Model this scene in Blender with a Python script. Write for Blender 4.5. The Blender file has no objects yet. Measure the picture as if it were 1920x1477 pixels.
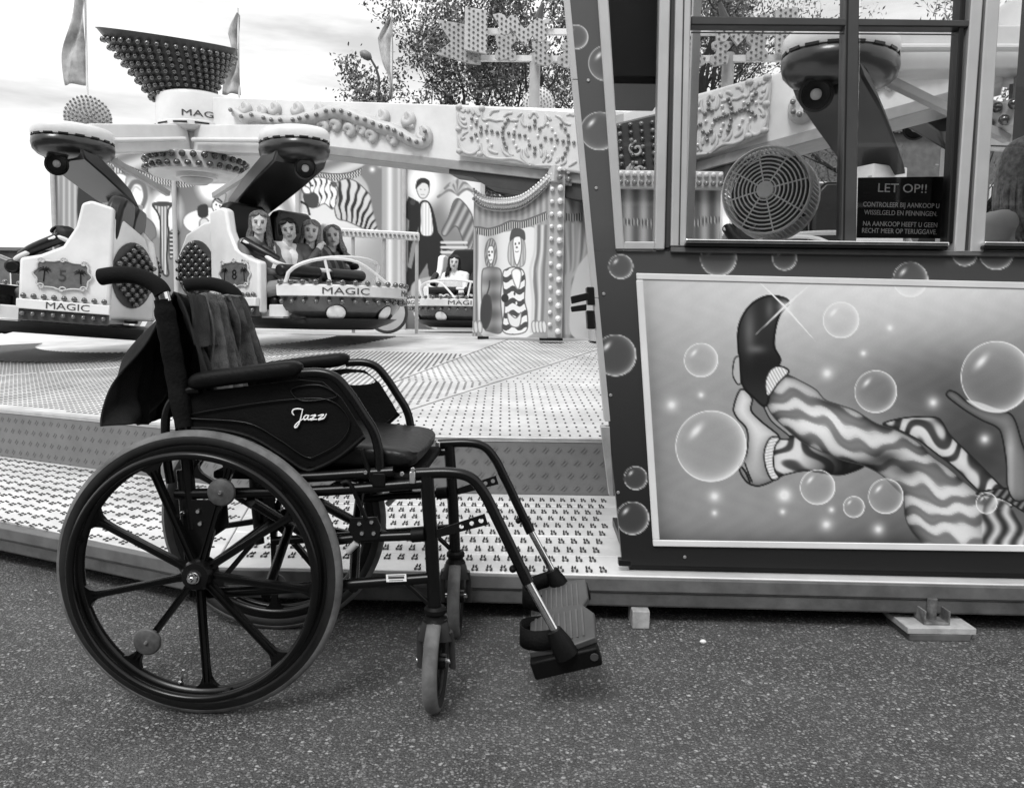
import bpy, bmesh, math, random
import numpy as np
from mathutils import Vector, Matrix
random.seed(7)
PI = math.pi
scene = bpy.context.scene
COL = scene.collection

# ------------------------------------------------------------------ camera
F, IW, IH = 1500.0, 1920.0, 1477.0
CAM_Z = 0.846
PITCH = math.atan((738.5 - 600) / F)
ROLL = 0.0143
CAM_M = (Matrix.Translation((0, 0, CAM_Z)) @ Matrix.Rotation(PI / 2 - PITCH, 4, 'X')
         @ Matrix.Rotation(ROLL, 4, 'Z'))
cam_data = bpy.data.cameras.new('camera')
cam_data.sensor_width = 36.0
cam_data.lens = F / IW * 36.0
cam_data.clip_start = 0.05
cam_data.clip_end = 2000
cam = bpy.data.objects.new('camera', cam_data)
COL.objects.link(cam)
cam.matrix_world = CAM_M
scene.camera = cam

# ------------------------------------------------------------------ sky + sun (bright overcast day)
SUN_ELEV, SUN_AZ = math.radians(52), math.radians(200)   # behind the camera, a little to the left
world = bpy.data.worlds.new('World')
scene.world = world
world.use_nodes = True
wn, wl = world.node_tree.nodes, world.node_tree.links
wn.clear()
w_out = wn.new('ShaderNodeOutputWorld')
w_bg = wn.new('ShaderNodeBackground')
w_sky = wn.new('ShaderNodeTexSky')
w_sky.sky_type = 'NISHITA'
w_sky.sun_disc = False
w_sky.sun_elevation = SUN_ELEV
w_sky.sun_rotation = SUN_AZ
w_bw = wn.new('ShaderNodeRGBToBW')
wl.new(w_sky.outputs[0], w_bw.inputs[0])
w_tc = wn.new('ShaderNodeTexCoord')
w_map = wn.new('ShaderNodeMapping')
w_map.inputs['Scale'].default_value = (1.6, 1.6, 9.0)
wl.new(w_tc.outputs['Generated'], w_map.inputs[0])
w_noise = wn.new('ShaderNodeTexNoise')
w_noise.inputs['Scale'].default_value = 1.7
w_noise.inputs['Detail'].default_value = 6
w_noise.inputs['Roughness'].default_value = 0.55
wl.new(w_map.outputs[0], w_noise.inputs[0])
w_ramp = wn.new('ShaderNodeValToRGB')          # the cloud layer
w_ramp.color_ramp.elements[0].position = 0.30
w_ramp.color_ramp.elements[0].color = (5.0, 5.0, 5.0, 1)
w_ramp.color_ramp.elements[1].position = 0.50
w_ramp.color_ramp.elements[1].color = (8.9, 8.9, 8.9, 1)
wl.new(w_noise.outputs[0], w_ramp.inputs[0])
w_mix = wn.new('ShaderNodeMixRGB')
w_mix.inputs[0].default_value = 0.9
wl.new(w_bw.outputs[0], w_mix.inputs[1])
wl.new(w_ramp.outputs[0], w_mix.inputs[2])
wl.new(w_mix.outputs[0], w_bg.inputs[0])
w_bg.inputs[1].default_value = 0.1
wl.new(w_bg.outputs[0], w_out.inputs[0])

sun_data = bpy.data.lights.new('sun', 'SUN')
sun_data.energy = 1.5
sun_data.angle = math.radians(18)
sun_data.color = (1, 1, 1)
sun = bpy.data.objects.new('sun', sun_data)
COL.objects.link(sun)
sd = Vector((math.sin(SUN_AZ) * math.cos(SUN_ELEV), math.cos(SUN_AZ) * math.cos(SUN_ELEV), math.sin(SUN_ELEV)))
sun.rotation_euler = sd.to_track_quat('Z', 'Y').to_euler()
sun.location = (0, -3, 12)

scene.view_settings.view_transform = 'Standard'
scene.view_settings.look = 'None'
scene.view_settings.exposure = 0.62
scene.view_settings.gamma = 1.0

# ------------------------------------------------------------------ helpers
def ray(x, y):
    return CAM_M.to_3x3() @ Vector(((x - 960) / F, -(y - 738.5) / F, -1.0))
def at(x, y, Y):
    d = ray(x, y); t = Y / d.y
    return Vector((d.x * t, Y, CAM_Z + d.z * t))
def hit(x, y, p0, n):
    d = ray(x, y); o = Vector((0, 0, CAM_Z)); n = Vector(n)
    return o + d * ((Vector(p0) - o).dot(n) / d.dot(n))
CAM_INV = CAM_M.inverted()
def to_px(P):
    """numpy (N,3) world points -> photo pixel coordinates."""
    A = np.array(CAM_INV)
    q = P @ A[:3, :3].T + A[:3, 3]
    return 960 + F * q[:, 0] / -q[:, 2], 738.5 - F * q[:, 1] / -q[:, 2]

def lin(v):
    c = max(0.0, min(255.0, v)) / 255.0
    return c / 12.92 if c <= 0.04045 else ((c + 0.055) / 1.055) ** 2.4

def spline(pts, n=6, closed=False):
    P = [Vector(p) for p in pts]; out = []; N = len(P)
    rng = range(N) if closed else range(N - 1)
    for i in rng:
        if closed:
            a, b, c, d = P[i - 1], P[i], P[(i + 1) % N], P[(i + 2) % N]
        else:
            a, b, c, d = P[max(i - 1, 0)], P[i], P[i + 1], P[min(i + 2, N - 1)]
        for k in range(n):
            t = k / n
            out.append(0.5 * ((2 * b) + (c - a) * t + (2 * a - 5 * b + 4 * c - d) * t * t + (3 * b - a - 3 * c + d) * t ** 3))
    if not closed: out.append(P[-1])
    return out

def frame(z, x=None):
    """rotation matrix (4x4) whose local z points along z."""
    z = Vector(z).normalized()
    if x is None: x = Vector((1, 0, 0)) if abs(z.x) < 0.9 else Vector((0, 1, 0))
    x = Vector(x); y = z.cross(x).normalized(); x = y.cross(z).normalized()
    m = Matrix.Identity(4)
    for i in range(3): m[i][0], m[i][1], m[i][2] = x[i], y[i], z[i]
    return m

class MB:
    def __init__(s): s.v, s.f = [], []
    def add(s, vs, fs, M=None):
        o = len(s.v)
        s.v += [tuple(M @ Vector(p)) for p in vs] if M is not None else [tuple(p) for p in vs]
        s.f += [[i + o for i in f] for f in fs]
        return s
    def box(s, c, size, M=None):
        x, y, z = [d / 2 for d in size]
        vs = [Vector((c[0] + i * x, c[1] + j * y, c[2] + k * z)) for i in (-1, 1) for j in (-1, 1) for k in (-1, 1)]
        return s.add(vs, [(0, 1, 3, 2), (4, 6, 7, 5), (0, 4, 5, 1), (2, 3, 7, 6), (0, 2, 6, 4), (1, 5, 7, 3)], M)
    def bar(s, p0, p1, w, h, up=(0, 0, 1), w1=None, h1=None):
        """square bar; w across, h along up; can taper."""
        p0, p1 = Vector(p0), Vector(p1); d = (p1 - p0).normalized(); up = Vector(up)
        a = d.cross(up).normalized(); b = a.cross(d).normalized()
        w1 = w if w1 is None else w1; h1 = h if h1 is None else h1
        vs = []
        for p, ww, hh in ((p0, w, h), (p1, w1, h1)):
            vs += [p - a * ww / 2 - b * hh / 2, p + a * ww / 2 - b * hh / 2, p + a * ww / 2 + b * hh / 2, p - a * ww / 2 + b * hh / 2]
        return s.add(vs, [(3, 2, 1, 0), (4, 5, 6, 7), (0, 1, 5, 4), (1, 2, 6, 5), (2, 3, 7, 6), (3, 0, 4, 7)])
    def tube(s, pts, r, seg=10, closed=False, caps=True, flat=1.0):
        P = [Vector(p) for p in pts]; N = len(P)
        R = r if isinstance(r, (list, tuple)) else [r] * N
        T = []
        for i in range(N):
            if closed: t = P[(i + 1) % N] - P[i - 1]
            else: t = P[min(i + 1, N - 1)] - P[max(i - 1, 0)]
            T.append(t.normalized() if t.length > 1e-9 else Vector((0, 0, 1)))
        n = T[0].orthogonal().normalized()
        vs = []
        for i in range(N):
            if i:
                q = T[i - 1].rotation_difference(T[i]); n = q @ n
                n = (n - T[i] * n.dot(T[i])).normalized()
            b = T[i].cross(n)
            vs += [P[i] + (n * math.cos(2 * PI * k / seg) + b * flat * math.sin(2 * PI * k / seg)) * R[i] for k in range(seg)]
        fs = []
        M = N if closed else N - 1
        for i in range(M):
            j = (i + 1) % N
            fs += [(i * seg + k, i * seg + (k + 1) % seg, j * seg + (k + 1) % seg, j * seg + k) for k in range(seg)]
        if caps and not closed:
            fs += [tuple(range(seg))[::-1], tuple((N - 1) * seg + k for k in range(seg))]
        return s.add(vs, fs)
    def cyl(s, p0, p1, r0, r1=None, seg=16):
        return s.tube([p0, p1], [r0, r0 if r1 is None else r1], seg)
    def lathe(s, prof, M=None, seg=32, a0=0.0, a1=2 * PI, sx=1.0, sy=1.0):
        full = abs(a1 - a0 - 2 * PI) < 1e-6; N = seg if full else seg + 1
        vs = [(r * sx * math.cos(a0 + (a1 - a0) * k / seg), r * sy * math.sin(a0 + (a1 - a0) * k / seg), h) for r, h in prof for k in range(N)]
        fs = []
        for i in range(len(prof) - 1):
            for k in range(seg):
                k2 = (k + 1) % N
                fs.append((i * N + k, i * N + k2, (i + 1) * N + k2, (i + 1) * N + k))
        return s.add(vs, fs, M)
    def ball(s, c, r, M=None, seg=12, rings=8):
        r = (r, r, r) if isinstance(r, (int, float)) else r
        vs = [(c[0], c[1], c[2] - r[2])]
        for i in range(1, rings):
            a = -PI / 2 + PI * i / rings
            vs += [(c[0] + r[0] * math.cos(a) * math.cos(2 * PI * k / seg), c[1] + r[1] * math.cos(a) * math.sin(2 * PI * k / seg), c[2] + r[2] * math.sin(a)) for k in range(seg)]
        vs.append((c[0], c[1], c[2] + r[2])); e = len(vs) - 1
        fs = [(0, 1 + (k + 1) % seg, 1 + k) for k in range(seg)]
        for i in range(rings - 2):
            o = 1 + i * seg
            fs += [(o + k, o + (k + 1) % seg, o + seg + (k + 1) % seg, o + seg + k) for k in range(seg)]
        o = 1 + (rings - 2) * seg
        fs += [(o + k, o + (k + 1) % seg, e) for k in range(seg)]
        return s.add(vs, fs, M)
    def prism(s, poly, d0, d1, M=None):
        """polygon in local xy, extruded from z=d0 to z=d1."""
        n = len(poly)
        vs = [(p[0], p[1], d0) for p in poly] + [(p[0], p[1], d1) for p in poly]
        fs = [tuple(range(n))[::-1], tuple(range(n, 2 * n))] + [(i, (i + 1) % n, n + (i + 1) % n, n + i) for i in range(n)]
        return s.add(vs, fs, M)
    def skin(s, rows, closed_u=False, flip=False):
        """grid surface from rows of points."""
        n = len(rows[0]); vs = [p for r in rows for p in r]; fs = []
        for i in range(len(rows) - 1):
            for k in range(n if closed_u else n - 1):
                q = (i * n + k, i * n + (k + 1) % n, (i + 1) * n + (k + 1) % n, (i + 1) * n + k)
                fs.append(q[::-1] if flip else q)
        return s.add(vs, fs)
    def torus(s, R, r, M=None, seg=48, sub=10, ry=None):
        ry = r if ry is None else ry
        vs = [((R + r * math.cos(2 * PI * j / sub)) * math.cos(2 * PI * i / seg), (R + r * math.cos(2 * PI * j / sub)) * math.sin(2 * PI * i / seg), ry * math.sin(2 * PI * j / sub)) for i in range(seg) for j in range(sub)]
        fs = [(i * sub + j, ((i + 1) % seg) * sub + j, ((i + 1) % seg) * sub + (j + 1) % sub, i * sub + (j + 1) % sub) for i in range(seg) for j in range(sub)]
        return s.add(vs, fs, M)
    def mesh(s, name, mat, smooth=35, fix=True):
        me = bpy.data.meshes.new(name)
        me.from_pydata(s.v, [], s.f)
        if fix:
            bm = bmesh.new(); bm.from_mesh(me)
            bmesh.ops.recalc_face_normals(bm, faces=bm.faces)
            bm.to_mesh(me); bm.free()
        if mat: me.materials.append(mat)
        if smooth:
            me.shade_smooth()
            me.set_sharp_from_angle(angle=math.radians(smooth))
        return me
    def build(s, name, mat, parent=None, smooth=35, bevel=0, M=None, fix=True, seg=2):
        return link(name, s.mesh(name, mat, smooth, fix), parent, M, bevel, seg)

def link(name, me, parent=None, M=None, bevel=0, seg=2):
    o = bpy.data.objects.new(name, me)
    COL.objects.link(o)
    if parent: o.parent = parent
    if M is not None: o.matrix_basis = M
    if parent and parent.name in WORLD: o.matrix_parent_inverse = WORLD[parent.name].inverted()
    if bevel:
        b = o.modifiers.new('bevel', 'BEVEL'); b.width = bevel; b.segments = seg; b.limit_method = 'ANGLE'; b.angle_limit = math.radians(40)
    return o
def tag(o, label, cat, group=None):
    o['label'] = label; o['category'] = cat
    if group: o['group'] = group
    return o
def struct(o): o['kind'] = 'structure'; return o
def stuff(o): o['kind'] = 'stuff'; return o
WORLD = {}     # things whose parts are given in world coordinates
def thing(name, label, cat, M=None, group=None, world=False):
    o = bpy.data.objects.new(name, None); COL.objects.link(o); o.empty_display_size = 0.1
    if M is not None: o.matrix_world = M
    if world: WORLD[o.name] = M.copy()
    return tag(o, label, cat, group)
def copy_tree(o, parent=None):
    c = o.copy(); COL.objects.link(c); c.parent = parent
    for ch in o.children: copy_tree(ch, c)
    return c

# ------------------------------------------------------------------ materials
def M(name, v, rough=0.5, metal=0.0, var=0.12, vscale=9.0, bump=0.0, bscale=80.0, coat=0.0, spec=0.5, rvar=0.0):
    """plain procedural material; v is a linear grey."""
    m = bpy.data.materials.new(name); m.use_nodes = True
    n, l = m.node_tree.nodes, m.node_tree.links
    b = n['Principled BSDF']
    b.inputs['Metallic'].default_value = metal
    b.inputs['Roughness'].default_value = rough
    b.inputs['Specular IOR Level'].default_value = spec
    b.inputs['Coat Weight'].default_value = coat
    b.inputs['Coat Roughness'].default_value = 0.12
    tc = n.new('ShaderNodeTexCoord')
    nz = n.new('ShaderNodeTexNoise'); nz.inputs['Scale'].default_value = vscale; nz.inputs['Detail'].default_value = 5
    nz.inputs['Roughness'].default_value = 0.6
    l.new(tc.outputs['Object'], nz.inputs[0])
    rp = n.new('ShaderNodeValToRGB')
    lo, hi = v * (1 - var), min(1.0, v * (1 + var))
    rp.color_ramp.elements[0].position = 0.32; rp.color_ramp.elements[0].color = (lo, lo, lo, 1)
    rp.color_ramp.elements[1].position = 0.68; rp.color_ramp.elements[1].color = (hi, hi, hi, 1)
    l.new(nz.outputs[0], rp.inputs[0]); l.new(rp.outputs[0], b.inputs['Base Color'])
    if rvar:
        mr = n.new('ShaderNodeMapRange'); mr.inputs['To Min'].default_value = max(0.02, rough - rvar); mr.inputs['To Max'].default_value = rough + rvar
        l.new(nz.outputs[0], mr.inputs[0]); l.new(mr.outputs[0], b.inputs['Roughness'])
    if bump:
        n2 = n.new('ShaderNodeTexNoise'); n2.inputs['Scale'].default_value = bscale; n2.inputs['Detail'].default_value = 4
        l.new(tc.outputs['Object'], n2.inputs[0])
        bp = n.new('ShaderNodeBump'); bp.inputs['Strength'].default_value = bump; bp.inputs['Distance'].default_value = 0.01
        l.new(n2.outputs[0], bp.inputs['Height']); l.new(bp.outputs[0], b.inputs['Normal'])
    return m

def M_print(name, rough=0.45, coat=0.15):
    """flat print: colour comes from the point colours of the painted sheet."""
    m = bpy.data.materials.new(name); m.use_nodes = True
    n, l = m.node_tree.nodes, m.node_tree.links
    b = n['Principled BSDF']; b.inputs['Roughness'].default_value = rough
    b.inputs['Coat Weight'].default_value = coat; b.inputs['Coat Roughness'].default_value = 0.15
    a = n.new('ShaderNodeAttribute'); a.attribute_name = 'print'
    tc = n.new('ShaderNodeTexCoord')
    nz = n.new('ShaderNodeTexNoise'); nz.inputs['Scale'].default_value = 160; nz.inputs['Detail'].default_value = 6
    l.new(tc.outputs['Object'], nz.inputs[0])
    mr = n.new('ShaderNodeMapRange'); mr.inputs['To Min'].default_value = 0.94; mr.inputs['To Max'].default_value = 1.05
    l.new(nz.outputs[0], mr.inputs[0])
    mx = n.new('ShaderNodeMixRGB'); mx.blend_type = 'MULTIPLY'; mx.inputs[0].default_value = 1
    l.new(a.outputs['Color'], mx.inputs[1]); l.new(mr.outputs[0], mx.inputs[2]); l.new(mx.outputs[0], b.inputs['Base Color'])
    return m

MAT = {}
MAT['white'] = M('white_paint', 0.72, 0.35, var=0.10, vscale=3.5, coat=0.2, bump=.02, bscale=12)
MAT['cream'] = M('warm_white_paint', 0.62, 0.4, var=0.1, vscale=6, coat=0.2)
MAT['lgrey'] = M('light_grey_paint', 0.42, 0.4, var=0.08)
MAT['mgrey'] = M('mid_grey_paint', 0.2, 0.4, var=0.1)
MAT['dgrey'] = M('dark_grey_paint', 0.055, 0.38, var=0.15, spec=.4)
MAT['black'] = M('black_paint', 0.008, 0.35, var=0.2, spec=.3)
MAT['blackmatt'] = M('black_plastic', 0.0045, 0.5, var=0.4, bump=0.12, bscale=200, spec=.13)
MAT['frame'] = M('black_enamel_tube', 0.004, 0.27, var=0.3, spec=0.3)
MAT['grip'] = M('foam_grip', 0.008, 0.85, var=0.3, bump=0.25, bscale=350, spec=.12)
MAT['vinyl'] = M('black_vinyl', 0.005, 0.4, var=0.25, bump=0.25, bscale=50, spec=.25)
MAT['nylon'] = M('black_nylon', 0.006, 0.8, var=0.5, bump=0.3, bscale=140, spec=.1)
MAT['tyre'] = M('worn_tread_rubber', 0.12, 0.8, var=0.5, vscale=14, bump=0.15, bscale=140)
MAT['sidewall'] = M('dark_sidewall_rubber', 0.014, 0.55, var=0.5, vscale=10, bump=.1, bscale=80, spec=.35)
MAT['chrome'] = M('chrome', 0.75, 0.16, metal=1.0, var=0.1, vscale=30, rvar=0.08)
MAT['alu'] = M('brushed_aluminium', 0.62, 0.4, metal=0.85, var=0.12, vscale=14, rvar=0.1)
MAT['aluframe'] = M('anodised_frame', 0.52, 0.42, metal=0.35, var=0.06, vscale=8, rvar=0.05)
MAT['bulb'] = M('bulb_glass', 0.045, 0.08, var=0.1, coat=1.0, spec=0.8)
MAT['bulblight'] = M('pale_bulb_glass', 0.75, 0.1, var=0.05, coat=1.0)
MAT['bulbmid'] = M('grey_bulb_glass', 0.16, 0.08, var=0.1, coat=1.0)
MAT['print'] = M_print('airbrushed_print')
MAT['letter'] = M('dark_lettering', 0.05, 0.5, var=0.1)
MAT['wletter'] = M('white_lettering', 0.92, 0.5, var=0.03)

# ------------------------------------------------------------------ flat prints: sheets of fine faces with painted point colours
class Paint:
    """paints grey values (0-255) on points given by photo-like coordinates U,V."""
    def __init__(s, U, V, base): s.U, s.V = U, V; s.c = np.full(U.shape, float(base))
    def _mix(s, idx, a, col):
        c = col(s.U[idx], s.V[idx]) if callable(col) else col
        s.c[idx] = s.c[idx] * (1 - a) + c * a
    def _sel(s, x0, x1, y0, y1):
        return np.nonzero((s.U >= x0) & (s.U <= x1) & (s.V >= y0) & (s.V <= y1))[0]
    @staticmethod
    def curve(pts, closed, n=6):
        return [(p.x, p.y) for p in spline([Vector((a, b, 0)) for a, b in pts], n, closed)]
    def _dist(s, idx, pts, closed):
        u, v = s.U[idx], s.V[idx]; d = np.full(u.shape, 1e9); ins = np.zeros(u.shape, bool)
        N = len(pts)
        for i in range(N if closed else N - 1):
            ax, ay = pts[i]; bx, by = pts[(i + 1) % N]
            ex, ey = bx - ax, by - ay; L = ex * ex + ey * ey + 1e-9
            t = np.clip(((u - ax) * ex + (v - ay) * ey) / L, 0, 1)
            d = np.minimum(d, np.hypot(u - ax - t * ex, v - ay - t * ey))
            if closed:
                cr = (ay > v) != (by > v)
                ins ^= cr & (u < (bx - ax) * (v - ay) / (by - ay + 1e-12) + ax)
        return d, ins
    def poly(s, pts, col, soft=1.2, smooth=True, alpha=1.0, edge=None, ew=1.5, shade=0, sw=12.0):
        """filled shape; edge = outline grey; shade darkens (<0) or lightens towards the outline."""
        p = s.curve(pts, True) if smooth else pts
        xs, ys = [a for a, b in p], [b for a, b in p]; m = soft + ew + 2
        idx = s._sel(min(xs) - m, max(xs) + m, min(ys) - m, max(ys) + m)
        if not len(idx): return
        d, ins = s._dist(idx, p, True); sd = np.where(ins, -d, d)
        a = np.clip(0.5 - sd / soft, 0, 1) * alpha
        s._mix(idx, a, col)
        if shade: s.c[idx] += np.clip(a, 0, 1) * shade * np.exp(-np.maximum(-sd, 0) / sw)
        if edge is not None: s._mix(idx, np.clip(1 - (d - ew / 2) / 1.2, 0, 1) * alpha, edge)
    def stroke(s, pts, w, col, soft=1.2, smooth=True, alpha=1.0):
        p = s.curve(pts, False) if smooth else pts
        xs, ys = [a for a, b in p], [b for a, b in p]; m = w + soft + 2
        idx = s._sel(min(xs) - m, max(xs) + m, min(ys) - m, max(ys) + m)
        if not len(idx): return
        d, _ = s._dist(idx, p, False)
        s._mix(idx, np.clip(0.5 - (d - w / 2) / soft, 0, 1) * alpha, col)
    def glow(s, x, y, rx, ry, col, alpha=1.0, p=2.0):
        q = np.hypot((s.U - x) / rx, (s.V - y) / ry)
        s._mix(slice(None), alpha * np.exp(-q ** p), col)
    def ell(s, x, y, rx, ry, col, soft=1.2, ang=0.0, alpha=1.0, edge=None, ew=1.5):
        s.poly([(x + rx * math.cos(a) * math.cos(ang) - ry * math.sin(a) * math.sin(ang), y + rx * math.cos(a) * math.sin(ang) + ry * math.sin(a) * math.cos(ang)) for a in [k * PI / 10 for k in range(20)]], col, soft, False, alpha, edge, ew)
    def bubble(s, x, y, r, rim=225, alpha=1.0):
        idx = s._sel(x - r - 3, x + r + 3, y - r - 3, y + r + 3)
        if not len(idx): return
        q = np.hypot(s.U[idx] - x, s.V[idx] - y) / r
        a = np.clip((1.0 - q) * r / 1.2 + 0.5, 0, 1)
        side = 0.55 + 0.45 * ((s.U[idx] - x) * 0.8 + (s.V[idx] - y) * 0.5) / r
        rimv = np.exp(-(np.abs(1 - q) / 0.16) ** 1.2) * np.clip(side, 0.25, 1) * 0.95
        s._mix(idx, a * rimv * alpha, rim)
        s._mix(idx, np.clip(1 - abs(1 - q - 0.02) * r / 1.3, 0, 1) * 0.75 * alpha, rim + 15)
        hx, hy = x - r * 0.42, y - r * 0.42
        u, v = s.U[idx] - hx, s.V[idx] - hy; ca, sa = math.cos(-0.85), math.sin(-0.85)
        h = np.exp(-((u * ca + v * sa) / (0.24 * r)) ** 2 - ((-u * sa + v * ca) / (0.1 * r)) ** 2)
        s._mix(idx, h * 0.85 * alpha, 245)

def sheet(name, fn, nu, nv, paint, mat, parent, gain=1.0, base=128, px=None):
    """grid of points fn(s,t) (numpy in, (N,3) out), painted by paint(Paint)."""
    S, T = np.meshgrid(np.linspace(0, 1, nu), np.linspace(0, 1, nv)); S, T = S.ravel(), T.ravel()
    P = fn(S, T)
    U, V = to_px(P) if px is None else px(S, T)
    pc = Paint(U, V, base); paint(pc)
    c = np.clip(pc.c, 0, 255) / 255.0
    g = np.where(c <= 0.04045, c / 12.92, ((c + 0.055) / 1.055) ** 2.4) * gain
    g = np.minimum(g, .9)
    me = bpy.data.meshes.new(name)
    me.vertices.add(nu * nv); me.vertices.foreach_set('co', P.astype(np.float32).ravel())
    i = (np.arange(nv - 1)[:, None] * nu + np.arange(nu - 1)[None, :]).ravel()
    q = np.stack([i, i + nu, i + nu + 1, i + 1], 1).astype(np.int32)
    me.loops.add(q.size); me.loops.foreach_set('vertex_index', q.ravel())
    me.polygons.add(len(q)); me.polygons.foreach_set('loop_start', np.arange(0, q.size, 4, dtype=np.int32))
    me.update(calc_edges=True); me.validate()
    at_ = me.color_attributes.new('print', 'FLOAT_COLOR', 'POINT')
    at_.data.foreach_set('color', np.stack([g, g, g, np.ones_like(g)], 1).astype(np.float32).ravel())
    me.materials.append(mat)
    return link(name, me, parent)
def quad_fn(a, b, c, d):
    """bilinear patch: a top-left, b top-right, c bottom-right, d bottom-left."""
    a, b, c, d = [np.array(v) for v in (a, b, c, d)]
    return lambda S, T: (a * ((1 - S) * (1 - T))[:, None] + b * (S * (1 - T))[:, None] + c * (S * T)[:, None] + d * ((1 - S) * T)[:, None])

def text_mesh(body, height, mat, extrude=0.0008, width=None, shear=0.0, spacing=1.0):
    """lettering as a mesh: baseline at y=0, centred on x."""
    cu = bpy.data.curves.new('text', 'FONT'); cu.body = body; cu.size = 1.0; cu.align_x = 'CENTER'; cu.shear = shear
    cu.space_character = spacing; cu.resolution_u = 3
    o = bpy.data.objects.new('text', cu); COL.objects.link(o)
    me = bpy.data.meshes.new_from_object(o)
    bpy.data.objects.remove(o); bpy.data.curves.remove(cu)
    co = np.array([v.co[:] for v in me.vertices])
    f = height / 0.69
    sx = f if width is None else width / (co[:, 0].max() - co[:, 0].min())
    mid = (co[:, 0].max() + co[:, 0].min()) / 2
    bm = bmesh.new(); bm.from_mesh(me)
    for v in bm.verts: v.co = Vector(((v.co.x - mid) * sx, v.co.y * f, 0))
    r = bmesh.ops.extrude_face_region(bm, geom=bm.faces[:])
    for e in r['geom']:
        if isinstance(e, bmesh.types.BMVert): e.co.z += extrude
    bmesh.ops.recalc_face_normals(bm, faces=bm.faces)
    bm.to_mesh(me); bm.free()
    me.materials.clear(); me.materials.append(mat)
    return me
# ------------------------------------------------------------------ ground (old asphalt with pale chippings)
def asphalt():
    m = bpy.data.materials.new('asphalt'); m.use_nodes = True
    n, l = m.node_tree.nodes, m.node_tree.links
    b = n['Principled BSDF']; b.inputs['Roughness'].default_value = 0.85
    tc = n.new('ShaderNodeTexCoord')
    def noise(sc, det=4, rough=.6):
        z = n.new('ShaderNodeTexNoise'); z.inputs['Scale'].default_value = sc; z.inputs['Detail'].default_value = det; z.inputs['Roughness'].default_value = rough
        l.new(tc.outputs['Object'], z.inputs[0]); return z
    def ramp(src, a, ca, c, cc):
        r = n.new('ShaderNodeValToRGB'); e = r.color_ramp.elements
        e[0].position, e[0].color = a, (ca, ca, ca, 1); e[1].position, e[1].color = c, (cc, cc, cc, 1)
        l.new(src, r.inputs[0]); return r
    def vor(sc):
        warp = n.new('ShaderNodeMixRGB'); warp.inputs[0].default_value = 0.008
        wz = noise(90, 2)
        l.new(tc.outputs['Object'], warp.inputs[1]); l.new(wz.outputs['Color'], warp.inputs[2])
        v = n.new('ShaderNodeTexVoronoi'); v.inputs['Scale'].default_value = sc; v.inputs['Randomness'].default_value = 1
        l.new(warp.outputs[0], v.inputs['Vector']); return v
    big, mid, fine = noise(0.9, 5), noise(6, 5), noise(260, 3)
    base = ramp(big.outputs[0], 0.3, 0.056, 0.7, 0.088)
    mm = ramp(mid.outputs[0], 0.3, 0.72, 0.7, 1.2)
    mul = n.new('ShaderNodeMixRGB'); mul.blend_type = 'MULTIPLY'; mul.inputs[0].default_value = 1
    l.new(base.outputs[0], mul.inputs[1]); l.new(mm.outputs[0], mul.inputs[2])
    f2 = ramp(fine.outputs[0], 0.35, 0.45, 0.68, 1.75)
    mul2 = n.new('ShaderNodeMixRGB'); mul2.blend_type = 'MULTIPLY'; mul2.inputs[0].default_value = 1
    l.new(mul.outputs[0], mul2.inputs[1]); l.new(f2.outputs[0], mul2.inputs[2])
    st = noise(2.3, 3, .5); stain = ramp(st.outputs[0], 0.60, 1.0, 0.74, 0.55)      # oil and damp stains
    mul3 = n.new('ShaderNodeMixRGB'); mul3.blend_type = 'MULTIPLY'; mul3.inputs[0].default_value = 1
    l.new(mul2.outputs[0], mul3.inputs[1]); l.new(stain.outputs[0], mul3.inputs[2])
    cur = mul3.outputs[0]; hts = []
    for sc, lo, hi, colr, rad in ((190, 0.55, 0.62, 0.26, 0.55), (125, 0.70, 0.76, 0.33, 0.5), (82, 0.87, 0.9, 0.5, 0.38)):
        v = vor(sc)
        sep = n.new('ShaderNodeSeparateColor'); l.new(v.outputs['Color'], sep.inputs[0])
        pick = ramp(sep.outputs[0], lo, 0, hi, 1)
        shape = ramp(v.outputs['Distance'], rad * 0.75, 1, rad, 0)
        mk = n.new('ShaderNodeMath'); mk.operation = 'MULTIPLY'
        l.new(pick.outputs[0], mk.inputs[0]); l.new(shape.outputs[0], mk.inputs[1])
        tone = ramp(sep.outputs[1], 0.0, colr * 0.35, 1.0, colr)
        mx = n.new('ShaderNodeMixRGB'); l.new(mk.outputs[0], mx.inputs[0]); l.new(cur, mx.inputs[1]); l.new(tone.outputs[0], mx.inputs[2])
        cur = mx.outputs[0]; hts.append(v.outputs['Distance'])
    l.new(cur, b.inputs['Base Color'])
    add = n.new('ShaderNodeMath'); add.operation = 'ADD'; l.new(hts[0], add.inputs[0]); l.new(fine.outputs[0], add.inputs[1])
    bp = n.new('ShaderNodeBump'); bp.inputs['Strength'].default_value = 0.9; bp.inputs['Distance'].default_value = 0.006; bp.invert = True
    l.new(add.outputs[0], bp.inputs['Height']); l.new(bp.outputs[0], b.inputs['Normal'])
    return m
g = MB(); g.add([(-300, -120, 0), (300, -120, 0), (300, 500, 0), (-300, 500, 0)], [(0, 1, 2, 3)])
struct(g.build('ground', asphalt(), smooth=0))

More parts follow.
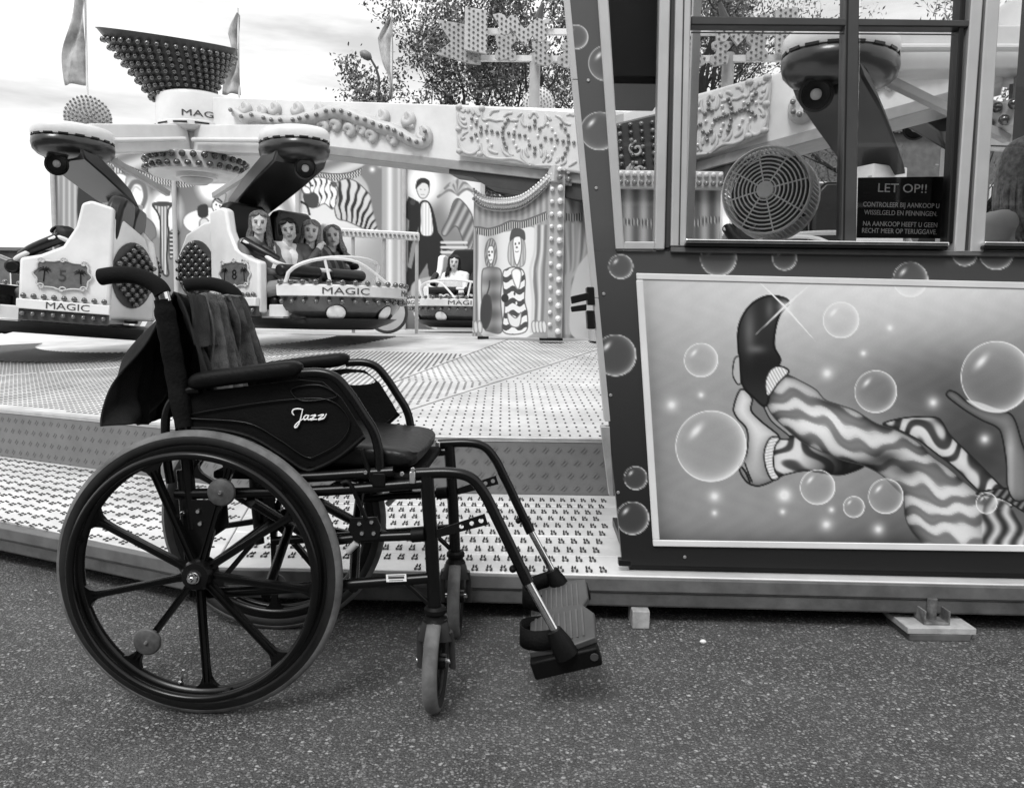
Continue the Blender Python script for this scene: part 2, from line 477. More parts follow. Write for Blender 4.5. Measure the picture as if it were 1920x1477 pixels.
# ------------------------------------------------------------------ ride platform: lower step ring, risers, sloping deck
MAT['deck'] = M('worn_aluminium_plate', 0.66, 0.42, metal=0.2, var=0.2, vscale=3.2, rvar=0.12, bump=0.05, bscale=30)
MAT['deckhole'] = M('punched_edge_dark', 0.035, 0.6, var=0.3)
MAT['riser'] = M('grey_painted_chequer_plate', 0.15, 0.45, var=0.12, vscale=6, rvar=0.1, bump=0.04, bscale=40)
MAT['steel'] = M('galvanised_edge', 0.12, 0.55, metal=0.1, var=0.25, vscale=12, rvar=0.12, bump=0.06, bscale=60)
MAT['beam'] = M('weathered_steel_beam', 0.075, 0.75, metal=0.0, var=0.5, vscale=7, bump=0.2, bscale=50)
MAT['under'] = M('dark_underframe', 0.02, 0.8)

ZT = 0.14                     # lower step
RC = Vector((-1.03, 3.21))    # riser corner
ZD = at(1000, 820, 3.21).z    # deck height at the riser
LN = Vector((0.467, 0.885)).normalized()
SL, CAP = 0.075, 0.30
def deck_z(x, y):
    d = min(y - RC.y, (Vector((x, y)) - RC).dot(LN)) if x < 2 else y - RC.y
    return ZD + min(max(d, 0) * SL, CAP)
FC = Vector((-0.836, 2.21))   # front corner of the lower step
def front_y(x): return 2.187 - 0.027 * x
def clip(poly, p, n):
    """keep the side where (q-p).n >= 0"""
    out = []
    for i in range(len(poly)):
        a, b = Vector(poly[i - 1]), Vector(poly[i]); da, db = (a - p).dot(n), (b - p).dot(n)
        if (da >= 0) != (db >= 0): out.append(a + (b - a) * (da / (da - db)))
        if db >= 0: out.append(b)
    return out
def inset(poly, d):
    c = sum((Vector(p) for p in poly), Vector((0, 0))) / len(poly); r = [Vector(p) for p in poly]
    for i in range(len(poly)):
        a, b = Vector(poly[i - 1]), Vector(poly[i]); e = (b - a)
        if e.length < 1e-6: continue
        nn = Vector((-e.y, e.x)).normalized()
        if (c - a).dot(nn) < 0: nn = -nn
        r = clip(r, a + nn * d, nn)
    return r
def plate(poly, zf, th, name, mat, parent):
    m = MB(); n = len(poly)
    top = [(p[0], p[1], zf(p[0], p[1])) for p in poly]
    m.add(top + [(p[0], p[1], p[2] - th) for p in top], [tuple(range(n))] + [(i, (i + 1) % n, n + (i + 1) % n, n + i) for i in range(n)] + [tuple(range(n, 2 * n))[::-1]])
    return m.build(name, mat, parent, smooth=0, bevel=0.002, seg=1)
platform = thing('ride_platform', 'pale punched aluminium ride deck with grey step risers and steel edge beams', 'platform')
fr_x1 = 4.4
LF = Vector((-0.72, 0.34)).normalized()            # along the left front edge, going left
# lower step plates (long planks with narrow joints)
right_poly = [(FC.x, FC.y), (fr_x1, front_y(fr_x1)), (fr_x1, 3.20), (RC.x, RC.y)]
left_far_f, left_far_r = FC + LF * 6, RC + LF * 6
left_poly = [tuple(FC), tuple(RC), tuple(left_far_r), tuple(left_far_f)]
for k in range(5):            # right planks run along x
    y0, y1 = 2.15 + k * 0.215, 2.15 + (k + 1) * 0.215
    q = clip(clip(right_poly, Vector((0, y0)), Vector((0, 1))), Vector((0, y1)), Vector((0, -1)))
    if len(q) > 2: plate(inset(q, 0.0022), lambda x, y, k=k: ZT - 0.001 * (k % 2), 0.03, 'tread_plank', MAT['deck'], platform)
for k in range(5):
    d0, d1 = k * 0.215, (k + 1) * 0.215
    q = clip(clip(left_poly, FC + LN * d0, LN), FC + LN * d1, -LN)
    if len(q) > 2: plate(inset(q, 0.0022), lambda x, y, k=k: ZT - 0.001 * (k % 2), 0.03, 'tread_plank', MAT['deck'], platform)
# punched pattern: pairs of raised crescents on the right step, groups of dots on the left one
def dot(out, x, y, z, s, h=0.003, n=6, sx=1.0, ang=0):
    ca, sa = math.cos(ang), math.sin(ang)
    vs = []
    for zz, q in ((0, 1.0), (h, 0.75)):
        for k in range(n):
            a = 2 * PI * k / n; lx, ly = s * sx * q * math.cos(a), s * q * math.sin(a)
            vs.append((x + lx * ca - ly * sa, y + lx * sa + ly * ca, z + zz))
    out.add(vs, [tuple(range(n, 2 * n))] + [(i, (i + 1) % n, n + (i + 1) % n, n + i) for i in range(n)])
def crescents(out, x, y, z, s, ang, tall=0.005, flip=False):
    ca, sa = math.cos(ang), math.sin(ang)
    for sg in (-1, 1):
        vs, n = [], 5
        for zz in (0, tall):
            for k in range(n):
                t = -0.95 + 1.9 * k / (n - 1)
                th = 0.2 * math.cos(t) + 0.03
                for o in (-th, th):
                    lx = sg * ((0.12 + 0.75 * math.cos(t) if flip else 0.95 - 0.62 * math.cos(t)) + o) * s; ly = math.sin(t) * 1.1 * s
                    vs.append((x + lx * ca - ly * sa, y + lx * sa + ly * ca, z + zz * (1 if o * sg > 0 else .75)))
        o = n * 2; fs = []
        for k in range(n - 1):
            a = 2 * k
            fs += [(o + a, o + a + 1, o + a + 3, o + a + 2), (a, o + a, o + a + 2, a + 2), (a + 1, a + 3, o + a + 3, o + a + 1)]
        fs += [(0, 1, o + 1, o), (2 * n - 2, o + 2 * n - 2, o + 2 * n - 1, 2 * n - 1)]
        out.add(vs, fs)
nb = MB(); gl = MB()
y = 2.225; r = 0
while y < 3.19:
    x = -0.95 + (0.02 if r % 2 else 0)
    while x < 0.75:
        if (Vector((x, y)) - FC).dot(Vector((1, 0.19))) > 0.05 and y > front_y(x) + 0.03 and x < .27 + (y - 2.2) * .12:
            j = random.uniform(-.12, .12)
            crescents(nb, x, y + .0145, ZT + 0.0005, 0.0092, j); crescents(nb, x + .001, y - .0145, ZT + 0.0005, 0.0092, j, flip=True)
            dot(gl, x + .001, y - .0145, ZT + .0005, .006, .004, 6)
        x += 0.0405
    y += 0.098; r += 1
stuff(gl.build('highlight_studs', MAT['alu'], platform, smooth=0, fix=False))  # pale studs added as bright highlights among the dark crescents
stuff(nb.build('punched_grip_pattern', MAT['deckhole'], platform, smooth=0, fix=False))
nb = MB()
ang_l = math.atan2(LF.y, LF.x)
for i in range(34):
    for j in range(13):
        c = FC + LF * (0.06 + i * 0.072 + (0.036 if j % 2 else 0)) + LN * (0.05 + j * 0.079)
        d = (c - FC).dot(Vector((1, 0.19)))
        if d > -0.03 or (c - RC).dot(LN) > -0.03: continue
        for (a, b) in ((0, 0), (-1, 0.55), (1, -0.55), (-0.35, -0.95), (0.4, 0.95), (1.35, 0.3)):
            q = c + LF * a * 0.0155 + LN * b * 0.017
            dot(nb, q.x, q.y, ZT + 0.0005, 0.0056, n=5)
stuff(nb.build('punched_dot_pattern', MAT['deckhole'], platform, smooth=0, fix=False))
# edge strips and beams under the step
def edge_run(p0, p1, nin, zs, name, mat, out=0.0, th=0.05, bevel=0.003):
    p0, p1, nin = Vector(p0), Vector(p1), Vector(nin)
    a, b = p0 - nin * out, p1 - nin * out
    m = MB(); m.add([(a.x, a.y, zs[0]), (b.x, b.y, zs[0]), (b.x, b.y, zs[1]), (a.x, a.y, zs[1]),
                     (a.x + nin.x * th, a.y + nin.y * th, zs[0]), (b.x + nin.x * th, b.y + nin.y * th, zs[0]), (b.x + nin.x * th, b.y + nin.y * th, zs[1]), (a.x + nin.x * th, a.y + nin.y * th, zs[1])],
                    [(0, 1, 2, 3), (5, 4, 7, 6), (4, 0, 3, 7), (1, 5, 6, 2), (3, 2, 6, 7), (4, 5, 1, 0)])
    return m.build(name, mat, platform, smooth=0, bevel=bevel)
for (p0, p1, nn) in (((FC.x, FC.y), (fr_x1, front_y(fr_x1)), Vector((0.027, 1)).normalized()), (tuple(FC), tuple(FC + LF * 6), LN)):
    edge_run(p0, p1, nn, (0.098, ZT - 0.004), 'edge_strip', MAT['steel'], 0.012, 0.05)
    edge_run(p0, p1, nn, (0.052, 0.095), 'edge_beam', MAT['beam'], 0.004, 0.06, 0.006)
    edge_run(p0, p1, nn, (0.0935, 0.0985), 'sealing_bead', MAT['steel'], 0.0075, 0.02, 0.001)
# risers, with raised chequer marks
def riser(p0, p1, nin, name):
    return edge_run(p0, p1, nin, (ZT - 0.02, ZD - 0.018), name, MAT['riser'], 0.0, 0.03)
riser(RC, (4.4, 3.21), (0, 1), 'riser_plate'); riser(RC, RC + LF * 6, LN, 'riser_plate')
edge_run(RC, (4.4, 3.21), (0, 1), (ZD - 0.018, ZD + 0.001), 'nosing', MAT['alu'], 0.004, 0.03)
edge_run(RC, RC + LF * 6, LN, (ZD - 0.018, ZD + 0.001), 'nosing', MAT['alu'], 0.004, 0.03)
ck = MB()
for i in range(44):
    for j in range(4):
        x = -0.98 + i * 0.052 + (0.026 if j % 2 else 0); z = ZT + 0.028 + j * 0.052
        if x > 0.6: continue
        for d in (-1, 1):
            c = Vector((x + d * 0.005, 3.2085, z - d * 0.003))
            ck.bar(c - Vector((0.0075, 0, 0.0085)), c + Vector((0.0075, 0, 0.0085)), 0.0045, 0.004, up=(0, 1, 0))
for i in range(46):
    for j in range(4):
        c2 = RC + LF * (0.05 + i * 0.052 + (0.026 if j % 2 else 0)) - LN * 0.001; z = ZT + 0.028 + j * 0.052
        for d in (-1, 1):
            c = Vector((c2.x, c2.y, z)); t = Vector((-LF.x, -LF.y, 0))
            c += t * d * 0.005 - Vector((0, 0, d * 0.003))
            ck.bar(c - t * 0.0075 - Vector((0, 0, 0.0085)), c + t * 0.0075 + Vector((0, 0, 0.0085)), 0.0035, 0.002, up=(LN.x, LN.y, 0))
stuff(ck.build('chequer_marks', MAT['riser'], platform, smooth=0))
bolt_me = MB().lathe([(0, 0.006), (0.006, 0.006), (0.009, 0.003), (0.010, 0), (0, 0)], seg=10).mesh('rivet', MAT['alu'])
for (px_, py_) in ((17, 786), (20, 838), (183, 790)):
    p = hit(px_, py_, (RC.x, RC.y, 0), (LN.x, LN.y, 0)); link('rivet', bolt_me, platform, Matrix.Translation(p) @ frame((-LN.x, -LN.y, 0)))
# upper deck plates, cut along the seams of the photograph
n_mid = Vector((0, -SL, 1)); n_left = Vector((-SL * LN.x, -SL * LN.y, 1)); pD = (RC.x, RC.y, ZD)
def H2(px_, py_, nn): q = hit(px_, py_, pD, nn); return Vector((q.x, q.y))
BIS = Vector((LN.x, LN.y + 1)).normalized(); BP = Vector((BIS.y, -BIS.x))
yb = RC.y + CAP / SL
top_mid = RC + BIS * ((yb - RC.y) / BIS.y)
mid = [tuple(RC), (4.4, RC.y), (4.4, yb), tuple(top_mid)]
left = [tuple(RC), tuple(top_mid), tuple(top_mid + LF * 7), tuple(RC + LF * 7)]
def seam(a, b):
    a, b = Vector(a), Vector(b); d = (b - a).normalized(); return a, Vector((-d.y, d.x))
s1 = seam(H2(700, 790, n_mid), H2(1112, 658, n_mid)); s2 = seam(H2(640, 668, n_mid), H2(1090, 640, n_mid))
s3 = seam(H2(0, 704, n_left), H2(230, 688, n_left)); s4 = seam(H2(0, 663, n_left), H2(240, 656, n_left))
deck_plates = []
def cut(polys, s):
    out = []
    for q in polys:
        for sg in (1, -1):
            r = clip(q, s[0], s[1] * sg)
            if len(r) > 2: out.append(r)
    return out
zmid = lambda x, y: ZD + (y - RC.y) * SL
zleft = lambda x, y: ZD + (Vector((x, y)) - RC).dot(LN) * SL
for q in cut(cut([mid], s1), s2): plate(inset(q, 0.008), zmid, 0.02, 'deck_plate', MAT['deck'], platform)
for q in cut(cut([left], s3), s4): plate(inset(q, 0.008), zleft, 0.02, 'deck_plate', MAT['deck'], platform)
plate([tuple(top_mid), (4.4, yb), (9, yb), (9, 17), (-13, 17), (-13, 8), tuple(top_mid + LF * 7)], lambda x, y: ZD + CAP, 0.03, 'inner_deck', MAT['deck'], platform)
nb = MB()
def in_px(p, lo=-40, hi=1180):
    u, v = to_px(np.array([[p[0], p[1], p[2]]])); return lo < u[0] < hi
sa = math.atan2(-s1[1].x, s1[1].y)
y = 3.25; r = 0
while y < 7.0:
    st = 0.041; x = -0.5 * y - 0.8 + (st / 2 if r % 2 else 0)
    while x < 0.085 * y + 0.45:
        p2 = Vector((x, y))
        if (p2 - RC).dot(BP) > 0.0:
            z = zmid(x, y)
            fwd = (p2 - s1[0]).dot(s1[1]) < 0
            if abs((p2 - s1[0]).dot(s1[1])) > 0.03:
                if fwd:
                    if r % 2 == 0: dot(nb, x, y, z, 0.0055, 0.004, 5, 1.7, random.uniform(1.3, 1.8))
                else: dot(nb, x, y, z, 0.0042, 0.003, 4, 2.2, 0.5)
        x += st
    y += 0.042 if y < 4.6 else 0.06; r += 1
for i in range(150):
    for j in range(74 if i < 110 else 50):
        c = RC + LF * (0.03 + i * 0.04 - 0.9 + (0.02 if j % 2 else 0)) + LN * (0.05 + j * 0.038)
        if (c - RC).dot(BP) > -0.02 or (c - RC).dot(LN) < 0.03: continue
        if abs((c - s3[0]).dot(s3[1])) < 0.03: continue
        if (c - s4[0]).dot(s4[1]) * (RC - s4[0]).dot(s4[1]) < 0: continue
        dot(nb, c.x, c.y, zleft(c.x, c.y), 0.0048, 0.003, 4, 2.2, ang_l + 0.9)
stuff(nb.build('deck_grip_pattern', MAT['deckhole'], platform, smooth=0, fix=False))
# radial slats of the turntable in front of the hub
sl = MB(); HX, HY = -3.12, 8.0
for k in range(150):
    a = PI + 0.25 + k * 0.0185
    if k % 2: continue
    d = Vector((math.cos(a), math.sin(a)))
    p0, p1 = Vector((HX, HY)) + d * 1.42, Vector((HX, HY)) + d * 2.02
    sl.bar((p0.x, p0.y, deck_z(p0.x, p0.y) + 0.012), (p1.x, p1.y, deck_z(p1.x, p1.y) + 0.006), 0.014, 0.01)
stuff(sl.build('turntable_slats', MAT['mgrey'], platform, smooth=0))
# dark frame under the deck, and supports in the open
for (x, yy) in ((-0.2, 2.6), (1.6, 2.6), (3.4, 2.6), (-1.6, 3.2), (-3.0, 4.1), (-1.0, 5.0), (2.0, 5.0)):
    MB().box((x, yy, 0.055), (0.12, 0.12, 0.11)).build('support_post', MAT['under'], platform, smooth=0)
m = MB(); m.add([(FC.x - .1, 2.6, 0.0), (4.4, 2.6, 0.0), (4.4, 2.6, 0.10), (FC.x - .1, 2.6, 0.10), (FC.x - .1, 2.64, 0.0), (4.4, 2.64, 0.0), (4.4, 2.64, 0.10), (FC.x - .1, 2.64, 0.10)], [(0, 1, 2, 3), (5, 4, 7, 6), (3, 2, 6, 7), (4, 0, 3, 7), (1, 5, 6, 2), (0, 4, 5, 1)]); m.build('underframe', MAT['under'], platform, smooth=0)
q0 = FC + LN * 0.4; q1 = q0 + LF * 6
m = MB(); m.bar((q0.x, q0.y, 0.05), (q1.x, q1.y, 0.05), 0.04, 0.1); m.build('underframe', MAT['under'], platform, smooth=0)

# wooden block and jack foot under the beam
MAT['wood'] = M('raw_wood_block', 0.34, 0.8, var=0.3, vscale=20, bump=0.2, bscale=60)
p = at(1202, 1186, 2.14)
b = MB().box((0, 0, 0.0255), (0.048, 0.09, 0.051)).build('wooden_block', MAT['wood'], bevel=0.003, M=Matrix.Translation((p.x, 2.19, 0)))
tag(b, 'small pale wooden block propping the steel beam beside the footplates', 'block')
MAT['rust'] = M('rusty_jack_steel', 0.16, 0.7, metal=0.3, var=0.6, vscale=25, bump=0.3, bscale=60)
jx = at(1752, 1190, 2.12).x
jk = thing('jack_foot', 'rusty levelling jack foot on stacked boards under the booth beam', 'jack', Matrix.Translation((jx, 2.16, 0)))
MB().box((0, 0, 0.009), (0.165, 0.14, 0.018)).build('board', MAT['beam'], jk, bevel=0.002)
MB().box((0.004, 0.005, 0.0275), (0.185, 0.15, 0.018)).build('board', MAT['wood'], jk, bevel=0.002)
m = MB(); m.box((0, -0.02, 0.04), (0.07, 0.06, 0.006)); m.box((-0.033, -0.02, 0.058), (0.005, 0.06, 0.035)); m.box((0.033, -0.02, 0.058), (0.005, 0.06, 0.035)); m.box((0, 0.0085, 0.058), (0.061, 0.005, 0.035)); m.build('jack_cup', MAT['rust'], jk, bevel=0.001)
MB().cyl((0, -0.018, 0.043), (0, -0.018, 0.1), 0.013).build('jack_screw', MAT['rust'], jk)
p = at(1318, 1206, 2.05)
lt = MB().ball((0, 0, 0.006), (0.009, 0.006, 0.006), seg=8, rings=6).build('pebble', MAT['white'], M=Matrix.Translation((p.x, 2.05, 0)))
tag(lt, 'small white pebble lying on the asphalt near the jack foot', 'pebble')
# ------------------------------------------------------------------ ticket booth
BN = Vector((0.027, 1, 0)).normalized()
BP0 = Vector((0.3, 2.215, 0))
def B(px_, py_, off=0.0):
    """point on the booth front (off = metres towards the camera)"""
    return hit(px_, py_, BP0 - BN * off, BN)
bx0 = B(1165, 1060)
booth = thing('ticket_booth', 'glazed ticket booth with airbrushed bubble mural and metal window frames', 'booth',
              Matrix.Translation((bx0.x, bx0.y, ZT)), world=True)
MAT['glass'] = None
def glass():
    m = bpy.data.materials.new('window_glass'); m.use_nodes = True
    n, l = m.node_tree.nodes, m.node_tree.links; n.clear()
    o = n.new('ShaderNodeOutputMaterial'); t = n.new('ShaderNodeBsdfTransparent'); t.inputs[0].default_value = (0.92, 0.92, 0.92, 1)
    g_ = n.new('ShaderNodeBsdfGlossy'); g_.inputs['Roughness'].default_value = 0.02
    fr = n.new('ShaderNodeFresnel'); fr.inputs[0].default_value = 1.55
    tc = n.new('ShaderNodeTexCoord'); nz = n.new('ShaderNodeTexNoise'); nz.inputs['Scale'].default_value = 6
    l.new(tc.outputs['Object'], nz.inputs[0])
    bp = n.new('ShaderNodeBump'); bp.inputs['Strength'].default_value = 0.03; l.new(nz.outputs[0], bp.inputs['Height']); l.new(bp.outputs[0], g_.inputs['Normal'])
    mx = n.new('ShaderNodeMixShader'); l.new(fr.outputs[0], mx.inputs[0]); l.new(t.outputs[0], mx.inputs[1]); l.new(g_.outputs[0], mx.inputs[2]); l.new(mx.outputs[0], o.inputs[0])
    return m
MAT['glass'] = glass()
GAIN_V = 1.22
c3 = lambda L: [(1100 + a / 2.3075, 460 + b / 2.308) for a, b in L]
c4 = lambda L: [(1400 + a / 2.308, 460 + b / 2.308) for a, b in L]
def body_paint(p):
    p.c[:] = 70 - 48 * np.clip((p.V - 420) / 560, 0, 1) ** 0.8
    for x, y, r in ((1164, 500, 23), (1347, 484, 34), (1471, 484, 23), (1154, 666, 39), (1192, 896, 22), (1186, 971, 31), (1809, 475, 24), (1868, 473, 33),
                    (1080, 70, 23), (1137, 119, 34), (1124, 246, 36), (1707, 524, 33), (2050, 490, 28), (2200, 480, 22)):
        p.glow(x, y, r * .9, r * .9, 96, 0.45, 6); p.bubble(x, y, r, 205)
# front skin: lower part and left stile are solid sheets with painted faces
def slab(q, th, name, mat, off=0.0, bevel=0.002):
    """q: four photo corners (tl,tr,br,bl) on the front plane; th towards the back."""
    f = [B(x, y, off) for x, y in q]; k = [v + BN * th for v in f]
    m = MB(); m.add([tuple(v) for v in f + k], [(3, 2, 1, 0), (4, 5, 6, 7), (0, 1, 5, 4), (1, 2, 6, 5), (2, 3, 7, 6), (3, 0, 4, 7)])
    return m.build(name, mat, booth, smooth=0, bevel=bevel, seg=1)
XR = 2380
low = [(1112, 470), (XR, 484), (XR, 1085), (1167, 1058)]
slab(low, 0.03, 'lower_wall', MAT['dgrey'], -0.002, 0)
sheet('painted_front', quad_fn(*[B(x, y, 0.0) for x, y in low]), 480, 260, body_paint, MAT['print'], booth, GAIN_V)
stile = [(1068, -330), (1124, -330), (1156, 471), (1111.5, 469.5)]
stile[0] = (1068 - 31, -330); stile[1] = (1099, -330)
slab(stile, 0.03, 'side_stile', MAT['dgrey'], -0.002, 0)
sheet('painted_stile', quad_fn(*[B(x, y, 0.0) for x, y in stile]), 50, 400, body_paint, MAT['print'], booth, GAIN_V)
# worn light strip at the open edge
for k in range(3):
    y0, y1 = (-330, 150, 560)[k], (149, 559, 790)[k]
    e = lambda y: 1066 + (y) * (101.0 / 1058)
    slab([(e(y0) - 7, y0), (e(y0) + 3, y0), (e(y1) + 3, y1), (e(y1) - 7, y1)], 0.05, 'edge_trim', MAT['aluframe'], 0.003, 0.001)
slab([(1127, 800), (1143, 800), (1150, 930), (1143, 930)], 0.04, 'edge_trim', MAT['alu'], 0.002, 0.001)
# hinge blocks / latch on the left edge
for y0, y1 in ((538, 572), (582, 617)):
    slab([(1100, y0), (1114, y0), (1116, y1), (1102, y1)], 0.06, 'hinge', MAT['black'], 0.008)
slab([(1070, 556), (1104, 548), (1104, 562), (1072, 570)], 0.02, 'latch_bar', MAT['black'], 0.01)
slab([(1070, 575), (1100, 570), (1100, 582), (1072, 585)], 0.02, 'latch_bar', MAT['black'], 0.01)
# mural
mq = [(1195, 514), (2130, 536), (2142, 1036), (1226, 1021)]
def mural_paint(p):
    U, V = p.U, p.V
    p.c[:] = 212 - 66 * np.clip((V - 545) / 190, 0, 1) ** 0.9 - 8 * np.clip((V - 750) / 200, 0, 1)
    p.glow(1250, 545, 260, 70, 190, .5); p.glow(1240, 720, 150, 190, 150, .5)
    p.glow(1760, 720, 190, 70, 92, .75); p.glow(1830, 850, 130, 120, 40, .85); p.glow(2080, 850, 240, 260, 60, .7)
    p.glow(1700, 985, 150, 60, 88, .6); p.glow(1440, 960, 160, 70, 146, .5)
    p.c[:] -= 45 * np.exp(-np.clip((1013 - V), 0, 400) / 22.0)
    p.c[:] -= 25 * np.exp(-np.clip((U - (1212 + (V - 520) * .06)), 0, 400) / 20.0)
    nz = 3.0 * np.sin(U * .11 + 2 * np.sin(V * .07)) * np.sin(V * .13 + U * .02); p.c += nz
    # white strip rim bubble
    p.bubble(1707, 524, 33, 235)
    for x, y, r in ((1314.5, 675, 32), (1577, 600, 34), (1642, 734, 40)): p.bubble(x, y, r, 235, .9)
    for x, y, r in [(a, b, 13) for a, b in c3([(368, 690), (553, 1085), (855, 1080)]) + c4([(348, 553), (807, 680), (1030, 838), (163, 1080), (345, 1207), (570, 1228)])] + [(a, b, 7) for a, b in c3([(495, 647), (553, 1157), (848, 1152)]) + c4([(505, 467), (620, 357), (367, 1143)])]:
        p.glow(x, y, r, r, 240, .55); p.glow(x, y, r * .45, r * .45, 250, .7)
    # rear leg: ankle part with dark swirls, light shoe
    swirl = lambda u, v: 62 + 150 / (1 + np.exp(-6 * (np.sin((u * .10 + v * .04) + 2.4 * np.sin(v * .06 + u * .03) + 1.8 * np.sin(u * .05 - v * .09)) + .1))) if True else np.where(np.sin((u * .16 + v * .05) + 2.6 * np.sin(v * .075 + u * .03) + 1.5 * np.sin(u * .045 - v * .11)) > -.1, 200, 62).astype(float) - 40 * np.exp(-((np.sin((u * .16 + v * .05) + 2.6 * np.sin(v * .075 + u * .03) + 1.5 * np.sin(u * .045 - v * .11)) + .1) / .25) ** 2)
    p.poly(c4([(130, 840), (200, 825), (260, 850), (330, 880), (430, 915), (510, 950), (440, 985), (380, 992), (260, 975), (170, 990), (125, 1005), (110, 930)]), lambda u, v: swirl(u, v) * (1 - .88 * np.clip((u - 1500) / 75, 0, 1)) + 0 * u, 1.5, edge=25, shade=-60, sw=5)
    p.poly(c3([(715, 640), (760, 690), (800, 760), (880, 830), (830, 835), (770, 790), (722, 730), (705, 690)]), 112, 1.5, edge=30)
    p.poly(c3([(668, 622), (715, 660), (712, 715), (760, 765), (832, 825), (795, 840), (772, 900), (790, 980), (812, 1010), (780, 1030), (735, 1040), (690, 1020), (660, 960), (692, 900), (694, 800), (650, 745), (636, 700)]), lambda u, v: 225 - 60 * np.clip((v - 800) / 90, 0, 1), 1.5, edge=20, ew=2.2, shade=-75, sw=9)
    p.stroke(c3([(672, 960), (690, 985), (706, 1024)]), 4, 15); p.stroke(c3([(684, 940), (700, 985), (716, 1022)]), 3, 20)
    cuff = lambda dx, dy: (lambda u, v: 205 + 40 * np.sin(u * dx + v * dy))
    p.poly(c3([(800, 830), (835, 832), (815, 870), (808, 930), (815, 975), (832, 1005), (800, 1012), (775, 960), (768, 900), (780, 855)]), cuff(.25, 1.1), 1.5, edge=30, ew=2)
    # rear leg: thigh beyond the front leg
    p.poly(c4([(590, 772), (660, 750), (740, 742), (820, 745), (850, 770), (880, 820), (950, 890), (1030, 970), (1100, 1040), (1168, 1108), (1080, 1145), (1000, 1060), (900, 960), (820, 900), (740, 840), (650, 795)]), lambda u, v: swirl(v * 1.1 + 40, u * .9), 1.5, edge=30, ew=2, shade=-50, sw=7)
    # front leg with wavy stripes
    def stripes(u, v):
        k = np.clip((u - 1600) / 120, 0, 1); k = k * k * (3 - 2 * k)
        w1 = (v - 700) - .34 * (u - 1450); w2 = (v - 763) - .12 * (u - 1660)
        w = w1 * (1 - k) + w2 * k
        w = w + 7 * np.sin(u * .038 + .5) + 4.5 * np.sin(u * .083 + v * .03) + 3 * np.sin(u * .15 - v * .07) + 5 * np.sin(v * .05 + u * .012)
        ph = np.sin(w * 2 * PI / 41 + .6 * np.sin(u * .03)) + .22 * np.sin(u * .045 + 2)
        s_ = 122 + 92 / (1 + np.exp(-(ph - .1) * 4.5)) + 30 * np.exp(-((ph - .12) / .09) ** 2)
        s_ = s_ - 10 * np.exp(-((np.abs(ph + .75)) / .35) ** 2)
        fold = 1 - .62 * np.exp(-((u - 1660) / 30) ** 2 - ((v - 857) / 15) ** 2) - .5 * np.exp(-((u - 1695) / 26) ** 2 - ((v - 882) / 16) ** 2) - .35 * np.exp(-((u - 1625) / 40) ** 2 - ((v - 872) / 14) ** 2) - .4 * np.exp(-((u - 1860) / 30) ** 2 - ((v - 985) / 30) ** 2) + .16 * np.exp(-((u - 1560) / 60) ** 2 - ((v - 790) / 20) ** 2)
        return np.clip(s_ * fold, 15, 245)
    p.poly(c4([(170, 560), (240, 590), (300, 625), (340, 668), (400, 690), (470, 715), (560, 770), (650, 800), (740, 850), (800, 910), (870, 960), (940, 1020), (1010, 1080), (1052, 1130), (1085, 1190), (1200, 1262), (1300, 1320), (1200, 1380), (810, 1380), (755, 1290), (710, 1230), (686, 1170), (678, 1090), (640, 1045), (580, 990), (500, 950), (420, 930), (320, 890), (240, 850), (180, 800), (120, 745), (88, 690), (98, 640), (130, 590)]), stripes, 1.8, edge=60, ew=.9, shade=-95, sw=9)
    # front shoe
    p.poly(c3([(640, 492), (664, 488), (668, 580), (660, 602), (645, 590), (632, 555)]), 170, 1.2, edge=30)
    p.poly(c3([(655, 440), (660, 345), (700, 268), (760, 226), (822, 220), (874, 244), (835, 300), (815, 370), (812, 440), (838, 500), (800, 560), (778, 692), (720, 655), (680, 612), (668, 560), (664, 490)]), lambda u, v: 38 + 52 * np.exp(-((u - 1405) / 11) ** 2 - ((v - 620) / 46) ** 2) + 55 * np.exp(-((u - 1420) / 16) ** 2 - ((v - 655) / 8) ** 2) - 22 * np.exp(-((v - 690) / 40) ** 2) + 45 * np.exp(-((u - 1443) / 8) ** 2 - ((v - 580) / 20) ** 2), 1.5, edge=6, ew=3)
    p.poly(c3([(772, 600), (790, 545), (830, 522), (875, 545), (832, 592), (785, 652)]), cuff(1.0, -.55), 1.5, edge=30, ew=2)
    # torso at the right, striped shirt
    p.poly([(1830, 925), (1880, 935), (1930, 965), (2010, 1000), (2142, 1036), (2142, 800), (2060, 790), (1990, 830), (1920, 915), (1880, 915)], lambda u, v: 70 + 50 * np.sin((u * .8 + v * .6) * .5), 2, edge=20)
    p.poly([(1845, 945), (1870, 935), (1905, 965), (1930, 1036), (1850, 1036)], lambda u, v: 120 + 80 * np.sin(u * .22 + 1.5 * np.sin(v * .1)), 4, alpha=.9)
    # arm, palm and bubble
    p.poly(c4([(866, 638), (880, 628), (912, 641), (960, 682), (1020, 708), (1090, 722), (1132, 724), (1162, 758), (1190, 850), (1215, 930), (1220, 1080), (1165, 1105), (1130, 1050), (1124, 940), (1104, 822), (1080, 785), (1020, 757), (950, 716), (890, 672), (866, 650)]), lambda u, v: 122 + 55 * np.exp(-((u - 1893) / 9) ** 2) * np.clip((v - 800) / 40, 0, 1), 1.3, edge=22, ew=1.8, shade=-62, sw=7)
    for x, y, r in ((1333, 836, 67), (1868, 706, 67), (1533, 913, 33), (1601, 950, 20), (1661, 930, 33), (1850, 943, 20)):
        p.glow(x, y, r * .95, r * .95, 150, .35, 8); p.bubble(x, y, r, 240)
    p.poly(c4([(950, 670), (1010, 680), (1080, 705), (1130, 715), (1090, 726), (1010, 710)]), 215, 2, alpha=.75)
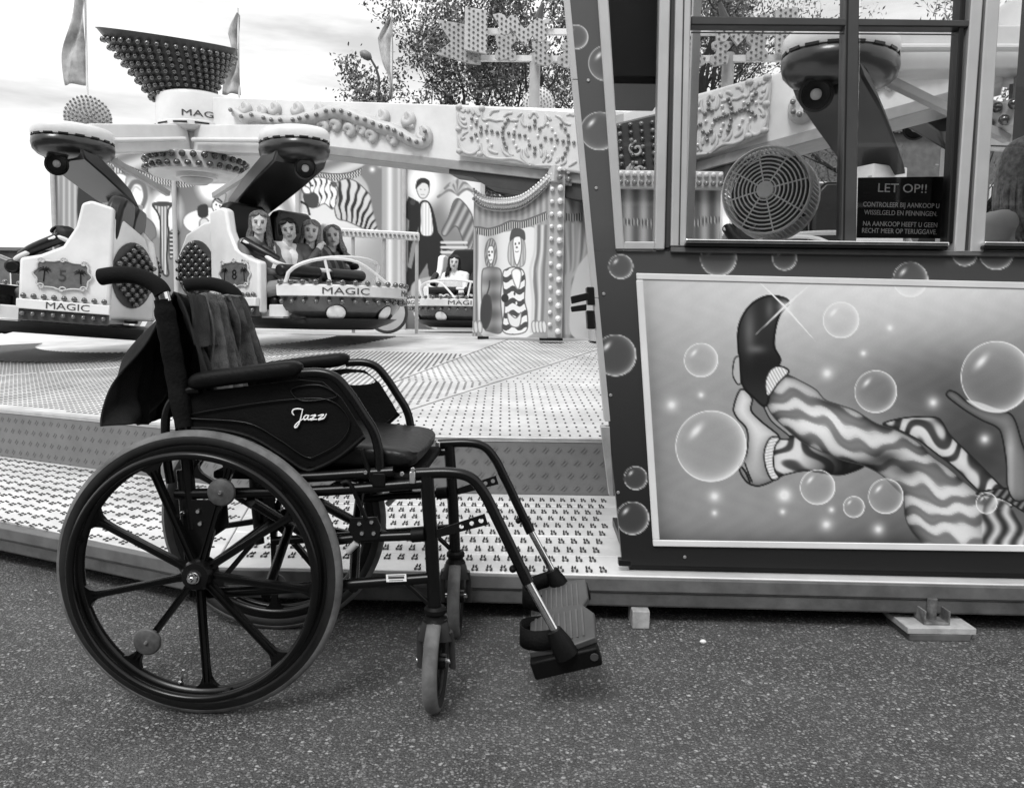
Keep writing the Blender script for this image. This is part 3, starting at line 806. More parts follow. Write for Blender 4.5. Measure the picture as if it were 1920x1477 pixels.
    # star
    for a, b in ((0, 1), (2, 3)):
        P = c4([(40, 145), (298, 415), (280, 165), (40, 385)]); q0, q1 = P[a], P[b]; mx_, my_ = c4([(165, 265)])[0]
        dx, dy = q1[0] - q0[0], q1[1] - q0[1]; L = math.hypot(dx, dy); nx, ny = -dy / L * 2.2, dx / L * 2.2
        p.poly([q0, (mx_ + nx, my_ + ny), q1, (mx_ - nx, my_ - ny)], 240, 1.2, False)
    p.glow(*c4([(165, 265)])[0], 12, 12, 245, .6)
MQ = [B(x, y, 0.006) for x, y in mq]
slab(mq, 0.006, 'mural_board', MAT['lgrey'], 0.004, 0)
sheet('painted_mural', quad_fn(*MQ), 470, 260, mural_paint, MAT['print'], booth, GAIN_V)
bw = 11
tl, tr, br, bl = mq
slab([(tl[0] - 2, tl[1] - 2), (tr[0] + 2, tr[1] - 2), (tr[0] + 2, tr[1] + bw), (tl[0] - 1, tl[1] + bw - 1)], 0.008, 'mural_border', MAT['white'], 0.009)
slab([(bl[0] - 2, bl[1] - bw + 2), (br[0] + 2, br[1] - bw), (br[0] + 2, br[1] + 2), (bl[0] - 1, bl[1] + 3)], 0.008, 'mural_border', MAT['white'], 0.0092)
slab([(tl[0] - 2, tl[1] + bw), (tl[0] + bw, tl[1] + bw), (bl[0] + bw, bl[1] - bw + 2), (bl[0] - 2, bl[1] - bw + 2)], 0.008, 'mural_border', MAT['white'], 0.0088)
slab([(tr[0] - bw, tr[1] + bw), (tr[0] + 2, tr[1] + bw), (br[0] + 2, br[1] - bw), (br[0] - bw, br[1] - bw)], 0.008, 'mural_border', MAT['white'], 0.0088)
# plinth
slab([(1180, 1050), (XR, 1078), (XR, 1102), (1180, 1071)], 0.5, 'plinth', MAT['black'], -0.02)
slab([(1160, 1049), (1184, 1050), (1184, 1062), (1160, 1061)], 0.03, 'corner_foot', MAT['black'], 0.001)
# screws
sc_me = MB().lathe([(0, 0.002), (0.0035, 0.002), (0.005, 0.0), (0, 0)], seg=8).mesh('screw', MAT['alu'])
for x, y in ((1103, 151), (1118, 353), (1132, 551), (1145, 741), (1159, 923), (1284, 1044)):
    link('screw', sc_me, booth, Matrix.Translation(B(x, y, 0.001)) @ frame(-BN))
# window frames (metal profiles, each a little box section)
def fbar(a, b, c, d, th=0.045, off=0.012, mat='aluframe', name='window_frame'):
    return slab([a, b, c, d], th, name, MAT[mat], off, 0.003)
T = -330
def lx(y, x0, x1): return x0 + (x1 - x0) * (y / 468.0)      # follow a leaning vertical given at y=0 and y=468
def vert(x0a, x0b, x1a, x1b, y0, y1, **k):
    return fbar((lx(y0, x0a, x1a), y0), (lx(y0, x0b, x1b), y0), (lx(y1, x0b, x1b), y1), (lx(y1, x0a, x1a), y1), **k)
vert(1121, 1141, 1155, 1171, T, 468); vert(1237, 1257, 1228, 1246, T, 468)
fbar((1171, 453), (1228, 453), (1228, 468), (1170, 468)); 
vert(1257, 1267, 1247, 1257, T, 466, th=0.03, off=-0.004, mat='dgrey', name='post')
vert(1267, 1296, 1258, 1286, T, 462, off=0.014)
vert(1281, 1284, 1272, 1275, T, 460, off=0.0165, th=0.004, mat='dgrey', name='seal')
fbar((1296, 30), (1822, 38), (1822, 51), (1296, 47), mat='dgrey', off=0.008, name='transom')
vert(1586, 1612, 1578, 1606, T, 456, mat='dgrey', off=0.009, name='mullion')
vert(1588, 1592, 1580, 1584, T, 456, mat='black', off=0.011, th=0.004, name='seal')
vert(1802, 1812, 1776, 1787, T, 456, mat='black', off=0.004, name='seal')
vert(1822, 1844, 1790, 1810, T, 473, off=0.014); vert(1844, 1850, 1810, 1820, T, 473, mat='dgrey', off=0.0, name='post'); vert(1850, 1876, 1820, 1846, T, 473, off=0.014)
vert(2358, 2378, 2330, 2350, T, 480, off=0.014)
# sill and ledges
def sill(x0, x1, y):
    a, b = B(x0, y, 0.03), B(x1, y + (x1 - x0) * .012, 0.03)
    m = MB(); m.bar(a + Vector((0, 0.02, 0)), b + Vector((0, 0.02, 0)), 0.05, 0.011); m.build('sill', MAT['chrome'], booth, smooth=0, bevel=0.003)
    m = MB(); m.bar(a + Vector((0, 0.022, -0.0095)), b + Vector((0, 0.022, -0.0095)), 0.046, 0.0075); m.build('sill_seal', MAT['black'], booth, smooth=0, bevel=0.002)
sill(1286, 1779, 452); sill(1845, 2330, 457)
slab([(1258, 463), (XR - 20, 477), (XR - 20, 487), (1258, 473)], 0.03, 'ledge', MAT['steel'], 0.012)
# panes
def pane(q, off=-0.012):
    f = [B(x, y, off) for x, y in q]; k = [v + BN * 0.004 for v in f]
    m = MB(); m.add([tuple(v) for v in f + k], [(3, 2, 1, 0), (4, 5, 6, 7), (0, 1, 5, 4), (1, 2, 6, 5), (2, 3, 7, 6), (3, 0, 4, 7)])
    m.build('window_pane', MAT['glass'], booth, smooth=0)
pane([(1117, T), (1244, T), (1230, 455), (1168, 455)]); pane([(1302, T), (1595, T), (1583, 456), (1284, 456)])
pane([(1622, T), (1830, T), (1785, 458), (1604, 456)], -0.016); pane([(1893, T), (2378, T), (2338, 470), (1843, 462)])
slab([(1296, 60), (1790, 64), (1790, 66), (1296, 62)], 0.004, 'pane_edge', MAT['dgrey'], -0.006, 0)
slab([(1858, 272), (1990, 276), (1990, 279), (1858, 275)], 0.004, 'pane_edge', MAT['chrome'], -0.006, 0)
# booth body behind: walls, floor, roof, counter
def roof_sheet():
    m = bpy.data.materials.new('daylight_roof_sheet'); m.use_nodes = True
    n, l = m.node_tree.nodes, m.node_tree.links; n.clear()
    o = n.new('ShaderNodeOutputMaterial'); t = n.new('ShaderNodeBsdfTranslucent'); t.inputs[0].default_value = (.8, .8, .8, 1)
    d = n.new('ShaderNodeBsdfDiffuse'); d.inputs[0].default_value = (.8, .8, .8, 1); mx = n.new('ShaderNodeMixShader'); mx.inputs[0].default_value = .35
    l.new(t.outputs[0], mx.inputs[1]); l.new(d.outputs[0], mx.inputs[2]); l.new(mx.outputs[0], o.inputs[0]); return m
zs = B(1500, 462).z; zr = B(1500, T).z
L0 = B(1170, 900); R0 = B(XR, 900)
pl = [(B(1112, 470).x + 0.02, B(1112, 470).y + 0.033), (R0.x, R0.y + 0.033), (R0.x - 0.15, 3.17), (L0.x + 0.34, 3.17)]
MB().prism(pl, zr + 0.0, zr + 0.03, None).build('roof', roof_sheet(), booth, smooth=0, bevel=0.01)  # unseen roof, made translucent so daylight brightens the interior
MB().prism([(L0.x + .03, L0.y + .04), (R0.x, R0.y + .04), (R0.x - .15, 3.17), (L0.x + .34, 3.17)], ZT + .03, ZT + .07).build('floor', MAT['dgrey'], booth, smooth=0)
def wall(p, q, z0, z1, th, name, mat):
    m = MB(); m.bar((p[0], p[1], (z0 + z1) / 2), (q[0], q[1], (z0 + z1) / 2), th, z1 - z0); return m.build(name, mat, booth, smooth=0)
wall((L0.x + .04, L0.y + .045), (L0.x + .35, 3.16), ZT + .075, zs - .02, 0.02, 'side_wall', MAT['dgrey'])
wall((R0.x - .02, R0.y + .045), (R0.x - .16, 3.16), ZT + .075, zr - .002, 0.02, 'side_wall', MAT['dgrey'])
wall((L0.x + .36, 3.15), (R0.x - .17, 3.15), ZT + .075, zs - .03, 0.02, 'back_wall', MAT['dgrey'])
for x in (L0.x + .36, 1.75): wall((x - .015, 3.15), (x + .015, 3.15), zs - .0275, zr - .002, 0.03, 'rear_post', MAT['aluframe'])
MB().prism([(L0.x + .08, L0.y + .06), (R0.x - .04, R0.y + .05), (R0.x - .06, 2.62), (L0.x + .2, 2.62)], zs - .02, zs + .006).build('counter', MAT['mgrey'], booth, smooth=0, bevel=0.003)
pane_back = [B(1128, 20, -0.08), B(1250, 20, -0.08)]  # dark box added to stand in for the dark reflection in the narrow pane
m = MB(); m.box(((pane_back[0].x + pane_back[1].x) / 2, 2.5, (B(1180, 182, -.28).z + zr) / 2 - .002), (pane_back[1].x - pane_back[0].x + .06, 0.3, zr - B(1180, 182, -.28).z)); m.build('dark_reflection_box', MAT['black'], booth, smooth=0, bevel=0.004)

# notice in the window
def notice():
    Yn = 2.275
    c = [at(1610, 333, Yn), at(1776, 331, Yn), at(1767, 447, Yn), at(1607, 446, Yn)]
    bot = (c[2] + c[3]) / 2
    t = thing('notice_board', 'black counter notice reading LET OP in white capitals behind the window', 'notice', Matrix.Translation(Vector((bot.x, Yn, zs + .006))), world=True)
    m = MB(); f = [Vector((v.x, v.y, max(v.z, zs + .006))) for v in c]; k = [v + Vector((0, .006, 0)) for v in f]
    m.add([tuple(v) for v in f + k], [(3, 2, 1, 0), (4, 5, 6, 7), (0, 1, 5, 4), (1, 2, 6, 5), (2, 3, 7, 6), (3, 0, 4, 7)]); m.build('board', MAT['blackmatt'], t, smooth=0, bevel=.001)
    for body, x0, x1, yb_, h in (('LET OP!!', 1646, 1737, 361, 15.5), ('CONTROLEER BIJ AANKOOP U', 1618, 1761, 389, 8.6), ('WISSELGELD EN PENNINGEN.', 1620, 1757, 404, 8.6), ('NA AANKOOP HEEFT U GEEN', 1618, 1757, 425, 8.6), ('RECHT MEER OP TERUGGAVE.', 1616, 1756, 438, 8.6)):
        a, b = at(x0, yb_, Yn - .0012), at(x1, yb_, Yn - .0012); w = (b - a).length
        me = text_mesh(body, h * Yn / F, MAT['wletter'], 0.0006, w)
        link('lettering', me, t, Matrix.Translation((a + b) / 2) @ frame((0, -1, 0), (1, 0, ROLL * -.6)))
notice()

# table fan on the counter
def fan():
    C = at(1436, 357, 2.42); R = 80 / F * 2.42
    ax = Vector((-0.50, -0.86, 0.05)).normalized()
    t = thing('table_fan', 'round grey plastic table fan with ribbed drum on the booth counter', 'fan', Matrix.Translation((C.x + .03, C.y + .07, zs + .006)), world=True)
    Mx = Matrix.Translation(C) @ frame(ax)
    MAT['fan'] = M('aged_grey_plastic', 0.85, 0.45, var=0.12)
    g_ = MB()
    for k in range(9): g_.torus(R * (0.24 + k * 0.092), 0.0024, Mx @ Matrix.Translation((0, 0, 0.012 * (1 - (k / 9) ** 2))), 40, 5)
    for k in range(8):
        a = 2 * PI * k / 8 + .2
        g_.tube([Mx @ Vector((r * R * math.cos(a), r * R * math.sin(a), 0.013 * (1 - r * r))) for r in (0.14, .4, .7, .99)], 0.0024, 5)
    g_.lathe([(0, 0.015), (R * .18, 0.014), (R * .2, 0.010), (R * .2, 0.006), (0, 0.006)], Mx, 24)
    g_.build('front_grille', MAT['fan'], t)
    d = MB(); d.lathe([(R * .985, 0.006), (R * 1.02, 0.0), (R * 1.0, -0.008), (R * .97, -0.008)], Mx, 48)
    for k in range(64):
        a = 2 * PI * k / 64
        d.bar(Mx @ Vector((R * .99 * math.cos(a), R * .99 * math.sin(a), -0.004)), Mx @ Vector((R * 1.0 * math.cos(a), R * 1.0 * math.sin(a), -0.105)), 0.0028, 0.008, up=Mx.to_3x3() @ Vector((math.cos(a), math.sin(a), 0)))
    d.build('ribbed_drum', MAT['fan'], t)
    h = MB(); h.lathe([(R * .97, -0.10), (R * 1.03, -0.10), (R * 1.05, -0.115), (R * .95, -0.15), (R * .6, -0.165), (0, -0.17)], Mx, 40); h.build('rear_shell', MAT['fan'], t)
    mo = MB(); mo.lathe([(0, -0.02), (R * .25, -0.025), (R * .28, -0.1), (0, -.11)], Mx, 20); mo.build('motor', MAT['dgrey'], t)
    for k in range(4):
        a = k * PI / 2 + .5
        bl_ = MB(); q = [(R * .2, -.02), (R * .55, -.09), (R * .85, -.05), (R * .9, .06), (R * .5, .06), (R * .2, .03)]
        bl_.prism([(x_ * math.cos(a) - y_ * 1.0 * math.sin(a), x_ * math.sin(a) + y_ * math.cos(a)) for x_, y_ in q], -0.052, -0.049, Mx); bl_.build('blade', MAT['dgrey'], t)
    f = MB(); b0 = C - ax * .07; zb = zs + .006
    f.bar((b0.x, b0.y, zb + .012), (b0.x, b0.y, b0.z - R * .98), 0.05, 0.035, up=(0, 1, 0)); f.lathe([(0, 0.02), (0.05, 0.018), (0.075, 0.006), (0.078, 0), (0, 0)], Matrix.Translation((b0.x, b0.y, zb)), 28)
    f.build('foot', MAT['fan'], t)
fan()
# crumpled paper and a cloth on the counter
pp = MB()
for k in range(26):
    a = 2 * PI * k / 26
rows = []
for i in range(9):
    row = []
    for j in range(13):
        x = at(1490, 440, 2.36).x - .13 + .22 * j / 12; y_ = 2.31 + .09 * i / 8
        row.append((x, y_, zs + .0065 + .007 * abs(math.sin(j * 1.3 + i * .9)) * abs(math.sin(i * 1.1 + j * .4)) + 0.001))
    rows.append(row)
pp.skin(rows); o = pp.build('crumpled_paper', MAT['white'], smooth=30)
sm = o.modifiers.new('thickness', 'SOLIDIFY'); sm.thickness = .0008; sm.offset = 1
tag(o, 'crumpled white paper lying on the counter in front of the fan', 'paper')
# ------------------------------------------------------------------ wheelchair
YAW = math.radians(-2.0)
wc = at(374, 1069, 1.645); TRK = 0.235
ORI = wc + Matrix.Rotation(YAW, 3, 'Z') @ Vector((0, TRK, 0)); ORI.z = 0
CH = Matrix.Translation(ORI) @ Matrix.Rotation(YAW, 4, 'Z'); CHI = CH.inverted()
chair = thing('wheelchair', 'black folding wheelchair with mag wheels and denim jacket on its back', 'wheelchair', CH)
CN = CH.to_3x3() @ Vector((0, 1, 0))
def L(px_, py_, ly):
    """chair-local point seen at a photo position, on the plane local y = ly"""
    return CHI @ hit(px_, py_, CH @ Vector((0, ly, 0)), CN)
def LL(pts, ly): return [L(a, b, ly) for a, b in pts]
AX = 0.305
FY = 0.205     # side frame offset
# --- rear wheels
rimprof = [(0.270, -0.012), (0.276, -0.010), (0.276, 0.010), (0.270, 0.012), (0.258, 0.011), (0.250, 0.007), (0.247, 0.0), (0.250, -0.007), (0.258, -0.011), (0.270, -0.012)]
RX = Matrix.Rotation(PI / 2, 4, 'X')          # lathe axis z -> local -y (outboard of the near wheel)
rim_me = MB().lathe(rimprof, RX, 96).mesh('wheel', MAT['frame'], 60)
tyre_prof = [(0.2745, -0.0105), (0.281, -0.0145), (0.290, -0.0155), (0.298, -0.0125), (0.3025, -0.007), (0.3045, 0.0), (0.3025, 0.007), (0.298, 0.0125), (0.290, 0.0155), (0.281, 0.0145), (0.2745, 0.0105), (0.2745, -0.0105)]
tyre_me = MB().lathe(tyre_prof, RX, 96).mesh('tyre', MAT['sidewall'], 60)
tread_me = MB().lathe([(.2935, -.0152), (.2985, -.0132), (.3035, -.0074), (.3052, -.0012), (.3045, 0), (.3052, .0012), (.3035, .0074), (.2985, .0132), (.2935, .0152), (.290, .010), (.290, -.010), (.2935, -.0152)], RX, 96).mesh('tread', MAT['tyre'], 60)
hand_me = MB().torus(0.2575, 0.0088, RX @ Matrix.Translation((0, 0, 0.036)), 96, 12).mesh('hand_rim', MAT['frame'], 80)
hub_me = MB().lathe([(0, 0.030), (0.014, 0.030), (0.016, 0.027), (0.028, 0.024), (0.033, 0.016), (0.034, -0.02), (0.026, -0.03), (0, -0.03)], RX, 32).mesh('hub', MAT['frame'], 40)
bolt2_me = MB().lathe([(0, 0.050), (0.004, 0.050), (0.005, 0.047), (0.005, 0.040), (0.010, 0.039), (0.0115, 0.036), (0.0115, 0.031), (0.013, 0.031), (0.013, 0.0295), (0, 0.0295)], RX, 16).mesh('axle_bolt', MAT['chrome'], 30)
sp = MB()
pf = [(0.028, 0.010), (0.05, 0.0075), (0.12, 0.0066), (0.2, 0.0068), (0.225, 0.0085), (0.238, 0.014), (0.249, 0.026)]
sp.prism([(x, -w) for x, w in pf] + [(x, w) for x, w in pf[::-1]], -0.006, 0.006)
for s_ in (-1, 1): sp.bar((0.03, s_ * 0.0052, 0.0085), (0.235, s_ * 0.0046, 0.0075), 0.0026, 0.005)
spoke_me = sp.mesh('spoke', MAT['frame'], 30)
refl_me = MB().lathe([(0, 0.015), (0.026, 0.015), (0.0285, 0.013), (0.0295, 0.009), (0.0295, 0.007), (0, 0.007)], RX, 32).mesh('spoke_disc', M('grey_reflector', 0.07, 0.5, var=0.35, vscale=60), 40)
rbolt_me = MB().lathe([(0, 0.021), (0.003, 0.0205), (0.0045, 0.0175), (0.0045, 0.0145), (0, 0.0145)], RX, 10).mesh('disc_bolt', MAT['chrome'], 40)
clip_me = MB().box((0, -0.02, 0), (0.008, 0.034, 0.012)).mesh('rim_clip', MAT['frame'])
valve_me = MB().lathe([(0, .03), (.003, .03), (.0032, .006), (.006, .004), (.006, 0), (0, 0)], None, 8).mesh('valve', MAT['chrome'])
def rear_wheel(side, turn):
    """side -1: near (outboard is local -y)"""
    w = link('wheel', rim_me, chair, Matrix.Translation((0, side * TRK, AX)) @ (Matrix.Identity(4) if side < 0 else Matrix.Rotation(PI, 4, 'Z')))
    link('tyre', tyre_me, w); link('tread', tread_me, w); link('hand_rim', hand_me, w); link('hub', hub_me, w); link('axle_bolt', bolt2_me, w)
    for k in range(9):
        a = turn + k * 2 * PI / 9
        Rr = Matrix.Rotation(-a, 4, 'Y')
        link('spoke', spoke_me, w, Rr @ RX)
        if k in (1, 5): link('spoke_disc', refl_me, w, Rr @ Matrix.Translation((0.185, 0, 0))); link('disc_bolt', rbolt_me, w, Rr @ Matrix.Translation((0.185, 0, 0)))
        if k in (0, 3, 6): link('rim_clip', clip_me, w, Matrix.Rotation(-a - .2, 4, 'Y') @ Matrix.Translation((0.2555, 0, 0)))
    link('valve', valve_me, w, Matrix.Rotation(-turn - 3.95, 4, 'Y') @ Matrix.Translation((0.246, 0, 0)) @ frame((-1, 0, 0)))
    return w
rear_wheel(-1, math.radians(33)); rear_wheel(1, math.radians(70))
# --- tube runs on both sides: traced on the near side, mirrored to the far one
def both(fn):
    for s_ in (-1, 1): fn(s_)
def mir(pts, s_): return [Vector((p.x, p.y if s_ < 0 else -p.y, p.z)) for p in pts]
def tube2(name, pts, r, mat='frame', seg=12, n=6, straight=False):
    P = pts if straight else spline(pts, n)
    both(lambda s_: MB().tube(mir(P, s_), r, seg).build(name, MAT[mat], chair))
cane = LL([(300, 548), (318, 640), (338, 760), (352, 880), (362, 990)], -FY)
tube2('back_cane', cane, 0.0125)
grip = LL([(306, 552), (296, 537), (272, 523), (245, 516), (212, 516), (186, 520)], -FY)
both(lambda s_: MB().tube(spline(mir(grip, s_), 8), [0.0172] * 2 + [0.0178] * 36 + [0.0178, 0.0176, 0.015][:3], 16).build('push_handle', MAT['grip'], chair)) if False else None
Pg = spline(grip, 8)
both(lambda s_: MB().tube(mir(Pg, s_), [0.0165] + [0.0178] * (len(Pg) - 3) + [0.0170, 0.0135], 18).build('push_handle', MAT['grip'], chair))
collar = LL([(306, 552), (310, 566)], -FY)
both(lambda s_: MB().tube(mir([collar[0] + (collar[0] - collar[1]) * .4, collar[1]], s_), 0.0135, 14).build('handle_collar', MAT['chrome'], chair))
# back upholstery: sleeves round the canes and the sling between them
slv = LL([(305, 562), (312, 600), (324, 670), (336, 740), (345, 800)], -FY)
both(lambda s_: MB().tube(spline(mir(slv, s_), 5), [0.0175] * 3 + [0.021 + 0.001 * math.sin(k * 2.2) for k in range(15)] + [0.018] * 3, 14).build('back_sleeve', MAT['nylon'], chair))
rows = []
for i in range(14):
    t = i / 13; p = spline(slv, 5)[min(int(t * 20), 20)]
    row = []
    for j in range(21):
        u = -1 + 2 * j / 20
        row.append((p.x - 0.030 * (1 - u * u) + 0.002 * math.sin(j * 1.1 + i), -u * p.y * -1 * -1, p.z - 0.004 * (1 - u * u)))
    rows.append(row)
o = MB().skin(rows).build('back_sling', MAT['nylon'], chair); sm = o.modifiers.new('thickness', 'SOLIDIFY'); sm.thickness = .012; sm.offset = 0
# --- arm rests
def armrest(s_):
    pad = LL([(357, 716), (460, 702), (566, 690)], -FY)
    P = spline(mir(pad, s_), 8); rows = []
    for i, p in enumerate(P):
        e = min(i, len(P) - 1 - i); k = (0.45, 0.8, 0.95)[e] if e < 3 else 1.0
        row = []
        for q in range(14):
            a = 2 * PI * q / 14; ca, sa_ = math.cos(a), math.sin(a)
            row.append((p.x, p.y + 0.029 * k * (abs(ca) ** .6) * (1 if ca > 0 else -1), p.z + 0.0185 * k * (abs(sa_) ** .6) * (1 if sa_ > 0 else -1)))
        rows.append(row)
    m = MB().skin(rows, True); n = len(rows) * 14
    m.f += [tuple(range(14))[::-1], tuple(range(n - 14, n))]
    m.build('arm_pad', MAT['blackmatt'], chair, 50)
    fr = LL([(560, 700), (600, 699), (630, 709), (655, 737), (680, 775), (700, 808), (710, 845), (713, 905)], -FY)
    MB().tube(spline(mir(fr, s_), 6), 0.0105, 12).build('arm_frame', MAT['frame'], chair)
    rr = LL([(375, 731), (352, 733), (328, 746), (314, 768), (310, 800), (313, 860), (320, 905)], -FY)
    MB().tube(spline(mir(rr, s_), 6), 0.0095, 12).build('arm_frame', MAT['frame'], chair)
    pn = LL([(318, 765), (352, 737), (460, 724), (562, 712), (605, 716), (640, 746), (668, 790), (682, 815), (640, 850), (596, 873), (570, 877), (530, 850), (470, 815), (400, 800), (330, 800)], -FY + .004)
    Mx = Matrix(((1, 0, 0, 0), (0, 0, -1, 0), (0, 1, 0, 0), (0, 0, 0, 1)))
    y0 = -pn[0].y if s_ < 0 else pn[0].y
    hole = LL([(548, 728), (600, 722), (630, 742), (600, 750), (565, 748)], -FY + .004)
    bm = bmesh.new()
    def loop(pts):
        vs = [bm.verts.new((p.x, 0, p.z)) for p in pts]; return [bm.edges.new((vs[i], vs[(i + 1) % len(vs)])) for i in range(len(vs))]
    ed = loop(pn)
    if s_ > 0: ed += loop(spline(hole, 4, True))
    bmesh.ops.triangle_fill(bm, edges=ed, use_beauty=True)
    me = bpy.data.meshes.new('side_panel'); bm.to_mesh(me); bm.free(); me.materials.append(MAT['blackmatt'])
    o = link('side_panel', me, chair, Matrix.Translation((0, s_ * (FY - .006), 0)))
    sm = o.modifiers.new('thickness', 'SOLIDIFY'); sm.thickness = .004; sm.offset = 0
    bv = LL([(330, 804), (400, 804), (470, 819), (530, 854), (570, 880), (596, 877), (640, 854), (683, 818)], -FY)
    MB().tube(spline(mir(bv, s_), 4), 0.005, 8).build('panel_edge', MAT['blackmatt'], chair)
both(armrest)
for rb_ in ([(345, 782), (440, 762), (555, 748), (622, 752), (655, 790), (640, 826), (598, 852), (572, 856), (520, 822), (460, 792)], [(547, 729), (598, 722), (632, 741), (606, 749), (562, 750)]):
    MB().tube(spline(LL(rb_, -FY - .0005), 5, True), .0016, 6, closed=True).build('panel_rib', MAT['frame'], chair, 80)
# the word on the near side panel, hand-lettered strokes
J = lambda pts: [(100 + a / 3.357, 480 + b / 3.357) for a, b in pts]
for st, w0 in (([(1516, 1003), (1504, 985), (1512, 967), (1540, 961), (1574, 966)], 1.0), ([(1570, 965), (1562, 1000), (1550, 1045), (1534, 1074), (1523, 1080), (1521, 1068), (1545, 1042), (1578, 1022)], 1.0),
               ([(1606, 1003), (1590, 1002), (1577, 1018), (1582, 1031), (1598, 1022), (1608, 1001), (1601, 1024), (1610, 1031), (1620, 1020)], .9),
               ([(1618, 1006), (1634, 1003), (1652, 1003), (1620, 1031), (1640, 1028), (1662, 1028)], .9), ([(1664, 1006), (1682, 1001), (1702, 1000), (1668, 1029), (1690, 1026), (1706, 1018), (1720, 992)], .9)):
    P = spline(LL(J(st), -FY - .0015), 5)
    MB().tube(P, [0.0007 + .0011 * abs(math.sin(k * PI / (len(P) - 1))) ** .5 for k in range(len(P))], 6).build('lettering', MAT['wletter'], chair, 80)
# --- seat cushion
def cushion():
    fr_t, fr_b = L(806, 806, -.02), L(790, 872, -FY)
    x0, x1 = 0.0, 0.452
    zt_, zb_ = 0.582, 0.520
    rows = []
    for i in range(19):
        t = i / 18; x = x0 + (x1 - x0) * t
        e = min(1.0, (1 - t) / .1); e0 = min(1, t / .06); k = (1 - (1 - e) ** 2) ** .5 * (1 - (1 - e0) ** 2) ** .5
        row = []
        for q in range(28):
            a = 2 * PI * q / 28; ca, sa_ = math.cos(a), math.sin(a)
            yy = 0.19 * (abs(ca) ** .28) * (1 if ca > 0 else -1)
            h = (abs(sa_) ** .5) * (1 if sa_ > 0 else -1)
            zz = (zt_ + zb_) / 2 + (zt_ - zb_) / 2 * h * (0.55 + .45 * k) + (0.010 * math.sin(4 * t) if h > 0 else 0) - (0.012 * (1 - (yy / .19) ** 2) if h > 0 else 0.0)
            zz += 0.0025 * math.sin(q * 3.1 + i * 1.7) * (t > .75)
            row.append((x + (0.02 if t == 1 else 0) * 0 + 0.003 * math.sin(q * 1.9) * (t > .9), yy, zz))
        rows.append(row)
    m = MB().skin(rows, True); n = len(rows) * 28; m.f += [tuple(range(28))[::-1], tuple(range(n - 28, n))]
    o = m.build('seat_cushion', MAT['vinyl'], chair, 60)
    sb = o.modifiers.new('soft', 'SUBSURF'); sb.levels = 1; sb.render_levels = 1
    cv = MB().box(((x0 + x1) / 2 + .01, 0, 0.508), (x1 - x0 - .01, 0.39, 0.018)).build('seat_sling', MAT['nylon'], chair, bevel=.006)
cushion()
# --- lower frame
tube2('seat_rail', LL([(480, 898), (600, 893), (738, 884)], -FY), 0.0115, straight=True)
tube2('seat_rail', LL([(330, 926), (560, 922), (668, 916), (800, 905)], -FY), 0.0115, straight=True)
tube2('lower_rail', LL([(390, 1112), (640, 1096), (808, 1083)], -FY), 0.0115, straight=True)
tube2('front_post', LL([(800, 892), (808, 1000), (815, 1138)], -FY), 0.0145, straight=True)
tube2('rear_post', LL([(342, 880), (352, 1000), (365, 1115)], -FY + .004), 0.0125, straight=True)
tube2('gusset_brace', LL([(760, 1090), (803, 1130)], -FY), 0.006, straight=True)
both(lambda s_: MB().prism([(p.x, p.z) for p in LL([(345, 935), (428, 935), (432, 985), (396, 1010), (390, 1075), (352, 1080)], -FY)], -.003, .003, Matrix.Translation((0, s_ * (FY + .008), 0)) @ Matrix(((1, 0, 0, 0), (0, 0, -1, 0), (0, 1, 0, 0), (0, 0, 0, 1)))).build('axle_plate', MAT['frame'], chair, bevel=.001))
bolt3_me = MB().lathe([(0, .005), (.004, .005), (.0052, .003), (.0052, 0), (0, 0)], RX, 8).mesh('bolt', MAT['chrome'])
for x, y in ((343, 962), (372, 958), (376, 981), (674, 981), (697, 978), (679, 999), (701, 999), (754, 888), (774, 880), (686, 885)):
    p = L(x, y, -FY - .012); link('bolt', bolt3_me, chair, Matrix.Translation(p))
# brake assembly
def brake(s_):
    Mx = Matrix.Translation((0, s_ * (FY + .008), 0)) @ Matrix(((1, 0, 0, 0), (0, 0, -1, 0), (0, 1, 0, 0), (0, 0, 0, 1)))
    MB().prism([(p.x, p.z) for p in LL([(660, 968), (708, 966), (716, 985), (712, 1008), (668, 1012), (655, 990)], -FY)], -.004, .004, Mx).build('brake_plate', MAT['frame'], chair, bevel=.001)
    MB().tube(mir(LL([(668, 1018), (652, 1034)], -FY - .012), s_), 0.0075, 12).build('brake_shoe', MAT['lgrey'], chair)
    MB().tube(spline(mir(LL([(686, 972), (672, 940), (655, 905), (640, 905)], -FY - .012), s_), 4), 0.005, 8).build('brake_lever', MAT['frame'], chair)
    MB().tube(spline(mir(LL([(700, 905), (690, 880), (679, 842)], -FY - .006), s_), 4), [0.006] * 5 + [0.0052] * 3 + [.004], 8).build('brake_lever', MAT['blackmatt'], chair)
    MB().tube(mir(LL([(600, 1016), (668, 1008), (780, 1003)], -FY), s_), 0.0105, 12).build('side_rail', MAT['frame'], chair)
    MB().tube(mir(LL([(772, 1003), (796, 1001)], -FY), s_), 0.0155, 12).build('rail_clamp', MAT['blackmatt'], chair)
    MB().box((L(712, 900, -FY).x, s_ * FY, L(712, 898, -FY).z), (.028, .026, .03)).build('arm_socket', MAT['blackmatt'], chair, bevel=.003)
    MB().box((L(775, 893, -FY).x, s_ * FY, L(775, 893, -FY).z), (.012, .03, .026)).build('seat_clamp', MAT['alu'], chair, bevel=.002)
both(brake)
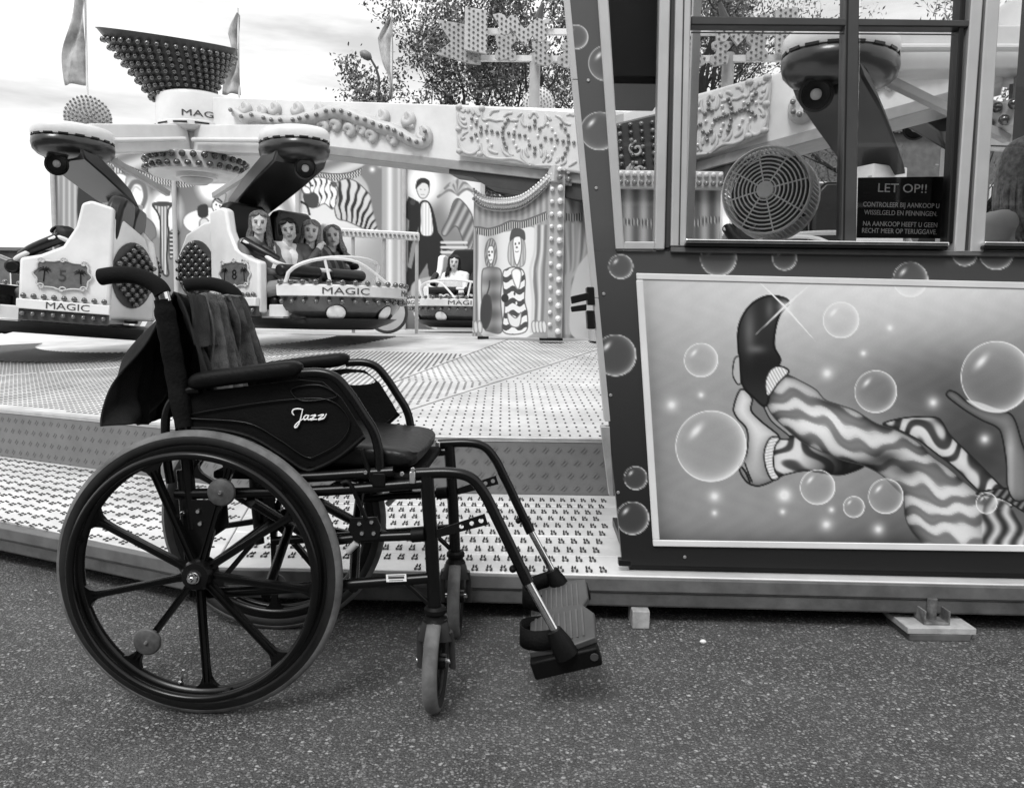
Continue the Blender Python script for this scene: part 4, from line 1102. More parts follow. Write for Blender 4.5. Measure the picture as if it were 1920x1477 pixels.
# cross brace under the seat
for s_ in (-1, 1):
    MB().tube([(0.32, s_ * FY, 0.27), (0.28, 0, 0.36), (0.25, -s_ * FY, 0.455)], 0.011, 12).build('cross_brace', MAT['frame'], chair)
    MB().tube([(0.13, s_ * FY, 0.25), (0.12, 0, 0.35), (0.10, -s_ * FY, 0.455)], 0.011, 12).build('cross_brace', MAT['frame'], chair)
MB().tube([(0, -TRK, AX), (0, TRK, AX)], 0.008, 12).build('axle', MAT['frame'], chair)
# maker's sticker on the lower rail
p = L(743, 1083, -FY - .0125)
MB().box((0, 0, 0), (.043, .001, .016)).build('sticker', MAT['wletter'], chair, M=Matrix.Translation(p) @ Matrix.Rotation(-.06, 4, 'Y'))
for k, (h, w) in enumerate(((.0045, .034), (.0012, .036), (.0012, .03))):
    MB().box((0, 0, 0), (w, .0006, h)).build('sticker_print', MAT['letter'], chair, M=Matrix.Translation(p + Vector((0, -.0008, (.001, .0055, -.005)[k]))) @ Matrix.Rotation(-.06, 4, 'Y'))
# --- casters
fork = MB()
fork.lathe([(0, .016), (.017, .016), (.0215, .011), (.0215, .003), (.018, 0), (.018, -.004), (.024, -.012)], Matrix.Translation((0, 0, .198)), 24)
# crown and two legs of the fork (local y = wheel axle)
crown = [[(.02 * math.cos(a), .022 * math.sin(a), .19) for a in [k * PI / 8 for k in range(16)]], [(.021 * math.cos(a), .026 * math.sin(a), .178) for a in [k * PI / 8 for k in range(16)]], [(.018 * math.cos(a), .031 * math.sin(a), .16) for a in [k * PI / 8 for k in range(16)]], [(.014 * math.cos(a), .034 * math.sin(a), .146) for a in [k * PI / 8 for k in range(16)]]]
fork2 = MB(); fork2.skin(crown, True)
for s_ in (-1, 1):
    fork2.tube([(0, s_ * .027, .165), (0.006, s_ * .031, .14), (0.012, s_ * .032, .11), (0.016, s_ * .032, .085)], [.010, .0085, .0085, .0095], 10, flat=.55)
cw_prof = [(.070, -.010), (.080, -.0145), (.090, -.0135), (.0955, -.008), (.097, 0), (.0955, .008), (.090, .0135), (.080, .0145), (.070, .010), (.070, -.010)]
ct_me = MB().lathe(cw_prof, RX, 48).mesh('caster_tyre', MAT['sidewall'], 60)
cd_me = MB().lathe([(.0865, -.0142), (.0915, -.0132), (.0962, -.0080), (.0978, 0), (.0962, .0080), (.0915, .0132), (.0865, .0142), (.085, .010), (.085, -.010), (.0865, -.0142)], RX, 48).mesh('caster_tread', MAT['tyre'], 60)
cr = MB(); cr.lathe([(.0715, -.010), (.066, -.009), (.064, 0), (.066, .009), (.0715, .010)], RX, 40)
for k in range(5): a = 2 * PI * k / 5; cr.bar((.012 * math.cos(a), 0, .012 * math.sin(a)), (.067 * math.cos(a), 0, .067 * math.sin(a)), .012, .008, up=(0, 1, 0))
cr.lathe([(0, -.02), (.014, -.02), (.016, -.01), (.016, .01), (.014, .02), (0, .02)], RX, 20)
cr_me = cr.mesh('caster_wheel', MAT['frame'], 40)
ca_me = MB().cyl((0, -.038, 0), (0, .038, 0), .0055, seg=10).mesh('caster_axle', MAT['chrome'])
stem_me, fork_me = fork.mesh('stem_collar', MAT['blackmatt'], 40), fork2.mesh('fork', M('grey_cast_fork', 0.035, .45, var=.3, coat=.3), 50)
for s_ in (-1, 1):
    b = L(816, 1140, -FY); b.z = 0; b.y = s_ * FY
    ang = math.atan2(-CH.to_3x3().col[0].y, CH.to_3x3().col[0].x)
    w = Matrix.Translation(b) @ Matrix.Rotation(-YAW + math.radians(87 if s_ < 0 else 90), 4, 'Z') @ Matrix.Scale(1.11, 4)
    f_ = link('caster_fork', fork_me, chair, w)
    link('stem_collar', stem_me, f_)
    cm = Matrix.Translation((.016, 0, .0975))
    link('caster_wheel', cr_me, f_, cm); link('caster_tyre', ct_me, f_, cm); link('caster_tread', cd_me, f_, cm); link('caster_axle', ca_me, f_, cm)
    fpz = L(816, 1142, -FY).z
    MB().cyl((b.x, b.y, .232), (b.x, b.y, fpz + .01), .012, seg=12).build('caster_stem', MAT['frame'], chair)
# --- footrest hangers
MAT['rib'] = M('worn_rib_plastic', .08, .55, var=.3)
def hanger(s_):
    yo = -FY
    hp = LL([(775, 888), (840, 886), (880, 894), (906, 922), (930, 968), (985, 1082)], yo)
    MB().tube(spline(mir(hp, s_), 6), .0118, 14).build('hanger_tube', MAT['frame'], chair)
    cp = LL([(980, 1072), (1046, 1192)], yo)
    MB().tube(mir(cp, s_), .0088, 14).build('chrome_tube', MAT['chrome'], chair)
    kk = LL([(978, 1066), (990, 1092)], yo); MB().tube(mir(kk, s_), .0128, 14).build('tube_clamp', MAT['frame'], chair)
    kn = L(958, 1066, yo); MB().ball((kn.x + .004, s_ * FY, kn.z), (.008, .012, .008)).build('clamp_knob', MAT['blackmatt'], chair)
    # strut with holes between post and hanger
    a, b = L(790, 1008, yo), L(912, 972, yo); bm = bmesh.new()
    d = (b - a); dl = d.length; d.normalize(); nn = Vector((-d.z, 0, d.x))
    out_ = [a - nn * .007, a + d * dl - nn * .012, a + d * dl + nn * .012, a + nn * .007]
    def loop(pts):
        vs = [bm.verts.new((p.x, 0, p.z)) for p in pts]; return [bm.edges.new((vs[i], vs[(i + 1) % len(vs)])) for i in range(len(vs))]
    ed = loop(out_)
    for f in (.62, .78, .92):
        c = a + d * dl * f; ed += loop([c + (d * math.cos(k * PI / 5) + nn * math.sin(k * PI / 5)) * (.0045 + .0012 * f) for k in range(10)])
    bmesh.ops.triangle_fill(bm, edges=ed, use_beauty=True)
    me = bpy.data.meshes.new('strut'); bm.to_mesh(me); bm.free(); me.materials.append(MAT['frame'])
    o = link('strut', me, chair, Matrix.Translation((0, s_ * (FY + .004), 0))); sm = o.modifiers.new('thickness', 'SOLIDIFY'); sm.thickness = .005; sm.offset = 0
    # cuff, heel loop and foot plate
    e = mir([L(1043, 1190, yo)], s_)[0]; dr = (cp[1] - cp[0]).normalized()
    MB().tube([e - dr * .012, e + dr * .02, e + dr * .05], [.0165, .024, .026], 16).build('plate_cuff', MAT['blackmatt'], chair)
    side = -s_      # the plate reaches inward
    hl = [e + Vector((-.01, side * .005, -.012)), e + Vector((-.05, side * .02, -.022)), e + Vector((-.075, side * .06, -.028)), e + Vector((-.07, side * .11, -.03)), e + Vector((-.03, side * .135, -.032))]
    P = spline(hl, 5); rows = [[p + Vector((0, 0, -.022)), p + Vector((0, 0, .022))] for p in P]
    o = MB().skin(rows).build('heel_loop', MAT['nylon'], chair); sm = o.modifiers.new('thickness', 'SOLIDIFY'); sm.thickness = .003
    # plate tilted up at the toe
    tilt = Matrix.Translation(e + Vector((0.002, side * .012, -.036))) @ Matrix.Rotation(.22, 4, 'X') @ Matrix.Rotation(-.30, 4, 'Y')
    poly = [(-.06, 0), (-.06, side * .13), (.0, side * .15), (.065, side * .135), (.09, side * .09), (.088, 0), (.04, -side * .01)]
    pl_ = MB().prism(poly, -.008, .008, None).build('foot_plate', M('ribbed_grey_plastic', .055, .5, var=.25), chair, bevel=.003, M=tilt)
    rb = MB()
    for k in range(9): rb.bar((-.045 + k * .0135, side * .012, .0092), (-.045 + k * .0135, side * .118, .0092), .0045, .0024)
    rb.build('plate_ribs', MAT['rib'], pl_, smooth=0)
    MB().box((.012, -side * .004, -.03), (.15, .03, .046)).build('plate_bracket', MAT['blackmatt'], pl_, bevel=.005)
    MB().cyl((.075, -.022, -.026), (.075, .013, -.026), .009, seg=10).build('bracket_bolt', MAT['dgrey'], pl_)
both(hanger)

# ------------------------------------------------------------------ jacket hung over the back
def jacket():
    def denim():
        m = M('dark_denim', .010, .95, var=.6, vscale=18, bump=.5, bscale=500)
        return m
    top = L(310, 556, -FY)
    t = thing('denim_jacket', 'dark denim jacket draped over the wheelchair back', 'jacket', CH @ Matrix.Translation((top.x, 0, top.z)))
    off = Vector((top.x, 0, top.z))
    prof = LL([(356, 775), (340, 715), (326, 650), (315, 600), (308, 562), (302, 546), (292, 556), (264, 600), (238, 650), (220, 700), (206, 745), (196, 775), (192, 808)], -FY)
    P = spline(prof, 5); N = len(P); rows = []; rnd = random.Random(3)
    NU = 60
    for i, p in enumerate(P):
        v = i / (N - 1); row = []
        for j in range(NU):
            u = j / (NU - 1); y = -.185 + (.27 if i / (N - 1) < .38 else .35) * u
            hang = abs(v - .42) / .58
            f = .022 * math.sin(u * 11 + 9 * v) + .010 * math.sin(u * 29 + 7 * v + 1) + .005 * math.sin(u * 57 - 12 * v) + .006 * math.sin(v * 26 + 5 * math.sin(u * 8))
            front = v < .38
            amp = min(1, hang * 2.0) * (1.0 if front else .9)
            x = p.x + (.024 if front else 0) + f * amp * (1 if front else -1)
            if not front: x += .05 * max(0, (u - .3)) * hang * -1 + .018
            z = p.z + .010 * min(1, hang * 3) * math.sin(u * 7 + 1) + (.012 * (1 - hang) * math.sin(u * PI)) * -1
            if v < .06: z += .012 * math.sin(u * 9)
            row.append(Vector((x, y * (1 + .10 * (hang if not front else .3 * hang)), z)) - off)
        rows.append(row)
    o = MB().skin(rows).build('jacket_body', denim(), t, 80)
    o.modifiers.new('smooth', 'SUBSURF').render_levels = 1
    sm = o.modifiers.new('thickness', 'SOLIDIFY'); sm.thickness = .004
    # lighter, worn front facing and a hanging sleeve
    lt = M('worn_denim', .10, .95, var=.75, vscale=22, bump=.6, bscale=450)
    def strip(pts, ly0, ly1, name, mat, wob, n=9, lift=.0):
        Pp = spline(pts, 6); rr = []
        for i, p in enumerate(Pp):
            v = i / (len(Pp) - 1)
            rr.append([Vector((p.x + .03 + lift + wob * math.sin(k * 1.4 + v * 5) + .012 * math.sin(k / (n - 1) * PI), ly0[0] + (ly1[0] - ly0[0]) * k / (n - 1) + v * (ly0[1] + (ly1[1] - ly0[1]) * k / (n - 1)), p.z + .003 * math.sin(k * 2 + v * 9))) - off for k in range(n)])
        ob = MB().skin(rr).build(name, mat, t, 80); ob.modifiers.new('smooth', 'SUBSURF').render_levels = 1
        s2 = ob.modifiers.new('thickness', 'SOLIDIFY'); s2.thickness = .005; return ob
    strip(LL([(303, 546), (314, 585), (326, 640), (338, 695), (350, 740)], -FY), (-.11, -.0), (-.02, .05), 'front_facing', lt, .017, 15, .008)
    strip(LL([(304, 548), (312, 580), (322, 625), (334, 680), (346, 730)], -FY), (-.02, .07), (.07, .08), 'sleeve', lt, .02, 15, .022)
    strip(LL([(304, 550), (312, 580), (320, 620), (326, 650)], -FY), (-.17, 0), (-.08, .01), 'collar', M('collar_denim', .025, .9, var=.5, vscale=35, bump=.5, bscale=450), .006, 9, .006)
jacket()
# ------------------------------------------------------------------ the ride: booms, hubs, pods, cars
DZ = ZD + CAP                  # inner deck height
def bulb_mesh(name, mat, pointy=1.15):
    prof = [(0, pointy), (.38, pointy * .9), (.72, pointy * .68), (.95, .3), (1.0, 0.0), (.86, -.38), (.6, -.62), (.55, -.9)]
    return MB().lathe(prof[::-1], Matrix.Translation((0, 0, .85)), 10).mesh(name, mat, 80)
BULB = bulb_mesh('bulb', MAT['bulb']); BULBM = bulb_mesh('bulb', MAT['bulbmid']); BULBL = bulb_mesh('bulb', MAT['bulblight'])
def bulb(p, n, r, parent, me=None):
    return link('bulb', me or BULB, parent, Matrix.Translation(p) @ frame(n) @ Matrix.Scale(r, 4))
MAT['relief'] = M('cream_relief', 0.5, 0.45, var=0.08, vscale=12)
MAT['reliefgrey'] = M('grey_relief', 0.4, 0.45, var=0.15, vscale=12)
MAT['podunder'] = M('dark_pod_paint', 0.014, 0.3, var=0.2, coat=.3)
MAT['boomgrey'] = M('boom_underside', 0.3, 0.4, var=0.12)
MAT['steelw'] = M('white_enamel_tube', 0.7, 0.3, var=0.05)

def spiral(c, r, turns, a0, sgn=1, n=22):
    return [(c[0] + r * (1 - .82 * k / n) * math.cos(a0 + sgn * turns * 2 * PI * k / n), c[1] + r * (1 - .82 * k / n) * math.sin(a0 + sgn * turns * 2 * PI * k / n)) for k in range(n + 1)]
b5 = lambda P: [(420 + a / 4.683, 180 + b / 4.683) for a, b in P]
pn5 = lambda P: [(840 + a / 7.385, 180 + b / 7.385) for a, b in P]
SPINE = [(105, 145), (195, 200), (285, 187), (390, 213), (458, 230), (535, 230), (645, 230), (703, 217), (768, 197), (850, 185), (933, 153), (1000, 148), (1067, 153), (1138, 180), (1203, 212), (1272, 228), (1341, 258), (1408, 285), (1470, 297), (1527, 322), (1588, 356), (1656, 400), (1721, 423), (1787, 398), (1795, 330)]
CURL_UP = [(185, 118, 42), (325, 150, 42), (442, 122, 44), (640, 126, 44), (825, 135, 46), (1385, 190, 52), (1612, 212, 52), (1745, 345, 62)]
CURL_DN = [(870, 272, 44), (978, 258, 40), (1100, 300, 46), (1210, 296, 40), (1295, 350, 46), (1480, 378, 44)]
P_DARK = [(365, 350), (425, 418), (492, 465), (565, 512), (640, 518), (715, 540), (785, 530), (795, 470), (825, 412), (860, 360), (870, 548), (943, 563), (1018, 570), (1095, 582), (420, 565), (490, 540), (360, 612), (793, 608), (810, 680), (838, 738), (1230, 372), (1228, 440), (1157, 465), (1295, 490), (1373, 610), (1453, 628), (1535, 640), (1617, 655), (1690, 658), (1765, 675), (1590, 430), (1645, 490), (1685, 575), (1675, 745), (1645, 820), (1610, 885), (1155, 712), (1312, 710), (1228, 745), (1225, 820)]
P_PALE = [(435, 360), (575, 430), (355, 455), (970, 430), (945, 505), (445, 630), (580, 630), (635, 700), (935, 645), (970, 720), (1140, 630), (1270, 580), (1405, 420), (1465, 485), (1510, 560), (1500, 740), (1465, 800), (1410, 860)]
P_CURVES = [[(180, 190), (240, 250), (280, 215), (310, 250), (340, 210), (385, 285), (380, 215), (450, 300), (470, 290)], [(500, 240), (505, 330), (540, 365), (590, 345), (640, 355), (700, 370), (760, 365), (790, 375)], [(610, 300), (650, 240), (740, 230)], [(800, 320), (850, 275), (920, 265)], [(880, 370), (940, 365), (1000, 370)], [(990, 320), (1020, 285), (1055, 270)], [(1060, 290), (1050, 380), (1080, 440), (1115, 440)], [(1140, 280), (1160, 325), (1190, 270), (1240, 270), (1265, 330)], [(1370, 300), (1380, 380), (1340, 450), (1305, 450)], [(1370, 290), (1420, 330), (1445, 370)], [(1510, 300), (1590, 340), (1640, 400), (1720, 430)], [(1660, 300), (1720, 280), (1760, 310)],
            [(170, 280), (180, 380), (230, 450), (300, 470)], [(215, 300), (240, 335), (270, 325)], [(215, 370), (260, 405), (295, 395)], [(310, 520), (240, 560), (220, 620), (270, 600)], [(165, 620), (190, 720), (260, 800), (360, 825), (450, 770), (455, 710)], [(490, 680), (500, 780), (570, 860), (680, 890), (800, 895), (900, 890), (1000, 910), (1090, 950), (1170, 985)], [(590, 720), (600, 770), (650, 800), (720, 820)], [(780, 740), (800, 800), (860, 850), (940, 880)], [(870, 780), (890, 830), (930, 850)], [(980, 800), (1000, 770), (1030, 770)], [(1050, 760), (1040, 840), (1080, 920), (1150, 965)], [(1370, 770), (1375, 850), (1340, 940)], [(1110, 740), (1100, 800), (1140, 870)], [(1300, 760), (1320, 820), (1310, 870)], [(1230, 985), (1330, 985), (1430, 985), (1540, 1010), (1640, 1055)], [(1400, 940), (1440, 900), (1445, 860)], [(1510, 950), (1550, 910), (1540, 870)], [(1580, 980), (1640, 940), (1640, 890)], [(1690, 1000), (1760, 950), (1800, 930)]]

def make_unit(hub, cen, zh, zc, label_b, sgn, near, L_ref=None, hz=0.0):
    """hub, cen: (x,y); zh/zc: (bottom, top) heights of the boom at hub and centre; near: +-1 local y of the face seen."""
    dx = Vector((cen[0] - hub[0], cen[1] - hub[1])); Ln = dx.length; dx.normalize()
    Mb = Matrix(((dx.x, -dx.y, 0, hub[0]), (dx.y, dx.x, 0, hub[1]), (0, 0, 1, 0), (0, 0, 0, 1)))
    t = thing('ride_boom', label_b, 'ride arm', Matrix.Translation((hub[0], hub[1], DZ)), 'booms of the ride', world=True)
    wd = 0.34
    zt = lambda x: zh[1] + (zc[1] - zh[1]) * x / Ln
    zb = lambda x: zh[0] + (zc[0] - zh[0]) * x / Ln
    # beam: white web with grey underside flange
    m = MB(); x0, x1 = 0.25, Ln + .2
    vs = []
    for x in (x0, x1):
        for y in (-wd / 2, wd / 2):
            vs += [(x, y, zb(x)), (x, y, zt(x))]
    m.add(vs, [(0, 1, 5, 4), (2, 6, 7, 3), (1, 3, 7, 5), (0, 4, 6, 2), (0, 2, 3, 1), (4, 5, 7, 6)], Mb)
    m.build('beam', MAT['white'], t, smooth=0, bevel=.01)
    m = MB(); vs = []
    for x in (x0 + .2, x1):
        for y in (-wd / 2 - .012, wd / 2 + .012):
            vs += [(x, y, zb(x) - .05), (x, y, zb(x) + .03)]
    m.add(vs, [(0, 1, 5, 4), (2, 6, 7, 3), (1, 3, 7, 5), (0, 4, 6, 2), (0, 2, 3, 1), (4, 5, 7, 6)], Mb); m.build('lower_flange', MAT['boomgrey'], t, smooth=0, bevel=.006)
    xk = Ln * .62; m = MB(); vs = []
    for x, d0, d1 in ((xk, .05, .12), (xk + .3, .05, .2), (x1, .05, .2)):
        pass
    m.prism([(xk, zb(xk) - .051), (x1, zb(x1) - .051), (x1, zb(x1) - .2), (xk + .35, zb(xk + .35) - .16), (xk + .22, zb(xk + .2) - .10), (xk, zb(xk) - .09)], -wd / 2 + .02, wd / 2 - .02, Mb @ Matrix(((1, 0, 0, 0), (0, 0, 1, 0), (0, 1, 0, 0), (0, 0, 0, 1)))); m.build('cable_trough', MAT['dgrey'], t, smooth=0, bevel=.006)
    # scrolls and panel: positions normalised on the reference boom
    face = near * (wd / 2)
    def loc(px_, py_):
        q = REFI @ hit(px_, py_, REF @ Vector((0, -.17, 0)), REF.to_3x3() @ Vector((0, 1, 0)))
        f = (q.z - (RZ[0][0] + (RZ[1][0] - RZ[0][0]) * q.x / RL)) / ((RZ[0][1] - RZ[0][0]) + ((RZ[1][1] - RZ[1][0]) - (RZ[0][1] - RZ[0][0])) * q.x / RL)
        x = q.x * Ln / RL
        return Vector((x, face, zb(x) + f * (zt(x) - zb(x))))
    k = Ln / RL
    off = Vector((0, near * .02, 0)); nrm = Mb.to_3x3() @ Vector((0, near, 0))
    sp_ = [Mb @ (loc(*q) + off) for q in b5(SPINE)]
    band = spline(sp_, 4)
    MB().tube(band, [.044 + .022 * math.sin(PI * i / len(band)) for i in range(len(band))], 10, flat=1.0).build('scroll_band', MAT['relief'], t, 80)
    for q in sp_: bulb(q + nrm * .05, nrm, .021, t, BULBM)
    for lst, up in ((CURL_UP, 1), (CURL_DN, -1)):
        for (cx, cy, r) in lst:
            pts = spiral((cx, cy), r, 1.25, PI * .5 if up < 0 else -PI * .5, 1 if up > 0 else -1)
            ex = [(cx + r * 1.2, cy + up * r * 1.1), (cx + r * .4, cy + up * r * 1.0)] if up > 0 else [(cx + r * 1.3, cy - r * 1.3), (cx + r * .9, cy - r * .4)]
            P = [Mb @ (loc(*q) + off * .8) for q in b5(ex + pts)]
            P2 = spline(P, 2); MB().tube(P2, [.012 + .026 * math.sin(PI * min(1, .15 + i / len(P2))) for i in range(len(P2))], 8).build('scroll_curl', MAT['relief'], t, 80)
    # ornament panel
    cs = [loc(*q) for q in pn5([(125, 140), (1950, 235), (1990, 1110), (1190, 990), (780, 930), (160, 835)])]
    mm = MB(); mm.prism([(q.x, q.z) for q in cs], near * (wd / 2 + .01), near * (wd / 2 + .07), Mb @ Matrix(((1, 0, 0, 0), (0, 0, 1, 0), (0, 1, 0, 0), (0, 0, 0, 1)))); mm.build('ornament_panel', MAT['cream'], t, smooth=0, bevel=.02, seg=3)
    o2 = Vector((0, near * .07, 0))
    for c in P_CURVES: P = spline([Mb @ (loc(*q) + o2) for q in pn5(c)], 5); MB().tube(P, [.004 + .011 * math.sin(PI * (.12 + .76 * i / len(P))) for i in range(len(P))], 8).build('relief_curl', MAT['relief'], t, 80)
    for q in pn5(P_DARK): bulb(Mb @ (loc(*q) + o2), nrm, .016, t, BULBM)
    for q in pn5(P_PALE): bulb(Mb @ (loc(*q) + o2), nrm, .013, t, BULBL)
    for q in pn5([(180, 490), (190, 790), (470, 830), (500, 200), (185, 185)]): MB().ball(Mb @ (loc(*q) + o2), (.03, .03, .025)).build('relief_knob', MAT['relief'], t)
    # hub drum and column
    hm = Matrix.Translation((hub[0], hub[1], 0)); z0, z1 = zh[0] + .02, zh[1] + .02
    MB().lathe([(0, z1 + .01), (.30, z1 + .01), (.345, z1 - .01), (.355, z1 - .04), (.355, z0 + .07), (.37, z0 + .06), (.37, z0 + .02), (.33, z0), (.2, z0 - .01), (0, z0 - .01)], hm, 48).build('hub_drum', MAT['white'], t, 40)
    for kx in range(12):
        a = 2 * PI * kx / 12; MB().box((.371, 0, z0 + .04), (.006, .13, .014), hm @ Matrix.Rotation(a, 4, 'Z')).build('drum_slot', MAT['black'], t, smooth=0)
    me = text_mesh('MAGIC', .055, MAT['letter'], .002, .42)
    for v in me.vertices: a = -PI / 2 + v.co.x / .357; v.co = Vector((math.cos(a) * (.358 + v.co.z), math.sin(a) * (.358 + v.co.z), v.co.y))
    link('lettering', me, t, hm @ Matrix.Translation((0, 0, z0 + .1)) @ Matrix.Rotation(math.atan2(-hub[1], -hub[0]) + PI / 2 + .25, 4, 'Z'))
    MB().lathe([(.19, z0 - .012), (.19, z0 - .42), (0, z0 - .42)], hm, 32).build('hub_column', MAT['white'], t, 40)
    for kx in range(8): MB().box((.2, 0, z0 - .2), (.03, .02, .34), hm @ Matrix.Rotation(2 * PI * kx / 8, 4, 'Z')).build('column_rib', MAT['lgrey'], t, smooth=0)
    rz_ = z0 - .31
    MB().lathe([(0, rz_ + .09), (.41, rz_ + .09), (.435, rz_ + .07), (.435, rz_ - .07), (.41, rz_ - .09), (.36, rz_ - .09), (.3, rz_ - .075), (0, rz_ - .06)], hm, 48).build('bulb_ring', MAT['cream'], t, 40)
    for row in range(2):
        for kx in range(30):
            a = 2 * PI * (kx + .5 * row) / 30; d = Vector((math.cos(a), math.sin(a), 0))
            bulb(hm @ (d * .432 + Vector((0, 0, rz_ + .04 - .075 * row))), d + Vector((0, 0, .15 - .25 * row)), .033, t)
    MB().lathe([(.16, rz_ - .06), (.15, rz_ - .12), (.1, rz_ - .16), (0, rz_ - .16)], hm, 24).build('hub_boss', MAT['lgrey'], t, 40)
    return t
HUB = (-3.12, 8.0); CEN = (1.02, 7.0)
RZ = ((at(430, 258, 8).z, at(430, 190, 8).z), (at(1085, 338, 7.0).z - .05, at(1085, 216, 7.0).z))
_d = Vector((CEN[0] - HUB[0], CEN[1] - HUB[1])); RL = _d.length; _d.normalize()
REF = Matrix(((_d.x, -_d.y, 0, HUB[0]), (_d.y, _d.x, 0, HUB[1]), (0, 0, 1, 0), (0, 0, 0, 1))); REFI = REF.inverted()
boom_l = make_unit(HUB, CEN, RZ[0], RZ[1], 'white scrolled boom with drum hub carrying the studded cone', 1, -1)
HUB2 = (3.35, 5.2)
boom_r = make_unit(HUB2, (1.1, 6.5), (2.42, 2.82), (1.95, 2.5), 'white scrolled boom seen through the booth window', 1, 1)
# studded cone on top of the left hub
def dish():
    base = at(345, 196, 8.0); base.z -= .1
    t = thing('studded_cone', 'dark slanting cone covered in bulbs on the ride hub', 'cone sign', Matrix.Translation(base), world=True)
    fm = Matrix.Translation(base) @ Matrix.Rotation(math.radians(-6), 4, 'Y')
    MB().lathe([(.0, .0), (.21, .0), (.22, .2), (.0, .2)], fm, 32).build('cone_neck', MAT['mgrey'], t, 40)
    r0, kk = .235, .66
    def top(a):      # slant height at which the cone meets its slanting rim plane
        c_, s_ = math.cos(a), math.sin(a); return (.56 - .24 * r0 * c_ + .25 * r0 * s_) / (1 + .24 * kk * c_ - .25 * kk * s_)
    def pt(a, f, o=0.0):
        h = top(a) * f; r = r0 + kk * h + o; return Vector((r * math.cos(a), r * math.sin(a), .14 + h))
    A = [2 * PI * k / 64 for k in range(64)]
    rows = [[fm @ pt(a, f) for a in A] for f in (0, .25, .5, .75, 1.0)] + [[fm @ (pt(a, 1.0, .015) + Vector((0, 0, .012))) for a in A], [fm @ (pt(a, 1.0, -.02) + Vector((0, 0, .014))) for a in A], [fm @ pt(a, .5, -.05) for a in A]]
    m = MB().skin(rows, True); m.f.append(tuple(range(7 * 64, 8 * 64))); m.build('cone_shell', MAT['dgrey'], t, 40)
    for i in range(8):
        f = (i + .6) / 8.7; n = int(24 + 18 * f)
        for k in range(n):
            a = 2 * PI * (k + .5 * (i % 2)) / n
            bulb(fm @ pt(a, f), fm.to_3x3() @ Vector((math.cos(a), math.sin(a), -.66)), .0255, t)
dish()
# arms, pods and hangers
def pod(hub, pos, zc, drop, label, arm=True, tongue=None, hang=.85):
    hub, pos = Vector((hub[0], hub[1], zc)), Vector((pos[0], pos[1], zc))
    o = (pos - hub); rad = o.length; o.normalize()
    t = thing('ride_pod', label, 'ride pod', Matrix.Translation(pos), 'pods at the ends of the ride arms', world=True)
    Mp = Matrix.Translation(pos) @ Matrix(((o.x, -o.y, 0, 0), (o.y, o.x, 0, 0), (0, 0, 1, 0), (0, 0, 0, 1)))
    if arm:
        m = MB(); m.bar(hub + o * .2 + Vector((0, 0, .24)), pos - o * .1 + Vector((0, 0, .02)), .24, .24); m.build('arm', MAT['white'], t, smooth=0, bevel=.01)
        m = MB(); a = o.cross(Vector((0, 0, 1))); s2 = -1 if a.y > 0 else 1
        m.tube([hub + o * .3 + a * .17 * s2 + Vector((0, 0, .2)), pos + o * -.2 + a * .17 * s2 + Vector((0, 0, .02))], .022, 10); m.build('stay_tube', MAT['steelw'], t)
        m = MB(); m.bar(hub + o * .35 + Vector((0, 0, -.3)), pos - o * .25 + Vector((0, 0, -.06)), .05, .05); m.build('brace', MAT['lgrey'], t, smooth=0, bevel=.005)
    MB().lathe([(0, .105), (.22, .10), (.275, .09), (.293, .07), (.297, .04), (.297, .005), (.288, -.01), (0, -.01)], Mp, 40, sx=1.12, sy=.9).build('pod_cap', MAT['white'], t, 40)
    for k in range(16):
        a = 2 * PI * k / 16; MB().box((0, 0, 0), (.012, .07, .014), Mp @ Matrix.Translation((.322 * math.cos(a), .259 * math.sin(a), -.0085)) @ Matrix.Rotation(math.atan2(math.sin(a) / .9, math.cos(a) / 1.12), 4, 'Z')).build('vent_slot', MAT['black'], t, smooth=0)
    MB().lathe([(.285, -.012), (.302, -.03), (.306, -.065), (.295, -.11), (.26, -.145), (.2, -.17), (.1, -.18), (0, -.18)], Mp, 40, sx=1.10, sy=.88).build('pod_underside', MAT['podunder'], t, 50)
    tx, tz = tongue or (-.42, -.42)
    rows = []
    for f, w, h in ((0, .48, .14), (.3, .47, .2), (.65, .42, .2), (1.0, .36, .16)):
        c = Vector((.12 + (tx - .12) * f, 0, -.12 + (tz + .12) * f ** 1.15)); rows.append([Mp @ (c + Vector((.3 * q[1] * h, q[0] * w / 2, q[1] * h / 2 + .0))) for q in ((-1, -1), (1, -1), (1, 1), (-1, 1))])
    m = MB().skin(rows, True); m.f += [(3, 2, 1, 0), (12, 13, 14, 15)]; m.build('tongue', MAT['podunder'], t, smooth=20, bevel=.015)
    e = Mp @ Vector((tx - .01, 0, tz - .02))
    m = MB(); m.bar(e, e + Vector((0, 0, -hang)), .2, .26, up=(o.x, o.y, 0)); m.build('hanger_box', MAT['white'], t, smooth=0, bevel=.01)
    for k in range(4):
        for sy in (-1, 1): MB().box((0, 0, 0), (.014, .02, .028), Matrix.Translation(e + Vector((0, 0, -.08 - k * .2))) @ Mp.to_3x3().to_4x4() @ Matrix.Translation((.131, sy * .08, 0))).build('hanger_clip', MAT['lgrey'], t, smooth=0)
    q = Mp @ Vector((.16, 0, -.22)); d = (Vector((0, 0, CAM_Z)) - q); d = Vector((d.x, d.y, -d.length * .35)).normalized()
    fm = Matrix.Translation(q) @ frame(d)
    MB().lathe([(0, -.06), (.08, -.06), (.09, .05), (.075, .055), (.07, .03), (.035, .02), (0, .02)], fm, 24).build('lamp_housing', MAT['black'], t, 40)
    MB().lathe([(0, .04), (.02, .038), (.03, .03), (.03, .021), (0, .021)], fm, 16).build('lamp_lens', MAT['lgrey'], t, 40)
    return t
zp = at(550, 268, 6.9).z
p1 = at(138, 262, 6.8); p2 = at(552, 268, 6.8)
